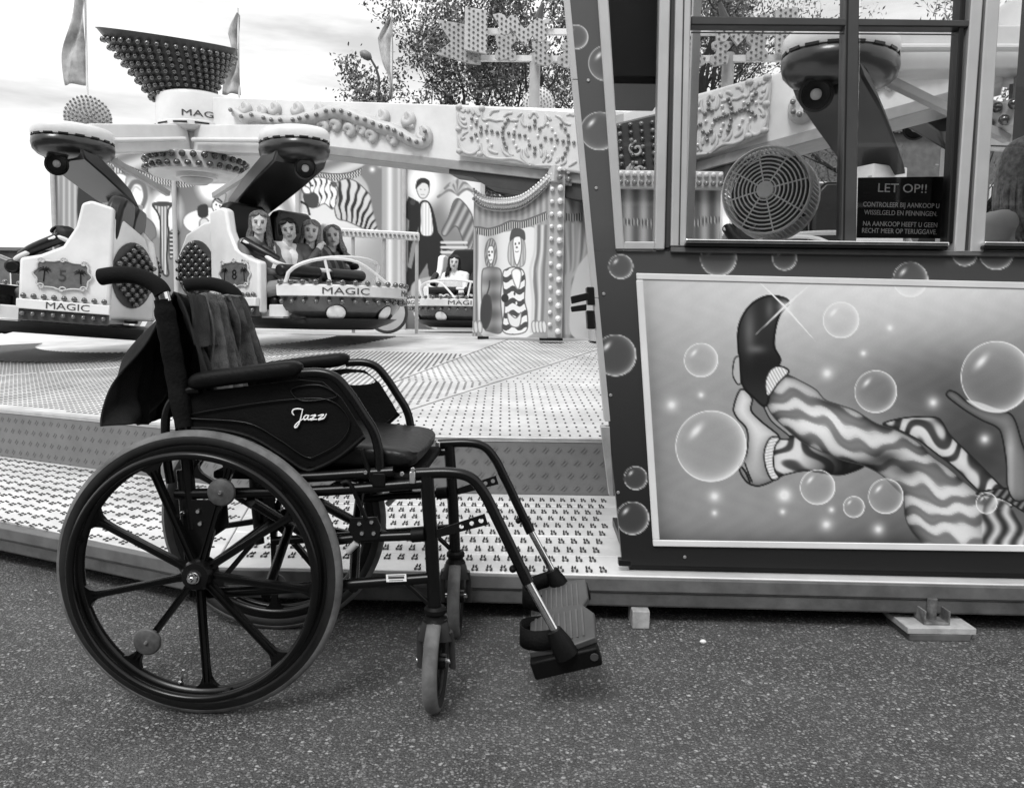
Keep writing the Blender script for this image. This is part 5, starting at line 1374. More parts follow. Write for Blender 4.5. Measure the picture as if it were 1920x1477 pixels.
pod(HUB, (p1.x, p1.y), p1.z, 0, 'white and black ride pod at the far left, above car with grey plaque', tongue=(-.45, -.44), hang=.68)
pod(HUB, (p2.x, p2.y), p2.z, 0, 'white and black ride pod above the four girls in the car', tongue=(-.84, -.48), hang=.6)
p3 = at(1576, 105, 4.5)
pod(HUB2, (p3.x, p3.y), p3.z, 0, 'large white and black ride pod seen through the booth window', tongue=(-.30, -.55), hang=.75)

p4_ = at(1745, 175, 6.3)
pod(HUB2, (p4_.x, p4_.y), p4_.z, 0, 'smaller ride pod farther back, above the notice in the booth window', tongue=(-.4, -.45), hang=.7)
# ------------------------------------------------------------------ ride cars
MAT['seat'] = M('black_seat_vinyl', .006, .35, var=.3, bump=.1, bscale=30, spec=.35)
MAT['bowl'] = M('car_bowl_paint', .05, .25, var=.2, coat=.4)
MAT['lens'] = M('headlight_lens', .8, .15, var=.1, coat=.6)
MAT['plaque'] = M('plaque_grey', .11, .5, var=.25, vscale=25)
XZ = Matrix(((1, 0, 0, 0), (0, 0, 1, 0), (0, 1, 0, 0), (0, 0, 0, 1)))     # prism: local x,z outline, extruded along y
def make_car(loc, heading, pitch, number, label, quarter=0.0, detail=True, bulbs=True):
    Mc = Matrix.Translation(loc) @ Matrix.Rotation(heading, 4, 'Z') @ Matrix.Rotation(pitch, 4, 'Y') @ Matrix.Diagonal((1, 1, .93, 1))
    t = thing('ride_car', label, 'ride car', Mc, 'cars of the ride')
    W2 = .62
    half = lambda f, n=24: [(.18 + .58 * f * math.cos(a), W2 * f * math.sin(a)) for a in [-PI / 2 + PI * k / n for k in range(n + 1)]]
    plan = lambda f: [(-.86 + .12 * (1 - f), -W2 * f), (-.3, -W2 * f)] + half(f) + [(-.3, W2 * f), (-.86 + .12 * (1 - f), W2 * f)]
    rows = [[(x, y, z) for x, y in plan(f)] for f, z in ((.55, .0), (.80, .06), (.90, .10))]
    m = MB().skin(rows, True); n = len(rows[0]); m.f += [tuple(range(n))[::-1], tuple(range(2 * n, 3 * n))]
    m.build('floor_pan', MAT['black'], t, 30)
    # nose: dark bowl, white belt, top deck
    hb = [[(x, y, z) for x, y in half(f)] for f, z in ((.62, .02), (.80, .10), (.93, .20), (.985, .285))]
    m = MB().skin(hb); n = len(hb[0]); m.f += [tuple(range(n))[::-1], tuple(range(3 * n, 4 * n))] + [tuple([i * n for i in range(4)] + [i * n + n - 1 for i in range(3, -1, -1)])]
    m.build('nose_bowl', MAT['bowl'], t, 40)
    bl_ = [[(x, y, z) for x, y in half(f)] for f, z in ((1.0, .285), (1.035, .29), (1.045, .375), (1.02, .385), (.9, .372))]
    m = MB().skin(bl_); m.f += [tuple(range(4 * n, 5 * n)), tuple(range(n))[::-1]] + [tuple([i * n for i in range(5)]), tuple([i * n + n - 1 for i in range(5)])]
    m.build('nose_belt', MAT['white'], t, 40)
    nb_ = 19
    if bulbs:
        for k in range(nb_):
            a = -PI / 2 + .06 + (PI - .12) * k / (nb_ - 1); d = Vector((math.cos(a), math.sin(a), 0))
            bulb((.18 + .585 * math.cos(a), .63 * math.sin(a), .383), (d.x * .5, d.y * .5, 1), .0235, t)
            bulb((.18 + .565 * math.cos(a), .605 * math.sin(a), .245), (d.x, d.y, -.2), .021, t)
    for ang, body, w in ((-.62, 'MAGIC', .38), (.62, 'MAGIC', .38)):
        me = text_mesh(body, .055, MAT['letter'], .002, w)
        for v in me.vertices: a = ang + v.co.x / .63; v.co = Vector((.18 + (.604 + v.co.z) * math.cos(a), (.646 + v.co.z) * math.sin(a), .305 + v.co.y))
        link('lettering', me, t)
    for ang in (-.75, .12):
        d = Vector((math.cos(ang), math.sin(ang), -.55)).normalized(); c = Vector((.18 + .58 * .865 * math.cos(ang), W2 * .865 * math.sin(ang), .15))
        fm = Matrix.Translation(c) @ frame(d)
        MB().lathe([(0, .03), (.05, .025), (.075, .008), (.075, -.02), (0, -.02)], fm, 24).build('headlight', MAT['lens'], t, 50)
        MB().torus(.078, .009, fm, 24, 8).build('headlight_ring', MAT['black'], t, 80)
    # sides
    side = [(-.62, .14), (-.03, .14), (-.03, .58), (-.16, .62), (-.30, .70), (-.38, .86), (-.41, 1.04), (-.47, 1.07), (-.62, 1.03)]
    rear = [(-1.14, .16), (-.58, .16), (-.58, .98), (-.76, .96), (-1.0, .86), (-1.14, .62)]
    for s_ in (-1, 1):
        MB().prism(side, s_ * (W2 - .08), s_ * (W2 + .01), XZ).build('side_panel', MAT['white'], t, smooth=25, bevel=.022, seg=3)
        Q = Matrix.Translation((-.6, s_ * (W2 - .04), 0)) @ Matrix.Rotation(s_ * quarter, 4, 'Z') @ Matrix.Translation((.6, -s_ * (W2 - .04), 0))
        MB().prism(rear, s_ * (W2 - .12), s_ * (W2 - .04), Q @ XZ).build('rear_quarter', MAT['white'], t, smooth=25, bevel=.03, seg=3)
        fm = Q @ Matrix.Translation((-.86, s_ * (W2 - .037), .53)) @ frame((0, s_, 0), (1, 0, 0))
        MB().lathe([(0, .012), (.20, .012), (.215, .006), (.215, 0), (0, 0)], fm, 32, sx=1.12, sy=1.25).build('bulb_roundel', MAT['dgrey'], t, 40)
        if bulbs:
            for ix in range(-4, 5):
                for iy in range(-6, 7):
                    if (ix % 2) == (iy % 2) and (ix / 4.6) ** 2 + (iy / 6.2) ** 2 < 1: bulb(fm @ Vector((ix * .05, iy * .0395, .01)), fm.to_3x3() @ Vector((0, 0, 1)), .024, t)
        # belt along the side
        MB().box((-.33, s_ * (W2 + .032), .235), (.60, .045, .075)).build('side_belt', MAT['white'], t, bevel=.006)
        MB().box((-.33, s_ * (W2 + .004), .155), (.58, .05, .085)).build('side_skirt', MAT['dgrey'], t, bevel=.006)
        if bulbs:
            for k in range(9):
                bulb((-.59 + k * .065, s_ * (W2 + .03), .278), (0, s_ * .35, 1), .021, t); bulb((-.59 + k * .065, s_ * (W2 + .03), .165), (0, s_, -.1), .019, t)
        me = text_mesh('MAGIC', .05, MAT['letter'], .002, .28)
        link('lettering', me, t, Matrix.Translation((-.36, s_ * (W2 + .055), .212)) @ frame((0, s_, 0), (-s_, 0, 0)))
        # number plaque with ornate rim
        c = Vector((-.31, s_ * (W2 + .012), .475)); fm = Matrix.Translation(c) @ frame((0, s_, 0), (-s_, 0, 0))
        out_ = [(r_ * .19 * math.cos(a), r_ * .115 * math.sin(a)) for a, r_ in [(2 * PI * k / 40, 1 + .07 * math.cos(8 * 2 * PI * k / 40) - .06 * math.cos(4 * PI * k / 40 * 2)) for k in range(40)]]
        MB().prism(out_, 0, .008, fm).build('number_plaque', MAT['plaque'], t, smooth=0)
        MB().tube([fm @ Vector((x, y, .008)) for x, y in out_], .0075, 6, closed=True).build('plaque_rim', MAT['relief'], t, 80)
        for (sx_, sy_) in ((-1, 1), (1, 1), (-1, -1), (1, -1), (0, 1.15), (0, -1.15)):
            MB().tube([fm @ Vector((sx_ * .135 + q[0] * (1 if sx_ >= 0 else -1), sy_ * .098 + q[1], .012)) for q in spiral((0, 0), .026, 1.1, 0)], .006, 6).build('rim_curl', MAT['relief'], t, 80)
        for sx_ in (-1, 1):
            pm = MB(); pm.tube([fm @ Vector((sx_ * .12, -.06, .011)), fm @ Vector((sx_ * .115, .03, .011))], .004, 5)
            for a in (-.9, -.2, .5, 1.2, 2.0, 2.8, 3.6): pm.tube([fm @ Vector((sx_ * .115, .03, .011)), fm @ Vector((sx_ * .115 + .028 * math.cos(a), .036 + .022 * math.sin(a), .011)), fm @ Vector((sx_ * .115 + .045 * math.cos(a), .02 + .02 * math.sin(a), .011))], [.004, .003, .001], 4)
            pm.build('palm_motif', MAT['black'], t, 60)
        if number: link('number', text_mesh(number, .085, MAT['black'] if number == '8' else MAT['dgrey'], .003), t, fm @ Matrix.Translation((0, -.045, .008)))
        # grab bar and shoulder pad
        MB().tube(spline([(-.33, s_ * (W2 - .06), .74), (-.24, s_ * (W2 - .03), .76), (-.1, s_ * (W2 - .1), .66)], 4), .017, 10).build('bar_arm', MAT['steelw'], t)
        MB().tube(spline([(-.27, s_ * (W2 - .05), .765), (-.1, s_ * (W2 - .1), .67), (.0, s_ * (W2 - .16), .60)], 4), .042, 12).build('bar_pad', MAT['seat'], t, 80)
        # step well
        MB().box((.09, s_ * (W2 - .1), .155), (.22, .05, .12)).build('step_well', MAT['cream'], t, bevel=.01); MB().box((.09, s_ * (W2 - .06), .105), (.24, .1, .016)).build('step_edge', MAT['alu'], t, bevel=.003)
    if not quarter: MB().prism([(-.98, .16), (-.80, .16), (-.72, .9), (-.9, .86)], -W2 + .14, W2 - .14, XZ).build('rear_wall', MAT['white'], t, smooth=25, bevel=.03)
    # seats
    for s_ in (-1, 1):
        o = MB().prism([(-.25, .26), (.25, .26), (.27, .75), (.26, 1.06), (.18, 1.16), (-.18, 1.16), (-.26, 1.06), (-.27, .75)], -.06, .06, Matrix.Translation((-.46, s_ * .275, 0)) @ Matrix.Rotation(-.14, 4, 'Y') @ Matrix(((0, 0, 1, 0), (1, 0, 0, 0), (0, 1, 0, 0), (0, 0, 0, 1)))).build('seat_back', MAT['seat'], t, smooth=50, bevel=.035, seg=4)
        MB().box((-.22, s_ * .265, .23), (.5, .5, .12)).build('seat_base', MAT['seat'], t, smooth=50, bevel=.04, seg=4)
    MB().box((-.25, 0, .135), (.55, 1.05, .07)).build('seat_box', MAT['cream'], t, bevel=.01)
    # lap bar
    MB().tube(spline([(-.1, -W2 + .1, .66), (.02, -W2 + .12, .58), (.06, -.3, .545), (.06, .3, .545), (.02, W2 - .12, .58), (-.1, W2 - .1, .66)], 6), .02, 10).build('lap_bar', MAT['steelw'], t)
    for s_ in (-1, 1): MB().tube([(.055, s_ * .5, .515), (.055, s_ * .06, .515)], .056, 14).build('lap_pad', MAT['seat'], t, bevel=.02)
    # arched rail over the nose
    arch = []
    for k in range(25):
        a = -PI / 2 + PI * k / 24; q = math.sin(PI * k / 24)
        arch.append((.14 + .30 * math.cos(a) ** 1, .52 * math.sin(a), .385 + .26 * q ** .45))
    MB().tube(arch, .016, 10).build('nose_rail', MAT['steelw'], t, 80)
    for yy in (-.22, .22): MB().tube([arch[12 + (-5 if yy < 0 else 5)], (.42, yy * 1.3, .385)], .012, 8).build('rail_strut', MAT['steelw'], t)
    MB().tube(spline([arch[7], (.5, -.05, .60), (.62, .22, .40)], 5), .013, 8).build('rail_strut', MAT['steelw'], t)
    return t, Mc
c8 = at(598, 600, 7.0)
car8, M8 = make_car(Vector((c8.x, 7.0, .745)), math.radians(-31), 0, '8', 'white ride car numbered 8 carrying four girls')
c5 = at(70, 600, 6.3)
car5, M5 = make_car(Vector((c5.x, 6.3, .70)), math.radians(196), math.radians(-4), '5', 'white ride car at the left edge with a dark rider', quarter=1.1)
c9 = at(868, 590, 10.6)
car9, M9 = make_car(Vector((c9.x, 10.6, .74)), math.radians(-115), 0, None, 'white ride car farther back beside the clown panel')
car7, M7 = make_car(Vector((2.0, 5.35, .80)), math.radians(-104), 0, None, 'white ride car seen through the booth window behind the fan')

# ------------------------------------------------------------------ curtain fence panel with clowns
def fence():
    P0, P1, P2 = at(886, 626, 7.35), at(1033, 632, 6.95), at(1108, 634, 7.3)
    zbm = DZ + .02
    t = thing('clown_panel', 'painted curtain panel with two clowns and bulb studded post', 'fence panel', Matrix.Translation((P1.x, P1.y, DZ)), world=True)
    top_px = [(884, 366), (905, 381), (940, 386), (975, 380), (1005, 358), (1033, 327)]
    tp = spline([Vector((a, b, 0)) for a, b in top_px], 8)
    tX = np.array([p.x for p in tp]); tY = np.array([p.y for p in tp])
    def zfront(s):    # top height at fraction s of the front panel
        x = 886 + (1033 - 886) * s; y = np.interp(x, tX, tY)
        d = 7.35 + (6.95 - 7.35) * s
        return np.array([at(float(a), float(b), float(c)).z for a, b, c in zip(x, y, d)])
    def ff(S, T):
        z1 = zfront(S); z = z1 + (zbm - z1) * T
        return np.stack([P0.x + (P1.x - P0.x) * S, P0.y + (P1.y - P0.y) * S, z], 1)
    c8_ = lambda Lp: [(720 + a / 3.888, 280 + b / 3.888) for a, b in Lp]
    def paint(p):
        p.c[:] = 148
        p.c += 22 * np.sin(p.U * .55) * np.clip((430 - p.V) / 40, 0, 1)
        # inner scene
        p.poly(c8_([(690, 640), (720, 620), (900, 600), (1090, 570), (1110, 700), (1110, 880), (1085, 960), (1085, 1345), (690, 1330)]), lambda u, v: 215 - 45 * np.exp(-((u - 920) / 14) ** 2), 2)
        # valance fringe
        fr = c8_([(645, 600), (700, 600), (760, 610), (840, 590), (920, 555), (1000, 555), (1080, 530), (1180, 490)])
        p.stroke(fr, 12, lambda u, v: 110 + 90 * np.sin(u * 1.5), 1.5); p.stroke([(a, b - 8) for a, b in fr], 3, 90)
        # side drape right, gathered
        for x0 in (1085, 1110, 1135, 1160): p.stroke(c8_([(x0 + 20, 560), (x0 + 15, 740), (x0 - 8 + (x0 - 1120) * .3, 890), (x0, 1100), (x0 - 10, 1330)]), 5, 195 if x0 % 2 else 110, 3)
        p.poly(c8_([(640, 620), (685, 630), (690, 800), (680, 1000), (690, 1330), (640, 1330)]), lambda u, v: 140 + 30 * np.sin(u * .8), 2)
        # short clown
        p.poly(c8_([(735, 760), (750, 680), (785, 650), (815, 690), (822, 790), (800, 850), (750, 850)]), lambda u, v: 130 + 40 * np.sin(u * 1.3 + v * .3), 1.5, edge=115, ew=.8)
        p.poly(c8_([(752, 740), (770, 705), (798, 715), (802, 790), (780, 838), (758, 800)]), 226, 1, edge=105, ew=.8)
        p.ell(*c8_([(768, 772)])[0], 2.0, 2.0, 30); p.ell(*c8_([(765, 748)])[0], 1.5, 2.2, 40); p.ell(*c8_([(788, 748)])[0], 1.5, 2.2, 40); p.stroke(c8_([(764, 806), (775, 810), (786, 804)]), 1.3, 110)
        p.poly(c8_([(715, 900), (745, 865), (800, 860), (850, 880), (858, 960), (850, 1100), (860, 1325), (760, 1325), (730, 1290), (712, 1100)]), lambda u, v: 150 - 45 * np.exp(-((u - 925) / 12) ** 2) + 18 * np.sin(v * .2), 1.5, edge=95, ew=.8)
        p.poly(c8_([(745, 1060), (775, 1080), (785, 1180), (770, 1260), (740, 1310), (708, 1260), (708, 1150), (725, 1080)]), 62, 1.5, edge=70, ew=.8)
        p.stroke(c8_([(770, 960), (765, 1010), (745, 1070)]), 2.5, 60)
        # tall clown with hat
        p.poly(c8_([(905, 800), (910, 700), (935, 650), (1010, 650), (1030, 720), (1025, 830), (985, 860), (930, 850)]), lambda u, v: 168 + 25 * np.sin(u * 1.1), 1.5, edge=135, ew=.8)
        p.poly(c8_([(940, 670), (960, 635), (995, 640), (1003, 720), (990, 800), (968, 845), (948, 790)]), 228, 1, edge=105, ew=.8)
        p.poly(c8_([(920, 665), (935, 590), (980, 580), (1020, 600), (1025, 660), (990, 635), (950, 640)]), 72, 1.2, edge=70, ew=.8)
        p.ell(*c8_([(958, 690)])[0], 1.4, 2.4, 40); p.ell(*c8_([(985, 685)])[0], 1.4, 2.4, 40); p.stroke(c8_([(958, 745), (968, 750), (980, 744)]), 1.4, 105); p.ell(*c8_([(968, 715)])[0], 2, 2, 90)
        coat = c8_([(865, 920), (900, 870), (960, 860), (1010, 880), (1030, 950), (1025, 1100), (1045, 1200), (1030, 1330), (870, 1330), (880, 1150)])
        p.poly(coat, lambda u, v: np.where(np.sin(v * .28 + np.sin(u * .25) * .9) > .1, 66, 222).astype(float), 1.2, edge=85, ew=.8)
        p.poly(c8_([(930, 900), (965, 870), (1000, 900), (985, 1010), (960, 1000)]), 230, 1.2, edge=125, ew=.8); p.ell(*c8_([(952, 1052)])[0], 1.8, 3.5, 60); p.ell(*c8_([(965, 1122)])[0], 1.8, 3.5, 225); p.poly(c8_([(900, 1190), (960, 1230), (1000, 1190), (985, 1290), (920, 1280)]), 215, 1.2, edge=105, ew=.8)
        p.ell(*c8_([(882, 1085)])[0], 7, 8, 40)
        # flowers at the foot
        for x in (640, 660, 690, 1085, 1110, 1135, 1160): p.poly(c8_([(x, 1330), (x - 8, 1270), (x + 10, 1250), (x + 25, 1290), (x + 20, 1335)]), 205, 1.2, edge=135, ew=.8)
        for (x, y, r) in ((1196, 548, 5), (1186, 1042, 7)): pass
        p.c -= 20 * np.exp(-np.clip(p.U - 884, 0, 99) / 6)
    sheet('painted_front', ff, 150, 300, paint, MAT['print'], t, 1.1)
    # backing board
    n = 24; m = MB(); S = np.linspace(0, 1, n); zz = zfront(S); fwd = Vector((-(P1.y - P0.y), P1.x - P0.x, 0)).normalized()
    if fwd.y < 0: fwd = -fwd
    rows = [[(P0.x + (P1.x - P0.x) * s + fwd.x * d, P0.y + (P1.y - P0.y) * s + fwd.y * d, z) for s in S] for d, zl in ((.004, 0), (.04, 0)) for z in [None]] if False else None
    a_ = [(P0.x + (P1.x - P0.x) * s + fwd.x * .004, P0.y + (P1.y - P0.y) * s + fwd.y * .004, z - .002) for s, z in zip(S, zz)]; b_ = [(x + fwd.x * .04, y + fwd.y * .04, z) for x, y, z in a_]
    m.skin([[(x, y, zbm) for x, y, z in a_], a_, b_, [(x, y, zbm) for x, y, z in b_]]); m.build('backing_board', MAT['mgrey'], t, smooth=20)
    # side panel
    def fs(S, T):
        z1 = at(1033, 327, 6.95).z; z2 = at(1108, 350, 7.3).z; z = (z1 + (z2 - z1) * S); z = z + (zbm - z) * T
        return np.stack([P1.x + .055 + (P2.x - P1.x) * S, P1.y + (P2.y - P1.y) * S, z], 1)
    def paint2(p):
        p.c[:] = 150 + 25 * np.sin(p.U * .35)
        p.stroke([(1046, 402), (1070, 408), (1100, 405)], 14, lambda u, v: 110 + 90 * np.sin(u * 1.3), 1.5)
        for k in range(4): p.stroke([(1060 + k * 14, 420), (1066 + k * 8, 500), (1060 + k * 3, 530), (1062 + k * 6, 625)], 5, 200, 4)
        p.poly([(1090, 490), (1075, 525), (1070, 560), (1072, 628), (1125, 628), (1125, 470)], 225, 2)
    sheet('painted_side', fs, 50, 160, paint2, MAT['print'], t, 1.1)
    # top trim with bulbs
    tr = []
    for s, z in zip(S, zz): tr.append(Vector((P0.x + (P1.x - P0.x) * s, P0.y + (P1.y - P0.y) * s - .03, z)))
    rows = [[q + Vector((0, dy, dz)) for q in tr] for dy, dz in ((.0, -.055), (-.012, -.05), (-.012, .035), (.0, .045), (.06, .045), (.06, -.055))]
    m = MB().skin(rows); m.build('top_trim', MAT['relief'], t, smooth=25)
    cum = 0
    for i in range(34):
        f = i / 33 * (len(tr) - 1); k = min(int(f), len(tr) - 2); q = tr[k] + (tr[k + 1] - tr[k]) * (f - k)
        bulb(q + Vector((0, -.012, -.03)), (0, -1, -.2), .0145, t, BULBM); bulb(q + Vector((0, -.012, .01)), (0, -1, .4), .013, t, BULBL); bulb(q + Vector((0, .02, .045)), (0, -.2, 1), .013, t, BULBL)
    # bulb post
    zt_ = at(1040, 327, 6.95).z
    MB().box((P1.x + .03, P1.y + .01, (zbm + zt_) / 2), (.13, .08, zt_ - zbm)).build('post', MAT['lgrey'], t, bevel=.006)
    for k in range(12): bulb((P1.x + .055, P1.y - .03, zbm + .06 + k * (zt_ - zbm - .18) / 11), (0, -1, 0), .028, t, BULBL); bulb((P1.x - .015, P1.y - .03, zbm + .12 + k * (zt_ - zbm - .25) / 11), (0, -1, 0), .02, t, BULBL)
    cap = MB(); q0, q1 = Vector((P1.x - .03, P1.y - .04, zt_)), Vector((P2.x + .05, P2.y - .1, at(1090, 350, 7.2).z)); cap.bar(q0, q1, .09, .14); cap.build('cap_board', MAT['relief'], t, smooth=0, bevel=.008)
    nn = (q1 - q0).cross(Vector((0, 0, 1))).normalized()
    if nn.y > 0: nn = -nn
    for k in range(6):
        q = q0 + (q1 - q0) * ((k + .5) / 6) + nn * .046
        bulb(q + Vector((0, 0, -.03)), nn, .026, t, BULBM); bulb(q + Vector((0, 0, .035)), nn, .022, t, BULBL)
    MB().box((P0.x + .1, P0.y - .05, DZ + .01), (.1, .1, .02)).build('foot', MAT['black'], t, smooth=0); MB().box((P1.x, P1.y, DZ + .01), (.2, .12, .02)).build('foot', MAT['black'], t, smooth=0)
fence()
# ------------------------------------------------------------------ people
MAT['cloth'] = M_print('skin_and_cloth', .7, 0.0)
def person(label, Mw, J, tone, hair=None, scale=1.0, voxel=.0095, group=None):
    """one continuous body mesh grown round the joints J (local metres, z up, facing +x)."""
    V = {k: Vector(v) for k, v in J.items()}
    skin_, top_, leg_ = tone['skin'], tone['top'], tone['leg']
    sl = tone.get('sleeve', top_)
    pr = []          # (a, b, ra, rb, grey)
    def cap(a, b, ra, rb, g): pr.append((Vector(a), Vector(b), ra, rb, g))
    up = (V['neck'] - V['pelvis']).normalized()
    lat = (V['sh_l'] - V['sh_r']).normalized(); fw = lat.cross(up).normalized()
    chest = V['pelvis'].lerp(V['neck'], .68); waist = V['pelvis'].lerp(V['neck'], .34)
    for s_, sh in ((1, V['sh_l']), (-1, V['sh_r'])):
        cap(V['pelvis'] + lat * s_ * .065, waist + lat * s_ * .05, .105, .092, leg_ if False else top_)
        cap(waist + lat * s_ * .05, chest + lat * s_ * .06, .092, .105, top_)
        cap(chest + lat * s_ * .06, V['neck'] + lat * s_ * .07 - up * .05, .10, .065, top_)
        cap(V['neck'] - up * .03, sh, .055, .055, top_)
    for s_ in ('l', 'r'):
        cap(V['sh_' + s_], V['el_' + s_], .055, .043, sl); cap(V['el_' + s_], V['wr_' + s_], .042, .028, tone.get('fore', sl))
        w = V['wr_' + s_]; d = (w - V['el_' + s_]).normalized(); pn_ = tone.get('palm_' + s_, Vector((0, 0, 1))); sd_ = d.cross(pn_).normalized()
        cap(w, w + d * .045, .026, .03, skin_)
        for k, (o_, l_) in enumerate(((-.024, .052), (-.009, .062), (.007, .058), (.021, .046))):
            b0 = w + d * .06 + sd_ * o_; b1 = b0 + d * l_ * .55; b2 = b1 + (d * .6 - pn_ * .8).normalized() * l_ * .5
            cap(b0, b1, .0095, .009, skin_); cap(b1, b2, .009, .0078, skin_)
        cap(w + d * .02 - sd_ * .022, w + d * .055 - sd_ * .045, .011, .009, skin_)
        if 'kn_' + s_ in V:
            cap(V['hip_' + s_], V['kn_' + s_], .085, .058, leg_); cap(V['kn_' + s_], V['an_' + s_], .056, .04, leg_)
            f = V['an_' + s_]; cap(f, f + fw * .13 - up * .04, .04, .033, 18)
    cap(V['neck'] - up * .04, V['head'] - up * .05, .050, .043, skin_)
    # head
    h = V['head']; hf = Vector(tone.get('look', fw)).normalized(); hu = (up * .8 + Vector((0, 0, .4)) + lat * tone.get('tilt', 0)).normalized(); hl = hu.cross(hf).normalized(); hu = hf.cross(hl).normalized()
    def hp(x, y, z): return h + hf * x + hl * y + hu * z
    cap(hp(-.028, 0, .03), hp(.012, 0, .034), .080, .075, skin_)                       # skull
    cap(hp(.022, 0, .012), hp(.026, 0, -.032), .068, .056, skin_)                      # face
    for s_ in (-1, 1):
        cap(hp(.045, s_ * .026, -.012), hp(.042, s_ * .024, -.024), .034, .032, skin_)  # cheeks
        cap(hp(.02, s_ * .034, -.045), hp(.045, s_ * .012, -.066), .026, .024, skin_)   # jaw
        cap(hp(.0, s_ * .076, -.012), hp(-.008, s_ * .078, .014), .011, .014, skin_)    # ears
        cap(hp(.0885, s_ * .025, .012), hp(.0865, s_ * .035, .012), .0055, .005, skin_ * .45)
        cap(hp(.090, s_ * .019, .0285), hp(.083, s_ * .043, .030), .0042, .0036, skin_ * .62)
    cap(hp(.054, 0, -.070), hp(.056, 0, -.074), .022, .021, skin_)                      # chin
    cap(hp(.086, 0, .004), hp(.1, 0, -.018), .0075, .0105, skin_)                       # nose
    cap(hp(.0835, -.018, -.043), hp(.0875, 0, -.0465), .0048, .0058, skin_ * .66); cap(hp(.0875, 0, -.0465), hp(.0835, .018, -.043), .0058, .0048, skin_ * .66)
    m = MB()
    for a, b, ra, rb, g in pr:
        d = b - a
        if d.length > 1e-4:
            dn = d.normalized(); n = 6
            P = [a - dn * ra * math.cos(PI / 2 * k / 4) for k in range(4)] + [a, b] + [b + dn * rb * math.sin(PI / 2 * (k + 1) / 4) for k in range(4)]
            R = [max(.0006, ra * math.sin(PI / 2 * k / 4)) for k in range(4)] + [ra, rb] + [max(.0006, rb * math.cos(PI / 2 * (k + 1) / 4)) for k in range(4)]
            m.tube(P, R, 14)
    me = m.mesh('tmp', None, 0)
    o = bpy.data.objects.new('tmp', me); COL.objects.link(o)
    md = o.modifiers.new('r', 'REMESH'); md.mode = 'VOXEL'; md.voxel_size = voxel
    s2 = o.modifiers.new('s', 'SMOOTH'); s2.factor = .5; s2.iterations = 2
    dg = bpy.context.evaluated_depsgraph_get()
    bm_ = bpy.data.meshes.new_from_object(o.evaluated_get(dg)); bpy.data.objects.remove(o)
    n = len(bm_.vertices); co = np.empty(n * 3, np.float32); bm_.vertices.foreach_get('co', co); co = co.reshape(-1, 3)
    best = np.full(n, 1e9); g_ = np.zeros(n)
    for a, b, ra, rb, g in pr:
        A, D = np.array(a), np.array(b - a); L2 = max(1e-9, D @ D); t_ = np.clip(((co - A) @ D) / L2, 0, 1)
        sd = np.linalg.norm(co - A - t_[:, None] * D, axis=1) - (ra + (rb - ra) * t_)
        if g < skin_ * .9 and ra < .009: sd -= .004
        u = sd < best; best[u] = sd[u]; g_[u] = g
    if 'stripe' in tone:
        sel = g_ == top_; g_[sel] *= 1 + tone['stripe'] * np.sign(np.sin(co[sel, 1] * 60 + co[sel, 2] * 30))
    c = np.clip(g_, 0, 255) / 255; lv = np.where(c <= .04045, c / 12.92, ((c + .055) / 1.055) ** 2.4)
    at_ = bm_.color_attributes.new('print', 'FLOAT_COLOR', 'POINT'); at_.data.foreach_set('color', np.stack([lv, lv, lv, np.ones_like(lv)], 1).astype(np.float32).ravel())
    bm_.materials.clear(); bm_.materials.append(MAT['cloth']); bm_.shade_smooth(); bm_.name = 'body'
    root = link('person', bm_, None, Mw @ Matrix.Scale(scale, 4)); tag(root, label, 'person', group)
    # hair: a skull cap of overlapping locks
    if hair:
        rnd = random.Random(hash(label) % 1000 if False else len(label)); hm = MB(); ln = hair['len']
        for i in range(hair.get('n', 300)):
            az = rnd.uniform(-PI, PI); fr = abs(az); sg = 1 if az > 0 else -1
            st = hp(.02 + rnd.uniform(-.03, .03), .012 + rnd.uniform(-.012, .012), .112)
            if fr < .8:
                if not hair.get('fringe', True) and fr < .35: continue
                e_ = math.sin(az) * .078 + sg * .012
                tgt = [hp(.055, math.sin(az) * .055, .104), hp(.074, e_, .078), hp(.070, e_ + sg * .012, .045 + .02 * (1 - fr) + rnd.uniform(0, .012))]
            else:
                yy, xx = math.sin(az) * .084, math.cos(az) * .086 - .016
                drop = ln * rnd.uniform(.7, 1.08)
                tgt = [hp(xx * .72, yy * .8, .088), hp(xx, yy, .03), hp(xx * .98 - .012, yy * 1.02, -.03 if drop > .05 else .0)]
                if drop > .08: tgt += [hp(xx * .95 - .012, yy * 1.12 + rnd.uniform(-.012, .012), -.04 - drop * .5), hp(xx * .9 + rnd.uniform(-.01, .03), yy * 1.3 + rnd.uniform(-.02, .02), -.05 - drop)]
            P = spline([st] + tgt, 4); hm.tube(P, [.0085] * 2 + [.0078] * (len(P) - 4) + [.005, .002], 5)
        hm.ball((0, 0, 0), (.088, .083, .078), Matrix.Translation(hp(-.018, 0, .042)) @ Matrix((hf, hl, hu)).transposed().to_4x4(), 14, 10)
        ob = hm.build('hair', hair['mat'], root, 80)
        if hair.get('bun'): MB().ball(hp(-.10, 0, .03), (.045, .045, .04)).build('hair_bun', hair['mat'], root)
    return root
HB = M('light_brown_hair', .11, .6, var=.6, vscale=60, spec=.3); HD = M('dark_hair', .015, .5, var=.4, vscale=60, spec=.3); HL = M('fair_hair', .2, .6, var=.5, vscale=60, spec=.3)
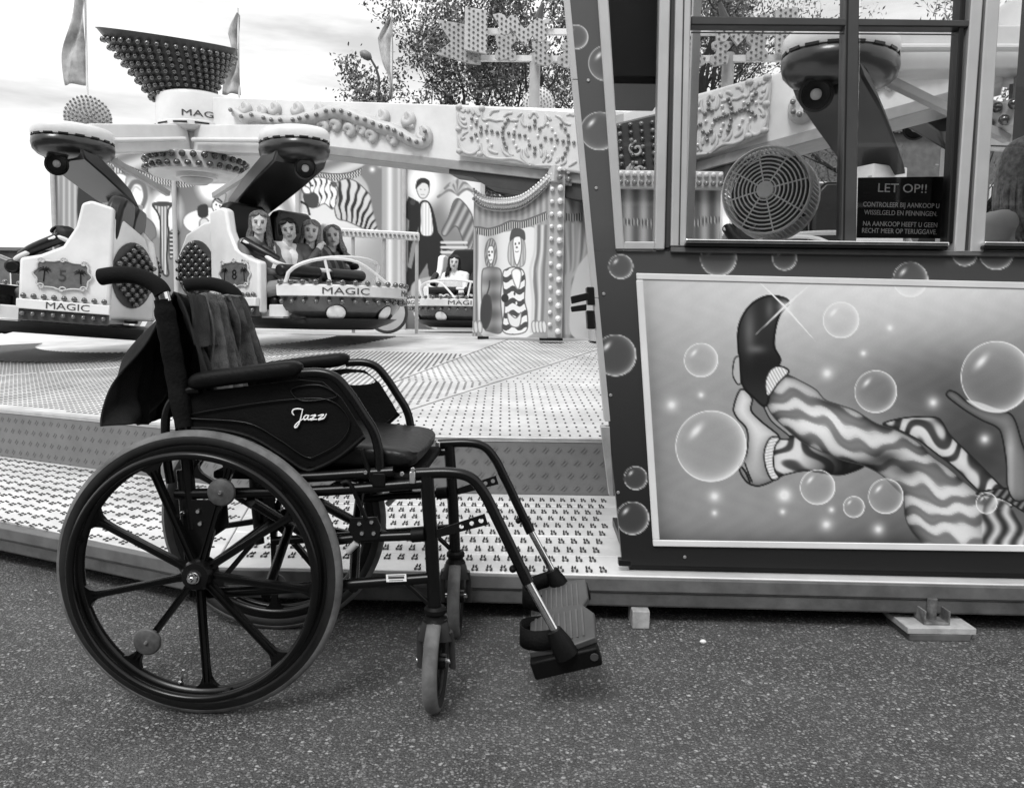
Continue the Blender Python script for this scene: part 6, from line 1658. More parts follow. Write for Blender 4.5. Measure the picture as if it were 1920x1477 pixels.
def seated(**k):
    J = dict(pelvis=(0, 0, 0), neck=(-.04, 0, .46), head=(.0, 0, .575), sh_l=(-.04, .165, .40), sh_r=(-.04, -.165, .40), el_l=(.06, .215, .17), el_r=(.06, -.215, .17), wr_l=(.24, .08, .13), wr_r=(.24, -.08, .13),
             hip_l=(.0, .09, -.01), hip_r=(.0, -.09, -.01), kn_l=(.40, .10, .04), kn_r=(.40, -.10, .04), an_l=(.47, .10, -.22), an_r=(.47, -.10, -.22))
    J.update(k); return J
def ride_seat(Mc, x, y, z, turn=0.0):
    q = Mc @ Vector((x, y, z)); r = Mc.to_euler(); return Matrix.Translation(q) @ Matrix.Rotation(r.z + turn, 4, 'Z')
def look_at_cam(Mw, J): return Mw.to_3x3().inverted() @ (Vector((0, 0, 1.05)) - (Mw @ Vector(J['head']))).normalized()
GR = 'riders in the car numbered 8'
for k, (y, label, tn, hr, jj) in enumerate((
    (-.40, 'girl with long brown hair and grey hooded top, nearest in car 8', dict(skin=200, top=104, leg=128, tilt=.12), dict(len=.15, mat=HB), dict(wr_r=(.26, -.02, .16), wr_l=(.27, .02, .16), head=(-.01, -.02, .585), neck=(-.05, -.01, .46))),
    (-.13, 'dark haired girl in a white top leaning back in car 8', dict(skin=188, top=225, leg=60, fore=188, tilt=-.25), dict(len=.05, mat=HD, bun=True), dict(neck=(-.05, .03, .44), head=(-.02, .05, .56))),
    (.15, 'fair haired girl in dark jacket holding her hand to her chin', dict(skin=208, top=84, leg=40, tilt=.2), dict(len=.17, mat=HL), dict(el_r=(.12, -.20, .20), wr_r=(.16, -.06, .40), head=(.03, -.015, .57), neck=(-.01, 0, .45))),
    (.42, 'fair haired girl in patterned jacket at the far end of car 8', dict(skin=198, top=96, leg=48, stripe=.3, tilt=-.14), dict(len=.13, mat=HL, fringe=False), dict(head=(.02, .0, .555), neck=(-.02, 0, .44))))):
    J = seated(**jj); Mw = ride_seat(M8, -.25, y, .335); tn = dict(tn); tn['look'] = look_at_cam(Mw, J)
    person(label, Mw, J, tn, hr, .95, .0068, group=GR)
J = seated(neck=(.02, 0, .40), head=(.10, 0, .49)); Mw = ride_seat(M5, -.26, -.1, .30)
person('rider in a dark jacket and jeans hunched in the leftmost car', Mw, J, dict(skin=120, top=14, leg=95), dict(len=.06, mat=HD), .95)
for y, label, tn, hr in ((-.25, 'smiling dark haired woman in white top riding the farther car', dict(skin=205, top=225, leg=40), dict(len=.14, mat=HD)), (.2, 'dark haired man in black riding the farther car', dict(skin=175, top=15, leg=20), dict(len=.03, mat=HD))):
    J = seated(); Mw = ride_seat(M9, -.2, y, .335); tn['look'] = look_at_cam(Mw, J); person(label, Mw, J, tn, hr, .95, .012)
# the woman behind the right-hand booth window
def cashier():
    q = at(1915, 452, 2.78)
    Mw = Matrix.Translation((q.x, 2.78, ZT + .07)) @ Matrix.Rotation(math.radians(-62), 4, 'Z')
    zn = at(1950, 395, 2.78).z - ZT - .07
    J = dict(pelvis=(0, 0, zn - .50), neck=(0, 0, zn - .01), head=(.03, 0, zn + .13), sh_l=(0, .17, zn - .07), sh_r=(0, -.17, zn - .07), el_l=(.0, .23, zn - .34), el_r=(.0, -.23, zn - .34), wr_l=(.2, .14, zn - .42), wr_r=(.2, -.14, zn - .42),
             hip_l=(0, .09, zn - .52), hip_r=(0, -.09, zn - .52), kn_l=(.03, .1, zn * .3), kn_r=(.03, -.1, zn * .3), an_l=(0, .1, .07), an_r=(0, -.1, .07))
    p_ = person('woman in a strappy top behind the right booth window', Mw, J, dict(skin=195, top=195, leg=30, sleeve=195, look=Vector((1, .25, 0))), dict(len=.2, mat=HL, n=340), 1.0, .009)
    for s_ in (-1, 1): MB().tube(spline([(-.06, s_ * .10, zn - .05), (.0, s_ * .10, zn + .012 - .02), (.06, s_ * .095, zn - .06), (.10, s_ * .08, zn - .16)], 5), .006, 6).build('top_strap', MAT['black'], p_)
cashier()
# ------------------------------------------------------------------ painted backdrop behind the ride
def backdrop():
    YB = 12.4
    t = thing('circus_backdrop', 'painted circus backdrop with tiger, trumpet and magician behind the cars', 'backdrop', Matrix.Translation((at(500, 600, YB).x, YB, DZ)), world=True)
    a = lambda x, y: at(x, y, YB)
    zb_ = DZ + .01
    top = [(104, 268), (215, 262), (330, 262), (560, 262), (720, 272), (900, 300)]
    def P(x, y): q = a(x, y); return (q.x, q.y, q.z)
    x0, x1 = a(104, 400).x, a(905, 400).x
    ztop = a(500, 268).z
    def fn(S, T): return np.stack([x0 + (x1 - x0) * S, np.full_like(S, YB), ztop + (zb_ - ztop) * T], 1)
    c5_ = lambda Lp: [(q[0] / 3.517, 220 + q[1] / 3.517) for q in Lp]
    c6_ = lambda Lp: [(300 + q[0] / 3.014, 150 + q[1] / 3.014) for q in Lp]
    c8_ = lambda Lp: [(720 + q[0] / 3.888, 280 + q[1] / 3.888) for q in Lp]
    def paint(p):
        U, V = p.U, p.V
        p.c[:] = 140 + 25 * np.sin(U * .012 + 1) - 12 * np.cos(V * .02)
        # grey curtain at the left
        cur = U < 152; p.c[cur] = 138 + 48 * np.sin((U[cur] - 104) * .30) ** 4 * np.sign(1)
        p.poly([(151, 330), (192, 345), (200, 420), (186, 470), (148, 430)], 42, 2)
        # haloes
        for x, y, rx, ry in ((249, 385, 26, 42), (309, 398, 26, 36), (398, 345, 24, 30)):
            p.ell(x, y, rx * 1.35, ry * 1.3, 205, 10, alpha=.7); p.ell(x, y, rx, ry, 248, 8); p.ell(x, y, rx * 1.28, ry * 1.24, 232, 2, alpha=0, edge=215, ew=3)
        p.glow(620, 390, 95, 80, 226, .8, 4); p.glow(793, 345, 38, 46, 252, 1, 4); p.glow(880, 365, 50, 60, 235, .9, 4)
        p.stroke([(525, 330), (535, 380), (560, 430), (600, 460)], 14, 150, 6); p.stroke([(545, 320), (552, 370), (575, 425)], 10, 245, 6)
        # swags with fringes
        for sw in (c5_([(640, 240), (760, 290), (900, 350), (1050, 400), (1200, 425), (1330, 400), (1470, 370)]), [(560, 318), (600, 326), (650, 327), (690, 310), (722, 288)], [(150, 275), (190, 285), (215, 295)]):
            p.poly([(sw[0][0], 255)] + sw + [(sw[-1][0], 255)], lambda u, v: 158 + 40 * np.sin(u * .06 + v * .16), 1.5, False)
            p.stroke([(x, y + 5) for x, y in sw], 12, lambda u, v: 120 + 105 * np.sin(u * 1.25 + np.sin(v)), 1.5); p.stroke([(x, y - 2) for x, y in sw], 2, 70)
        # clown with striped shirt and coat
        p.poly(c5_([(790, 640), (850, 600), (930, 640), (1010, 700), (1030, 780), (1000, 830), (1050, 1000), (960, 940), (870, 900), (800, 830), (780, 740)]), 112, 1.5, edge=90, ew=.9)
        p.poly(c5_([(780, 700), (840, 700), (850, 800), (900, 860), (960, 920), (900, 960), (840, 940), (800, 820), (775, 760)]), lambda u, v: np.where(np.sin(v * .95 + u * .08) > -.3, 242, 45).astype(float), 1.2, edge=100, ew=.9)
        p.poly(c5_([(735, 360), (760, 325), (800, 350), (825, 390), (760, 380)]), lambda u, v: 150 + 90 * np.sin(u * 1.2), 1.2, edge=80, ew=.9); p.poly(c5_([(765, 380), (830, 385), (828, 430), (825, 520), (800, 560), (770, 520)]), 228, 1.5, edge=130, ew=.9); p.ell(*c5_([(805, 470)])[0], 2.5, 4, 60); p.ell(*c5_([(845, 525)])[0], 4, 7, 235, edge=110, ew=.9); p.ell(*c5_([(820, 640)])[0], 5, 6, 190, edge=120, ew=.9)
        p.poly(c5_([(845, 560), (920, 640), (860, 670), (840, 620)]), 245, 1.2, edge=110, ew=.9)
        for k in range(9): q = c5_([(880, 720)])[0]; p.ell(q[0] + 6.5 * math.cos(k * .7), q[1] + 9 * math.sin(k * .7), 4, 4.5, 240, edge=120, ew=1)
        p.ell(*c5_([(880, 720)])[0], 4, 5, 200); p.ell(*c5_([(918, 835)])[0], 6, 7, 190, edge=120, ew=.9)
        p.stroke(c5_([(840, 500), (880, 430), (940, 440), (960, 520), (940, 590)]), 9, 105, 3); p.stroke(c5_([(860, 520), (890, 460), (925, 480)]), 4, 190, 2)
        p.poly(c5_([(850, 960), (1000, 960), (1020, 1060), (990, 1250), (920, 1240), (900, 1120), (870, 1240), (840, 1200)]), lambda u, v: 170 + 30 * np.sin(u * .7), 1.5, edge=110, ew=.9)
        # euphonium
        p.poly(c5_([(1010, 570), (1135, 570), (1110, 610), (1105, 700), (1112, 760), (1100, 920), (1110, 1040), (1070, 1020), (1060, 900), (1060, 720), (1045, 640)]), lambda u, v: 95 + 120 * np.sin(u * .55 + .8) ** 2, 1.2, edge=35, ew=2)
        p.poly(c5_([(1118, 770), (1150, 745), (1185, 760), (1160, 800), (1150, 900), (1120, 930)]), lambda u, v: 120 + 100 * np.sin(v * .8), 1.2, edge=80, ew=.9); p.ell(*c5_([(1073, 572)])[0], 17.5, 3.5, 60, edge=70, ew=.9)
        # magician clown with top hat
        p.poly(c6_([(130, 810), (150, 760), (220, 730), (290, 720), (330, 760), (340, 830), (300, 860), (180, 860)]), 226, 1.5, edge=120, ew=.9); p.poly(c6_([(215, 715), (265, 705), (272, 765), (240, 780), (215, 765)]), 40, 1.2)
        p.poly(c6_([(295, 700), (320, 665), (355, 680), (352, 730), (320, 755), (298, 730)]), 232, 1.2, edge=100, ew=.9); p.poly(c6_([(310, 670), (365, 640), (372, 660), (355, 700)]), 165, 1.2, edge=100, ew=.9); p.stroke(c6_([(300, 690), (320, 668), (350, 690)]), 3, 40); p.ell(*c6_([(318, 705)])[0], 1.5, 2, 30); p.ell(*c6_([(338, 712)])[0], 1.5, 2, 30); p.stroke(c6_([(315, 735), (328, 742), (340, 735)]), 2, 60)
        p.poly(c6_([(225, 800), (250, 780), (275, 800), (270, 850), (230, 855)]), 205, 1.2, edge=110, ew=.9)
        # tiger
        def stripe(u, v):
            th = np.arctan2(u - 648, 486 - v); r = np.hypot(u - 648, 486 - v)
            ph = np.sin(th * 50 + .9 * np.sin(r * .085) + .5 * np.sin(r * .21 + th * 5))
            return 202 - 20 * np.clip((v - 370) / 70, 0, 1) - 168 / (1 + np.exp(-8 * (ph - .30 - .35 * np.sin(r * .10 + th * 7))))
        p.poly(c6_([(985, 600), (1040, 560), (1100, 570), (1160, 620), (1220, 690), (1262, 760), (1265, 850), (1180, 850), (1060, 800), (1000, 780), (985, 700)]), stripe, 1.2, edge=100, ew=.9)
        p.poly(c6_([(800, 610), (850, 560), (900, 550), (960, 565), (1000, 600), (1000, 680), (975, 730), (930, 700), (880, 720), (840, 700), (820, 660)]), lambda u, v: 232 - 195 / (1 + np.exp(-9 * (np.sin(u * .62 + 1.4 * np.sin(v * .22 + u * .06)) - .68 - .3 * np.sin(v * .27)))), 1.2, edge=110, ew=.9)
        p.poly(c6_([(815, 645), (870, 640), (895, 670), (885, 715), (850, 720), (820, 690)]), 62, 1.2, edge=60, ew=.9); p.stroke(c6_([(800, 690), (830, 710), (845, 760)]), 4, 30); p.ell(*c6_([(985, 592)])[0], 4, 4, 90, edge=70, ew=.9); p.ell(*c6_([(862, 598)])[0], 2, 2, 20)
        p.poly(c6_([(840, 610), (800, 600), (815, 640), (850, 640)]), 235, 1.2, edge=90, ew=.9)
        p.poly(c6_([(640, 700), (700, 740), (760, 790), (740, 860), (620, 860)]), 215, 4)
        # night sky with stars and the pillar
        p.poly([(676, 320), (716, 292), (716, 440), (700, 400), (690, 350)], 118, 4)
        for x, y in ((713, 309), (698, 318)): p.glow(x, y, 5, 5, 250, .9)
        p.poly([(716, 262), (758, 268), (758, 610), (716, 610)], lambda u, v: 160 + 60 * np.exp(-((u - 731) / 5) ** 2) + 40 * np.exp(-((u - 748) / 3) ** 2), 1.2, False)
        # magician in long coat
        p.poly(c8_([(255, 385), (180, 345), (150, 420), (140, 480), (185, 520), (175, 640), (175, 860), (240, 890), (250, 640), (330, 640), (320, 560), (360, 560), (420, 640), (470, 730), (440, 750), (390, 700), (420, 880), (425, 960), (335, 960), (315, 830), (290, 870), (240, 950), (165, 1040), (165, 900), (200, 700), (235, 620), (270, 500)]), 20, 1.2, False)
        p.poly(c8_([(255, 400), (340, 400), (400, 640), (430, 940), (340, 950), (310, 820), (240, 960), (170, 1035), (215, 800), (250, 640)]), 24, 1.5)
        p.poly(c8_([(272, 410), (300, 385), (330, 410), (352, 520), (350, 620), (275, 620), (270, 520)]), lambda u, v: 215 + 20 * np.sin(u * 1.1), 1.2)
        p.poly(c8_([(237, 290), (245, 240), (285, 225), (325, 250), (328, 310), (300, 355), (262, 350)]), 215, 1.2, edge=130, ew=.9); p.poly(c8_([(232, 290), (240, 230), (285, 208), (332, 235), (330, 300), (318, 260), (285, 245), (255, 265)]), 34, 1.2)
        p.ell(*c8_([(268, 292)])[0], 1.3, .8, 110); p.ell(*c8_([(298, 296)])[0], 1.3, .8, 110); p.stroke(c8_([(270, 330), (282, 332), (294, 330)]), 1.0, 140)
        p.stroke(c8_([(470, 730), (525, 755)]), 2, 30); p.ell(*c8_([(210, 385)])[0], 5, 6, 60)
        # plumed horse
        p.poly(c8_([(420, 600), (470, 500), (510, 380), (560, 370), (640, 480), (660, 640), (610, 760), (560, 620), (520, 560), (450, 630)]), lambda u, v: 170 - 80 * np.sin(u * .2 + v * .1) ** 2, 1.5, edge=85, ew=.9)
        for k in range(9):
            an = -2.9 + k * .32; p.stroke(c8_([(540, 330), (540 + 70 * math.cos(an), 320 + 90 * math.sin(an)), (540 + 150 * math.cos(an), 330 + 90 * math.sin(an) + 40 * abs(math.cos(an)))]), 5, 120 + 60 * (k % 2), 2)
        for y in (680, 715, 750): p.stroke(c8_([(420, y), (600, y)]), 5, 205, 1.5)
        p.poly([(770, 545), (800, 520), (905, 520), (905, 612), (800, 612)], lambda u, v: 165 + 50 * (np.abs(u - 790 - (v - 545) * .35) < 5), 2)
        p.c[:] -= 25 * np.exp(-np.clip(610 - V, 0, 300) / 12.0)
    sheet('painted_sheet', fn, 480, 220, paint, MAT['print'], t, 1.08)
    m = MB(); m.box(((x0 + x1) / 2, YB + .035, (ztop + zb_) / 2), (x1 - x0, .06, ztop - zb_ - .01)); m.build('backing_board', MAT['mgrey'], t, smooth=0)
    for x in (104, 330, 560, 758, 905):
        q = a(x, 400).x; MB().cyl((q, YB - .05, DZ), (q, YB - .05, ztop + .1), .035, seg=12).build('frame_pole', MAT['lgrey'], t)
backdrop()
# ------------------------------------------------------------------ railing with pale bulbs and round shield between the cars
def railing():
    Y = 9.2; p0, p1 = at(640, 436, Y), at(786, 444, Y)
    t = thing('bulb_railing', 'white rail with a row of bulbs on thin posts behind car 8', 'railing', Matrix.Translation((p0.x, Y, DZ)), world=True)
    m = MB(); m.bar(p0, p1, .1, .09); m.build('top_rail', MAT['white'], t, smooth=0, bevel=.01)
    for k in range(18): bulb(p0 + (p1 - p0) * ((k + .5) / 18) + Vector((0, -.05, 0)), (0, -1, 0), .016, t, BULBM)
    for f in (.15, .55, .97): q = p0 + (p1 - p0) * f; MB().cyl((q.x, Y + .0, DZ), (q.x, Y, q.z - .03), .02, seg=8).build('post', MAT['lgrey'], t)
    q = at(726, 566, 9.0); o = thing('round_shield', 'white round shield edged with rope at the foot of the railing', 'shield', Matrix.Translation((q.x, 9.0, DZ)), world=True)
    fm = Matrix.Translation((q.x, 9.0, DZ + .235)) @ frame((0, -1, 0))
    MB().lathe([(0, .03), (.18, .025), (.21, .01), (.21, 0), (0, 0)], fm, 32).build('disc', MAT['white'], o, 40)
    MB().torus(.215, .02, fm, 40, 8).build('rope_edge', MAT['dgrey'], o, 80)
railing()
# striped barrier under the left cars
Y = 8.6; q0, q1 = at(205, 603, Y), at(310, 603, Y)
br = thing('striped_barrier', 'low barrier board with diagonal white and grey stripes left of the wheelchair handle', 'barrier', Matrix.Translation((q0.x, Y, DZ)), world=True)
MB().box(((q0.x + q1.x) / 2, Y, DZ + .11), (q1.x - q0.x, .03, .14)).build('board', MAT['white'], br, smooth=0)
for k in range(5):
    x = q0.x + (q1.x - q0.x) * (k + .2) / 5
    MB().prism([(x, DZ + .041), (x + .06, DZ + .041), (x + .14, DZ + .179), (x + .08, DZ + .179)], Y - .018, Y - .0165, XZ).build('stripe', MAT['mgrey'], br, smooth=0)
for x in (q0.x + .05, q1.x - .05): MB().box((x, Y, DZ + .03), (.05, .2, .06)).build('foot', MAT['dgrey'], br, smooth=0)

# ------------------------------------------------------------------ bulb discs, flags, lamp post, letters
def bulb_disc(px_, py_, Y, rpx, label, n=5, pole=True):
    c = at(px_, py_, Y); R = rpx / F * Y
    t = thing('bulb_disc', label, 'bulb disc', Matrix.Translation((c.x, Y, DZ)), 'bulb discs on top of the backdrop frame', world=True)
    d = (Vector((0, 0, CAM_Z)) - c).normalized(); fm = Matrix.Translation(c) @ frame(d)
    MB().lathe([(0, .06), (R * .5, .05), (R * .9, .02), (R, 0), (R, -.03), (0, -.03)], fm, 36).build('disc', MAT['white'], t, 40)
    for i in range(n + 1):
        r = R * .95 * i / n; k = max(1, int(5.6 * i))
        for j in range(k):
            a = 2 * PI * (j + .5 * (i % 2)) / k; bulb(fm @ Vector((r * math.cos(a), r * math.sin(a), .055 * (1 - (i / n) ** 2) + .004)), fm.to_3x3() @ Vector((0, 0, 1)), R * .058, t, BULBM)
    MB().cyl((c.x, Y + .06, DZ), (c.x, Y + .06, c.z), .03, seg=10).build('pole', MAT['lgrey'], t)
bulb_disc(165, 222, 13.0, 40, 'white disc dotted with bulbs rising above the left car arm', 6)
bulb_disc(1010, 195, 12.8, 29, 'white disc dotted with bulbs below the big letters', 5)
bulb_disc(746, 214, 12.8, 27, 'white disc dotted with bulbs peeping over the boom beside the tree', 4)
MAT['flag'] = M('thin_flag_cloth', .4, .8, var=.5, vscale=3.5)
def flag(px_top, px_bot, Y, w, label, seed):
    a, b = at(*px_top, Y), at(*px_bot, Y); rnd = random.Random(seed); H = a.z - b.z
    t = thing('flag', label, 'flag', Matrix.Translation((b.x, Y, DZ)), 'tall narrow flags above the ride', world=True)
    MB().cyl((b.x, Y, DZ), (a.x, Y, a.z + .1), .018, seg=8).build('flag_pole', MAT['white'], t)
    rows = []
    for i in range(25):
        f = i / 24; z = b.z + H * f; prof = w * (.55 + .35 * math.sin(f * 5 + seed) + .25 * f) * (1 - .97 * max(0, f - .75) / .25 if seed != 1 else 1)
        rows.append([(b.x + (a.x - b.x) * f - prof * u + .02, Y - .02 + .06 * math.sin(u * 7 + f * 6 + seed), z + .05 * u * math.sin(f * 9)) for u in [k / 8 for k in range(9)]])
    o = MB().skin(rows).build('cloth', MAT['flag'], t, 80); s_ = o.modifiers.new('thickness', 'SOLIDIFY'); s_.thickness = .004
flag((159, -60), (158, 160), 13.4, .42, 'tall grey flag at the far left', 1)
flag((446, 28), (448, 178), 13.4, .34, 'narrow grey flag behind the studded cone', 2)
flag((733, 36), (736, 190), 13.4, .22, 'narrow grey flag beside the street lamp', 4)
def lamp_post():
    Y = 24.0; b = at(711, 210, Y); t = thing('street_lamp', 'slim street lamp with bent arm beside the tree', 'street lamp', Matrix.Translation((b.x, Y, 0)), world=True)
    P = [at(711, 600, Y)] + [at(*q, Y) for q in ((711, 400), (711, 200), (710, 145), (705, 128), (696, 112))]; P[0].z = 0
    MB().tube(P, [.07, .06, .045, .04, .035, .03], 10).build('pole', MAT['dgrey'], t, 80)
    h = at(686, 104, Y); MB().lathe([(0, .12), (.10, .11), (.17, .03), (.18, -.02), (.12, -.10), (0, -.13)], Matrix.Translation(h) @ Matrix.Rotation(.5, 4, 'Y'), 20, sx=1.1).build('lamp_head', MAT['mgrey'], t, 50)
lamp_post()
def letters(mirror):
    """big studded letter boards on a frame above the ride centre"""
    Y = 9.0 if not mirror else 8.2
    mx = (lambda x: x) if not mirror else (lambda x: 2 * 1184 - x)
    t = thing('letter_sign', 'big studded letters and arrow above the ride boom' if not mirror else 'studded letters seen through the top of the booth window', 'sign', Matrix.Translation((at(mx(1005), 300, Y).x, Y, DZ)), 'sign letters over the ride', world=True)
    c7 = lambda Lp: [(mx(680 + a / 4.364), b / 4.364) for a, b in Lp]
    shapes = (('arrow_board', [(605, 160), (835, 200), (835, 410), (970, 435), (965, 525), (870, 515), (600, 440), (725, 340)], .0, MAT['reliefgrey']),
              ('upright_board', [(838, 58), (1018, 85), (1015, 440), (832, 405)], -.08, MAT['relief']),
              ('letter_board', [(1065, 120), (1120, 108), (1160, 125), (1180, 160), (1210, 125), (1260, 130), (1290, 200), (1330, 240), (1400, 165), (1440, 150), (1480, 165), (1520, 150), (1558, 185), (1510, 190), (1500, 330), (1430, 340), (1390, 290), (1330, 370), (1270, 310), (1220, 240), (1190, 280), (1120, 285), (1110, 190)], .0, MAT['relief']),
              ('curl_board', [(1085, 295), (1120, 280), (1165, 300), (1210, 275), (1255, 300), (1250, 340), (1215, 370), (1215, 400), (1255, 430), (1255, 490), (1210, 500), (1165, 480), (1120, 500), (1080, 470), (1085, 430), (1110, 395), (1095, 345)], -.07, MAT['reliefgrey']),
              ('curl_board', [(1385, 345), (1420, 335), (1455, 360), (1500, 330), (1540, 350), (1535, 395), (1500, 410), (1505, 440), (1550, 460), (1555, 510), (1520, 540), (1410, 520), (1400, 450), (1420, 420), (1390, 390)], -.07, MAT['reliefgrey']),
              ('curl_board', [(1635, 360), (1680, 325), (1760, 330), (1800, 400), (1800, 540), (1650, 550), (1595, 520), (1595, 470), (1640, 440), (1660, 410), (1635, 395)], -.07, MAT['reliefgrey']))
    for nm, poly, off, mat in shapes:
        W_ = [at(x, y, Y + off) for x, y in c7(poly)]
        MB().prism([(q.x, q.z) for q in W_], Y + off, Y + off + .04, XZ).build(nm, mat, t, smooth=0)
        st = MB(); xs = [q.x for q in W_]; zs_ = [q.z for q in W_]; n = len(W_)
        x = min(xs); r = 0
        while x < max(xs):
            z = min(zs_) + (.0275 if r % 2 else 0)
            while z < max(zs_):
                ins = False
                for i in range(n):
                    ax_, az_, bx_, bz_ = W_[i].x, W_[i].z, W_[i - 1].x, W_[i - 1].z
                    if (az_ > z) != (bz_ > z) and x < (bx_ - ax_) * (z - az_) / (bz_ - az_) + ax_: ins = not ins
                if ins: st.lathe([(0, .022), (.011, .014), (.014, 0)], Matrix.Translation((x, Y + off, z)) @ frame((0, -1, 0)), 6)
                z += .055
            x += .048; r += 1
        stuff(st.build('stud_bulbs', MAT['bulbmid'], t, 60))
    for y0, y1 in ((252, 268), (470, 490)):
        m = MB(); m.bar(at(mx(900), y0 / 4.364 + 2, Y + .08), at(mx(1150), y1 / 4.364, Y + .08), .05, .06); m.build('frame_bar', MAT['white'], t, smooth=0)
    q = at(mx(1003), 120, Y + .1); MB().cyl((q.x, Y + .1, DZ), (q.x, Y + .1, q.z + .1), .06, seg=12).build('mast', MAT['lgrey'], t)
    e = [at(*v, Y + .12) for v in c7([(1435, 160), (1475, 30)])]; MB().tube(e, [.05, .02], 10).build('spike', MAT['dgrey'], t)
letters(False); letters(True)
# centre tower of the ride (stands behind the booth edge)
ct = thing('ride_tower', 'grey centre tower of the ride behind the booth edge', 'tower', Matrix.Translation((1.12, 7.1, DZ)), world=True)
MB().lathe([(.45, DZ), (.45, DZ + .12), (.34, DZ + .14), (.34, 2.4), (.4, 2.45), (.4, 2.55), (0, 2.6)], Matrix.Translation((1.12, 7.1, 0)), 32).build('column', MAT['lgrey'], ct, 40)
# second curtain fence seen through the booth
def fence2():
    Y = 5.6; a0, a1 = at(1140, 352, Y), at(1352, 352, Y); z1 = a0.z + .03; zb_ = deck_z(1.0, Y) + .01
    t = thing('curtain_fence', 'curtain painted fence with double bulb trim seen through the left booth window', 'fence panel', Matrix.Translation((a0.x, Y, zb_)), world=True)
    f = quad_fn((a0.x, Y, z1), (a1.x, Y, z1), (a1.x, Y, zb_), (a0.x, Y, zb_))
    sheet('painted_front', f, 90, 60, lambda p: (p.c.__setitem__(slice(None), 130 + 40 * np.sin(p.U * .22)), p.stroke([(1140, 415), (1250, 420), (1352, 412)], 12, lambda u, v: 110 + 80 * np.sin(u * 1.0), 2)), MAT['print'], t)
    MB().box(((a0.x + a1.x) / 2, Y + .03, (z1 + zb_) / 2), (a1.x - a0.x, .04, z1 - zb_ - .01)).build('backing_board', MAT['mgrey'], t, smooth=0)
    MB().box(((a0.x + a1.x) / 2, Y - .02, z1 + .02), (a1.x - a0.x, .08, .12)).build('top_trim', MAT['relief'], t, bevel=.01)
    for k in range(16):
        x = a0.x + (a1.x - a0.x) * (k + .5) / 16; bulb((x, Y - .06, z1 - .005), (0, -1, 0), .02, t, BULBM); bulb((x, Y - .06, z1 + .05), (0, -1, .2), .018, t, BULBL)
    MB().box((a0.x + .3, Y, zb_ - .01), (.3, .1, .02)).build('foot', MAT['black'], t, smooth=0)
fence2()

# ------------------------------------------------------------------ trees
MAT['bark'] = M('dark_bark', .03, .9, var=.4, vscale=12, bump=.4, bscale=25)
def leafmat():
    m = M('young_foliage', .14, .6, var=.6, vscale=1.6, spec=.3); return m
MAT['leaf'] = leafmat()
def tree(px_, Y, H, spread, label, seed, lo=.27, nleaf=24000):
    rnd = random.Random(seed); b = at(px_, 600, Y)
    t = thing('tree', label, 'tree', Matrix.Translation((b.x, Y, 0)), 'trees behind the ride')
    wood = MB(); tips = []
    def grow(p, d, L_, r, lev):
        n = 4; P = [p]; q = Vector(p); dd = Vector(d)
        for k in range(n):
            dd = (dd + Vector((rnd.gauss(0, .13), rnd.gauss(0, .13), rnd.gauss(.05, .08)))).normalized(); q = q + dd * L_ / n; P.append(Vector(q))
        r1 = r * (.62 if lev else .7)
        wood.tube(P, [r + (r1 - r) * k / n for k in range(n + 1)], 8 if lev < 2 else (5 if lev < 4 else 4))
        if lev >= 3:
            for k in range(1, n + 1): tips.append((P[k], .5 if lev == 3 else 1.0))
        if lev == 5: return
        for k in range((5, 4, 3, 3, 3)[lev]):
            f = rnd.uniform(.35, 1.0) if k else 1.0; s_ = P[min(n, int(f * n + .5))]
            ax_ = dd.orthogonal().normalized(); ax_.rotate(Matrix.Rotation(rnd.uniform(0, 2 * PI), 3, dd)); an = rnd.uniform(.35, .95) if k else rnd.uniform(.1, .4)
            nd = Vector(dd); nd.rotate(Matrix.Rotation(an, 3, ax_)); nd = (nd + Vector((nd.x * spread, nd.y * spread, .0))).normalized()
            grow(s_, nd, L_ * rnd.uniform(.62, .8), r1 * rnd.uniform(.5, .72), lev + 1)
    grow(Vector((0, 0, 0)), Vector((0, 0, 1)), H * lo, H * .019, 0)
    wood.build('trunk', MAT['bark'], t, 60)
    N = nleaf; vs = np.empty((N * 4, 3), np.float32)
    for i in range(N):
        p, w = tips[rnd.randrange(len(tips))]
        c = Vector(p) + Vector((rnd.gauss(0, .14), rnd.gauss(0, .14), rnd.gauss(0, .14)))
        u = Vector((rnd.gauss(0, 1), rnd.gauss(0, 1), rnd.gauss(0, 1))).normalized(); v = u.orthogonal().normalized(); s_ = rnd.uniform(.04, .085)
        vs[i * 4] = c - u * s_; vs[i * 4 + 1] = c + v * s_ * .55; vs[i * 4 + 2] = c + u * s_; vs[i * 4 + 3] = c - v * s_ * .55
    me = bpy.data.meshes.new('crown'); me.vertices.add(N * 4); me.vertices.foreach_set('co', vs.ravel()); me.loops.add(N * 4); me.loops.foreach_set('vertex_index', np.arange(N * 4, dtype=np.int32)); me.polygons.add(N); me.polygons.foreach_set('loop_start', np.arange(0, N * 4, 4, dtype=np.int32)); me.update(calc_edges=True)
    me.materials.append(MAT['leaf']); link('crown', me, t)
tree(1010, 22, 16, .04, 'leafy tree standing behind the big letters', 11)
tree(1400, 23, 17.5, .10, 'leafy tree seen through the booth window behind the sign', 5)
tree(1665, 25, 18, .10, 'leafy tree seen through the right half of the booth window', 23, nleaf=26000)
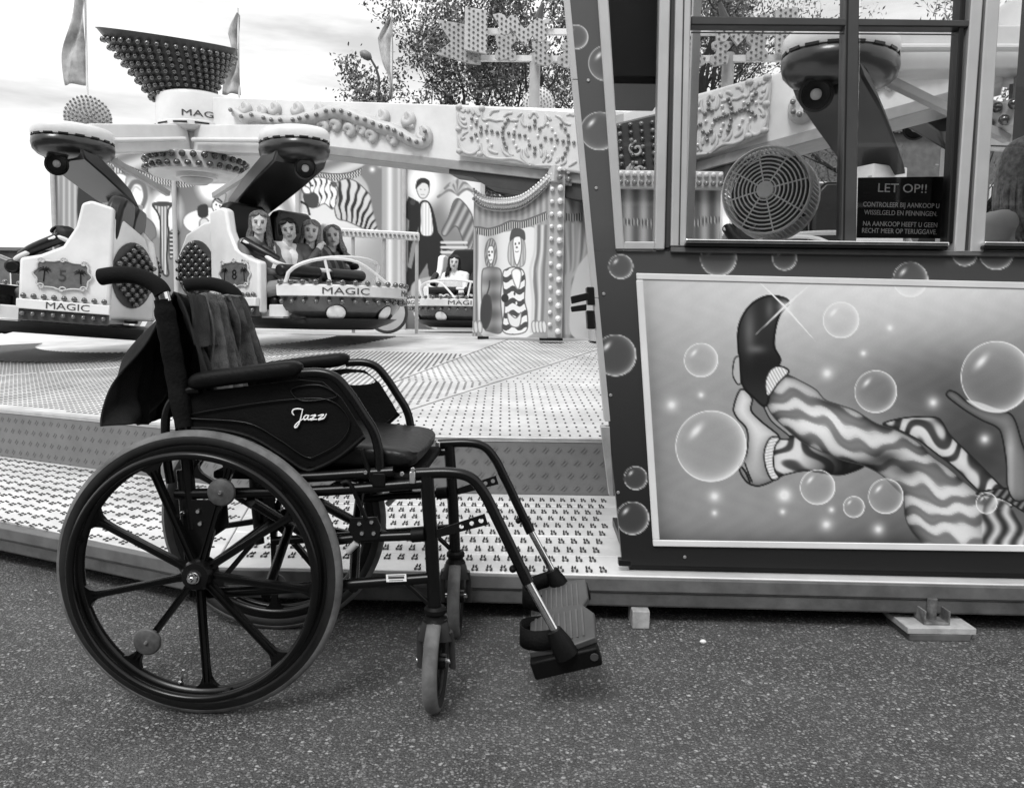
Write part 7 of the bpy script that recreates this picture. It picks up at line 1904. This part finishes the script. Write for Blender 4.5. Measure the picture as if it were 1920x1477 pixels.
# far row of dark roofs and houses
MAT['roof'] = M('slate_roof', .035, .8, var=.3, vscale=3, bump=.3, bscale=6); MAT['brickw'] = M('far_brick', .14, .9, var=.25, vscale=2); MAT['pane'] = M('dark_pane', .02, .1, var=.1)
def house(x0, x1, Y, eave, ridge, label, wins=4):
    a, b = at(x0, 500, Y).x, at(x1, 500, Y).x; ze, zr_ = at((x0 + x1) / 2, eave, Y).z, at((x0 + x1) / 2, ridge, Y).z; D = 8
    t = thing('house', label, 'house', Matrix.Translation(((a + b) / 2, Y, 0)), 'houses beyond the fairground', world=True)
    MB().box(((a + b) / 2, Y + D / 2, ze / 2), (b - a, D, ze)).build('wall', MAT['brickw'], t, smooth=0)
    MB().prism([(Y - .4, ze + .001), (Y + D + .4, ze + .001), (Y + D / 2, zr_)], a - .3, b + .3, Matrix(((0, 0, 1, 0), (1, 0, 0, 0), (0, 1, 0, 0), (0, 0, 0, 1)))).build('roof', MAT['roof'], t, smooth=0)
    for k in range(wins):
        x = a + (b - a) * (k + .5) / wins
        w = MB().box((x, Y - .02, ze * .7), (min(1.3, (b - a) / wins * .55), .08, 1.5)).build('window', MAT['white'], t, smooth=0); MB().box((x, Y - .045, ze * .7), (min(1.1, (b - a) / wins * .45), .06, 1.3)).build('pane', MAT['pane'], w, smooth=0)
house(880, 1250, 42, 215, 172, 'dark roofed house behind the tree under the letters', 5)
house(-160, 62, 46, 470, 452, 'low house far left beyond the leftmost car', 4)
house(50, 96, 44, 470, 440, 'narrow gabled house far left beside the curtain edge', 1)
house(1330, 1990, 46, 250, 175, 'long dark roofed house seen through the booth windows', 8)

# the street behind the photographer, mirrored in the booth glass
def street_house(x0, x1, Y, H, R, label, rows=2, n=5):
    t = thing('street_house', label, 'house', Matrix.Translation(((x0 + x1) / 2, Y, 0)), 'houses across the street', world=True)
    MB().box(((x0 + x1) / 2, Y - 4, H / 2), (x1 - x0, 8, H)).build('wall', MAT['brickd'], t, smooth=0)
    MB().prism([(Y + .4, H + .001), (Y - 8.4, H + .001), (Y - 4, R)], x0 - .2, x1 + .2, Matrix(((0, 0, 1, 0), (1, 0, 0, 0), (0, 1, 0, 0), (0, 0, 0, 1)))).build('roof', MAT['roof'], t, smooth=0)
    for r in range(rows):
        for k in range(n):
            x = x0 + (x1 - x0) * (k + .5) / n; z = 1.5 + r * 2.9
            w = MB().box((x, Y + .03, z), (1.3, .1, 1.5)).build('window', MAT['lgrey'], t, smooth=0); MB().box((x, Y + .07, z), (1.1, .06, 1.3)).build('pane', MAT['pane'], w, smooth=0)
MAT['brickd'] = M('dark_brick', .05, .9, var=.4, vscale=3)
street_house(-26, -8.2, -15, 6.2, 9.8, 'brick terrace across the street on the left, reflected in the booth glass', 2, 6)
street_house(-8, 9, -15.5, 6.6, 10.4, 'brick terrace across the street in the middle, reflected in the booth glass', 2, 6)
street_house(9.2, 28, -15, 6.2, 9.8, 'brick terrace across the street on the right, reflected in the booth glass', 2, 6)

# dark studded ornament panel on the boom root, seen through the narrow booth window
def dark_panel():
    Y = 6.1; c = [at(x, y, Y) for x, y in ((1150, 232), (1262, 205), (1300, 330), (1158, 345))]
    t = thing('studded_sign', 'dark ornament sign crowded with bulbs behind the narrow booth window', 'ornament sign', Matrix.Translation((c[3].x, Y, deck_z(1, Y))), world=True)
    MB().prism([(q.x, q.z) for q in c], Y, Y + .06, XZ).build('board', MAT['dgrey'], t, smooth=0, bevel=.015)
    rnd = random.Random(4); o = c[3]; u = c[2] - c[3]; v = c[0] - c[3]
    for i in range(8):
        for k in range(7):
            q = o + u * ((k + .5) / 7) + v * ((i + .5) / 8); bulb(q + Vector((0, -.004, 0)), (0, -1, 0), .019, t, BULB if (i + k) % 3 else BULBM)
    for k in range(9):
        q = o + u * rnd.uniform(.1, .9) + v * rnd.uniform(.1, .9)
        MB().tube([Vector((q.x + a_, Y - .012, q.z + b_)) for a_, b_ in spiral((0, 0), .06, 1.2, rnd.uniform(0, 6))], .012, 7).build('relief_curl', MAT['reliefgrey'], t, 80)
    q = (c[2] + c[3]) / 2; MB().box((q.x, Y + .03, (q.z + deck_z(1, Y)) / 2), (.3, .05, q.z - deck_z(1, Y))).build('stand', MAT['black'], t, smooth=0)
dark_panel()
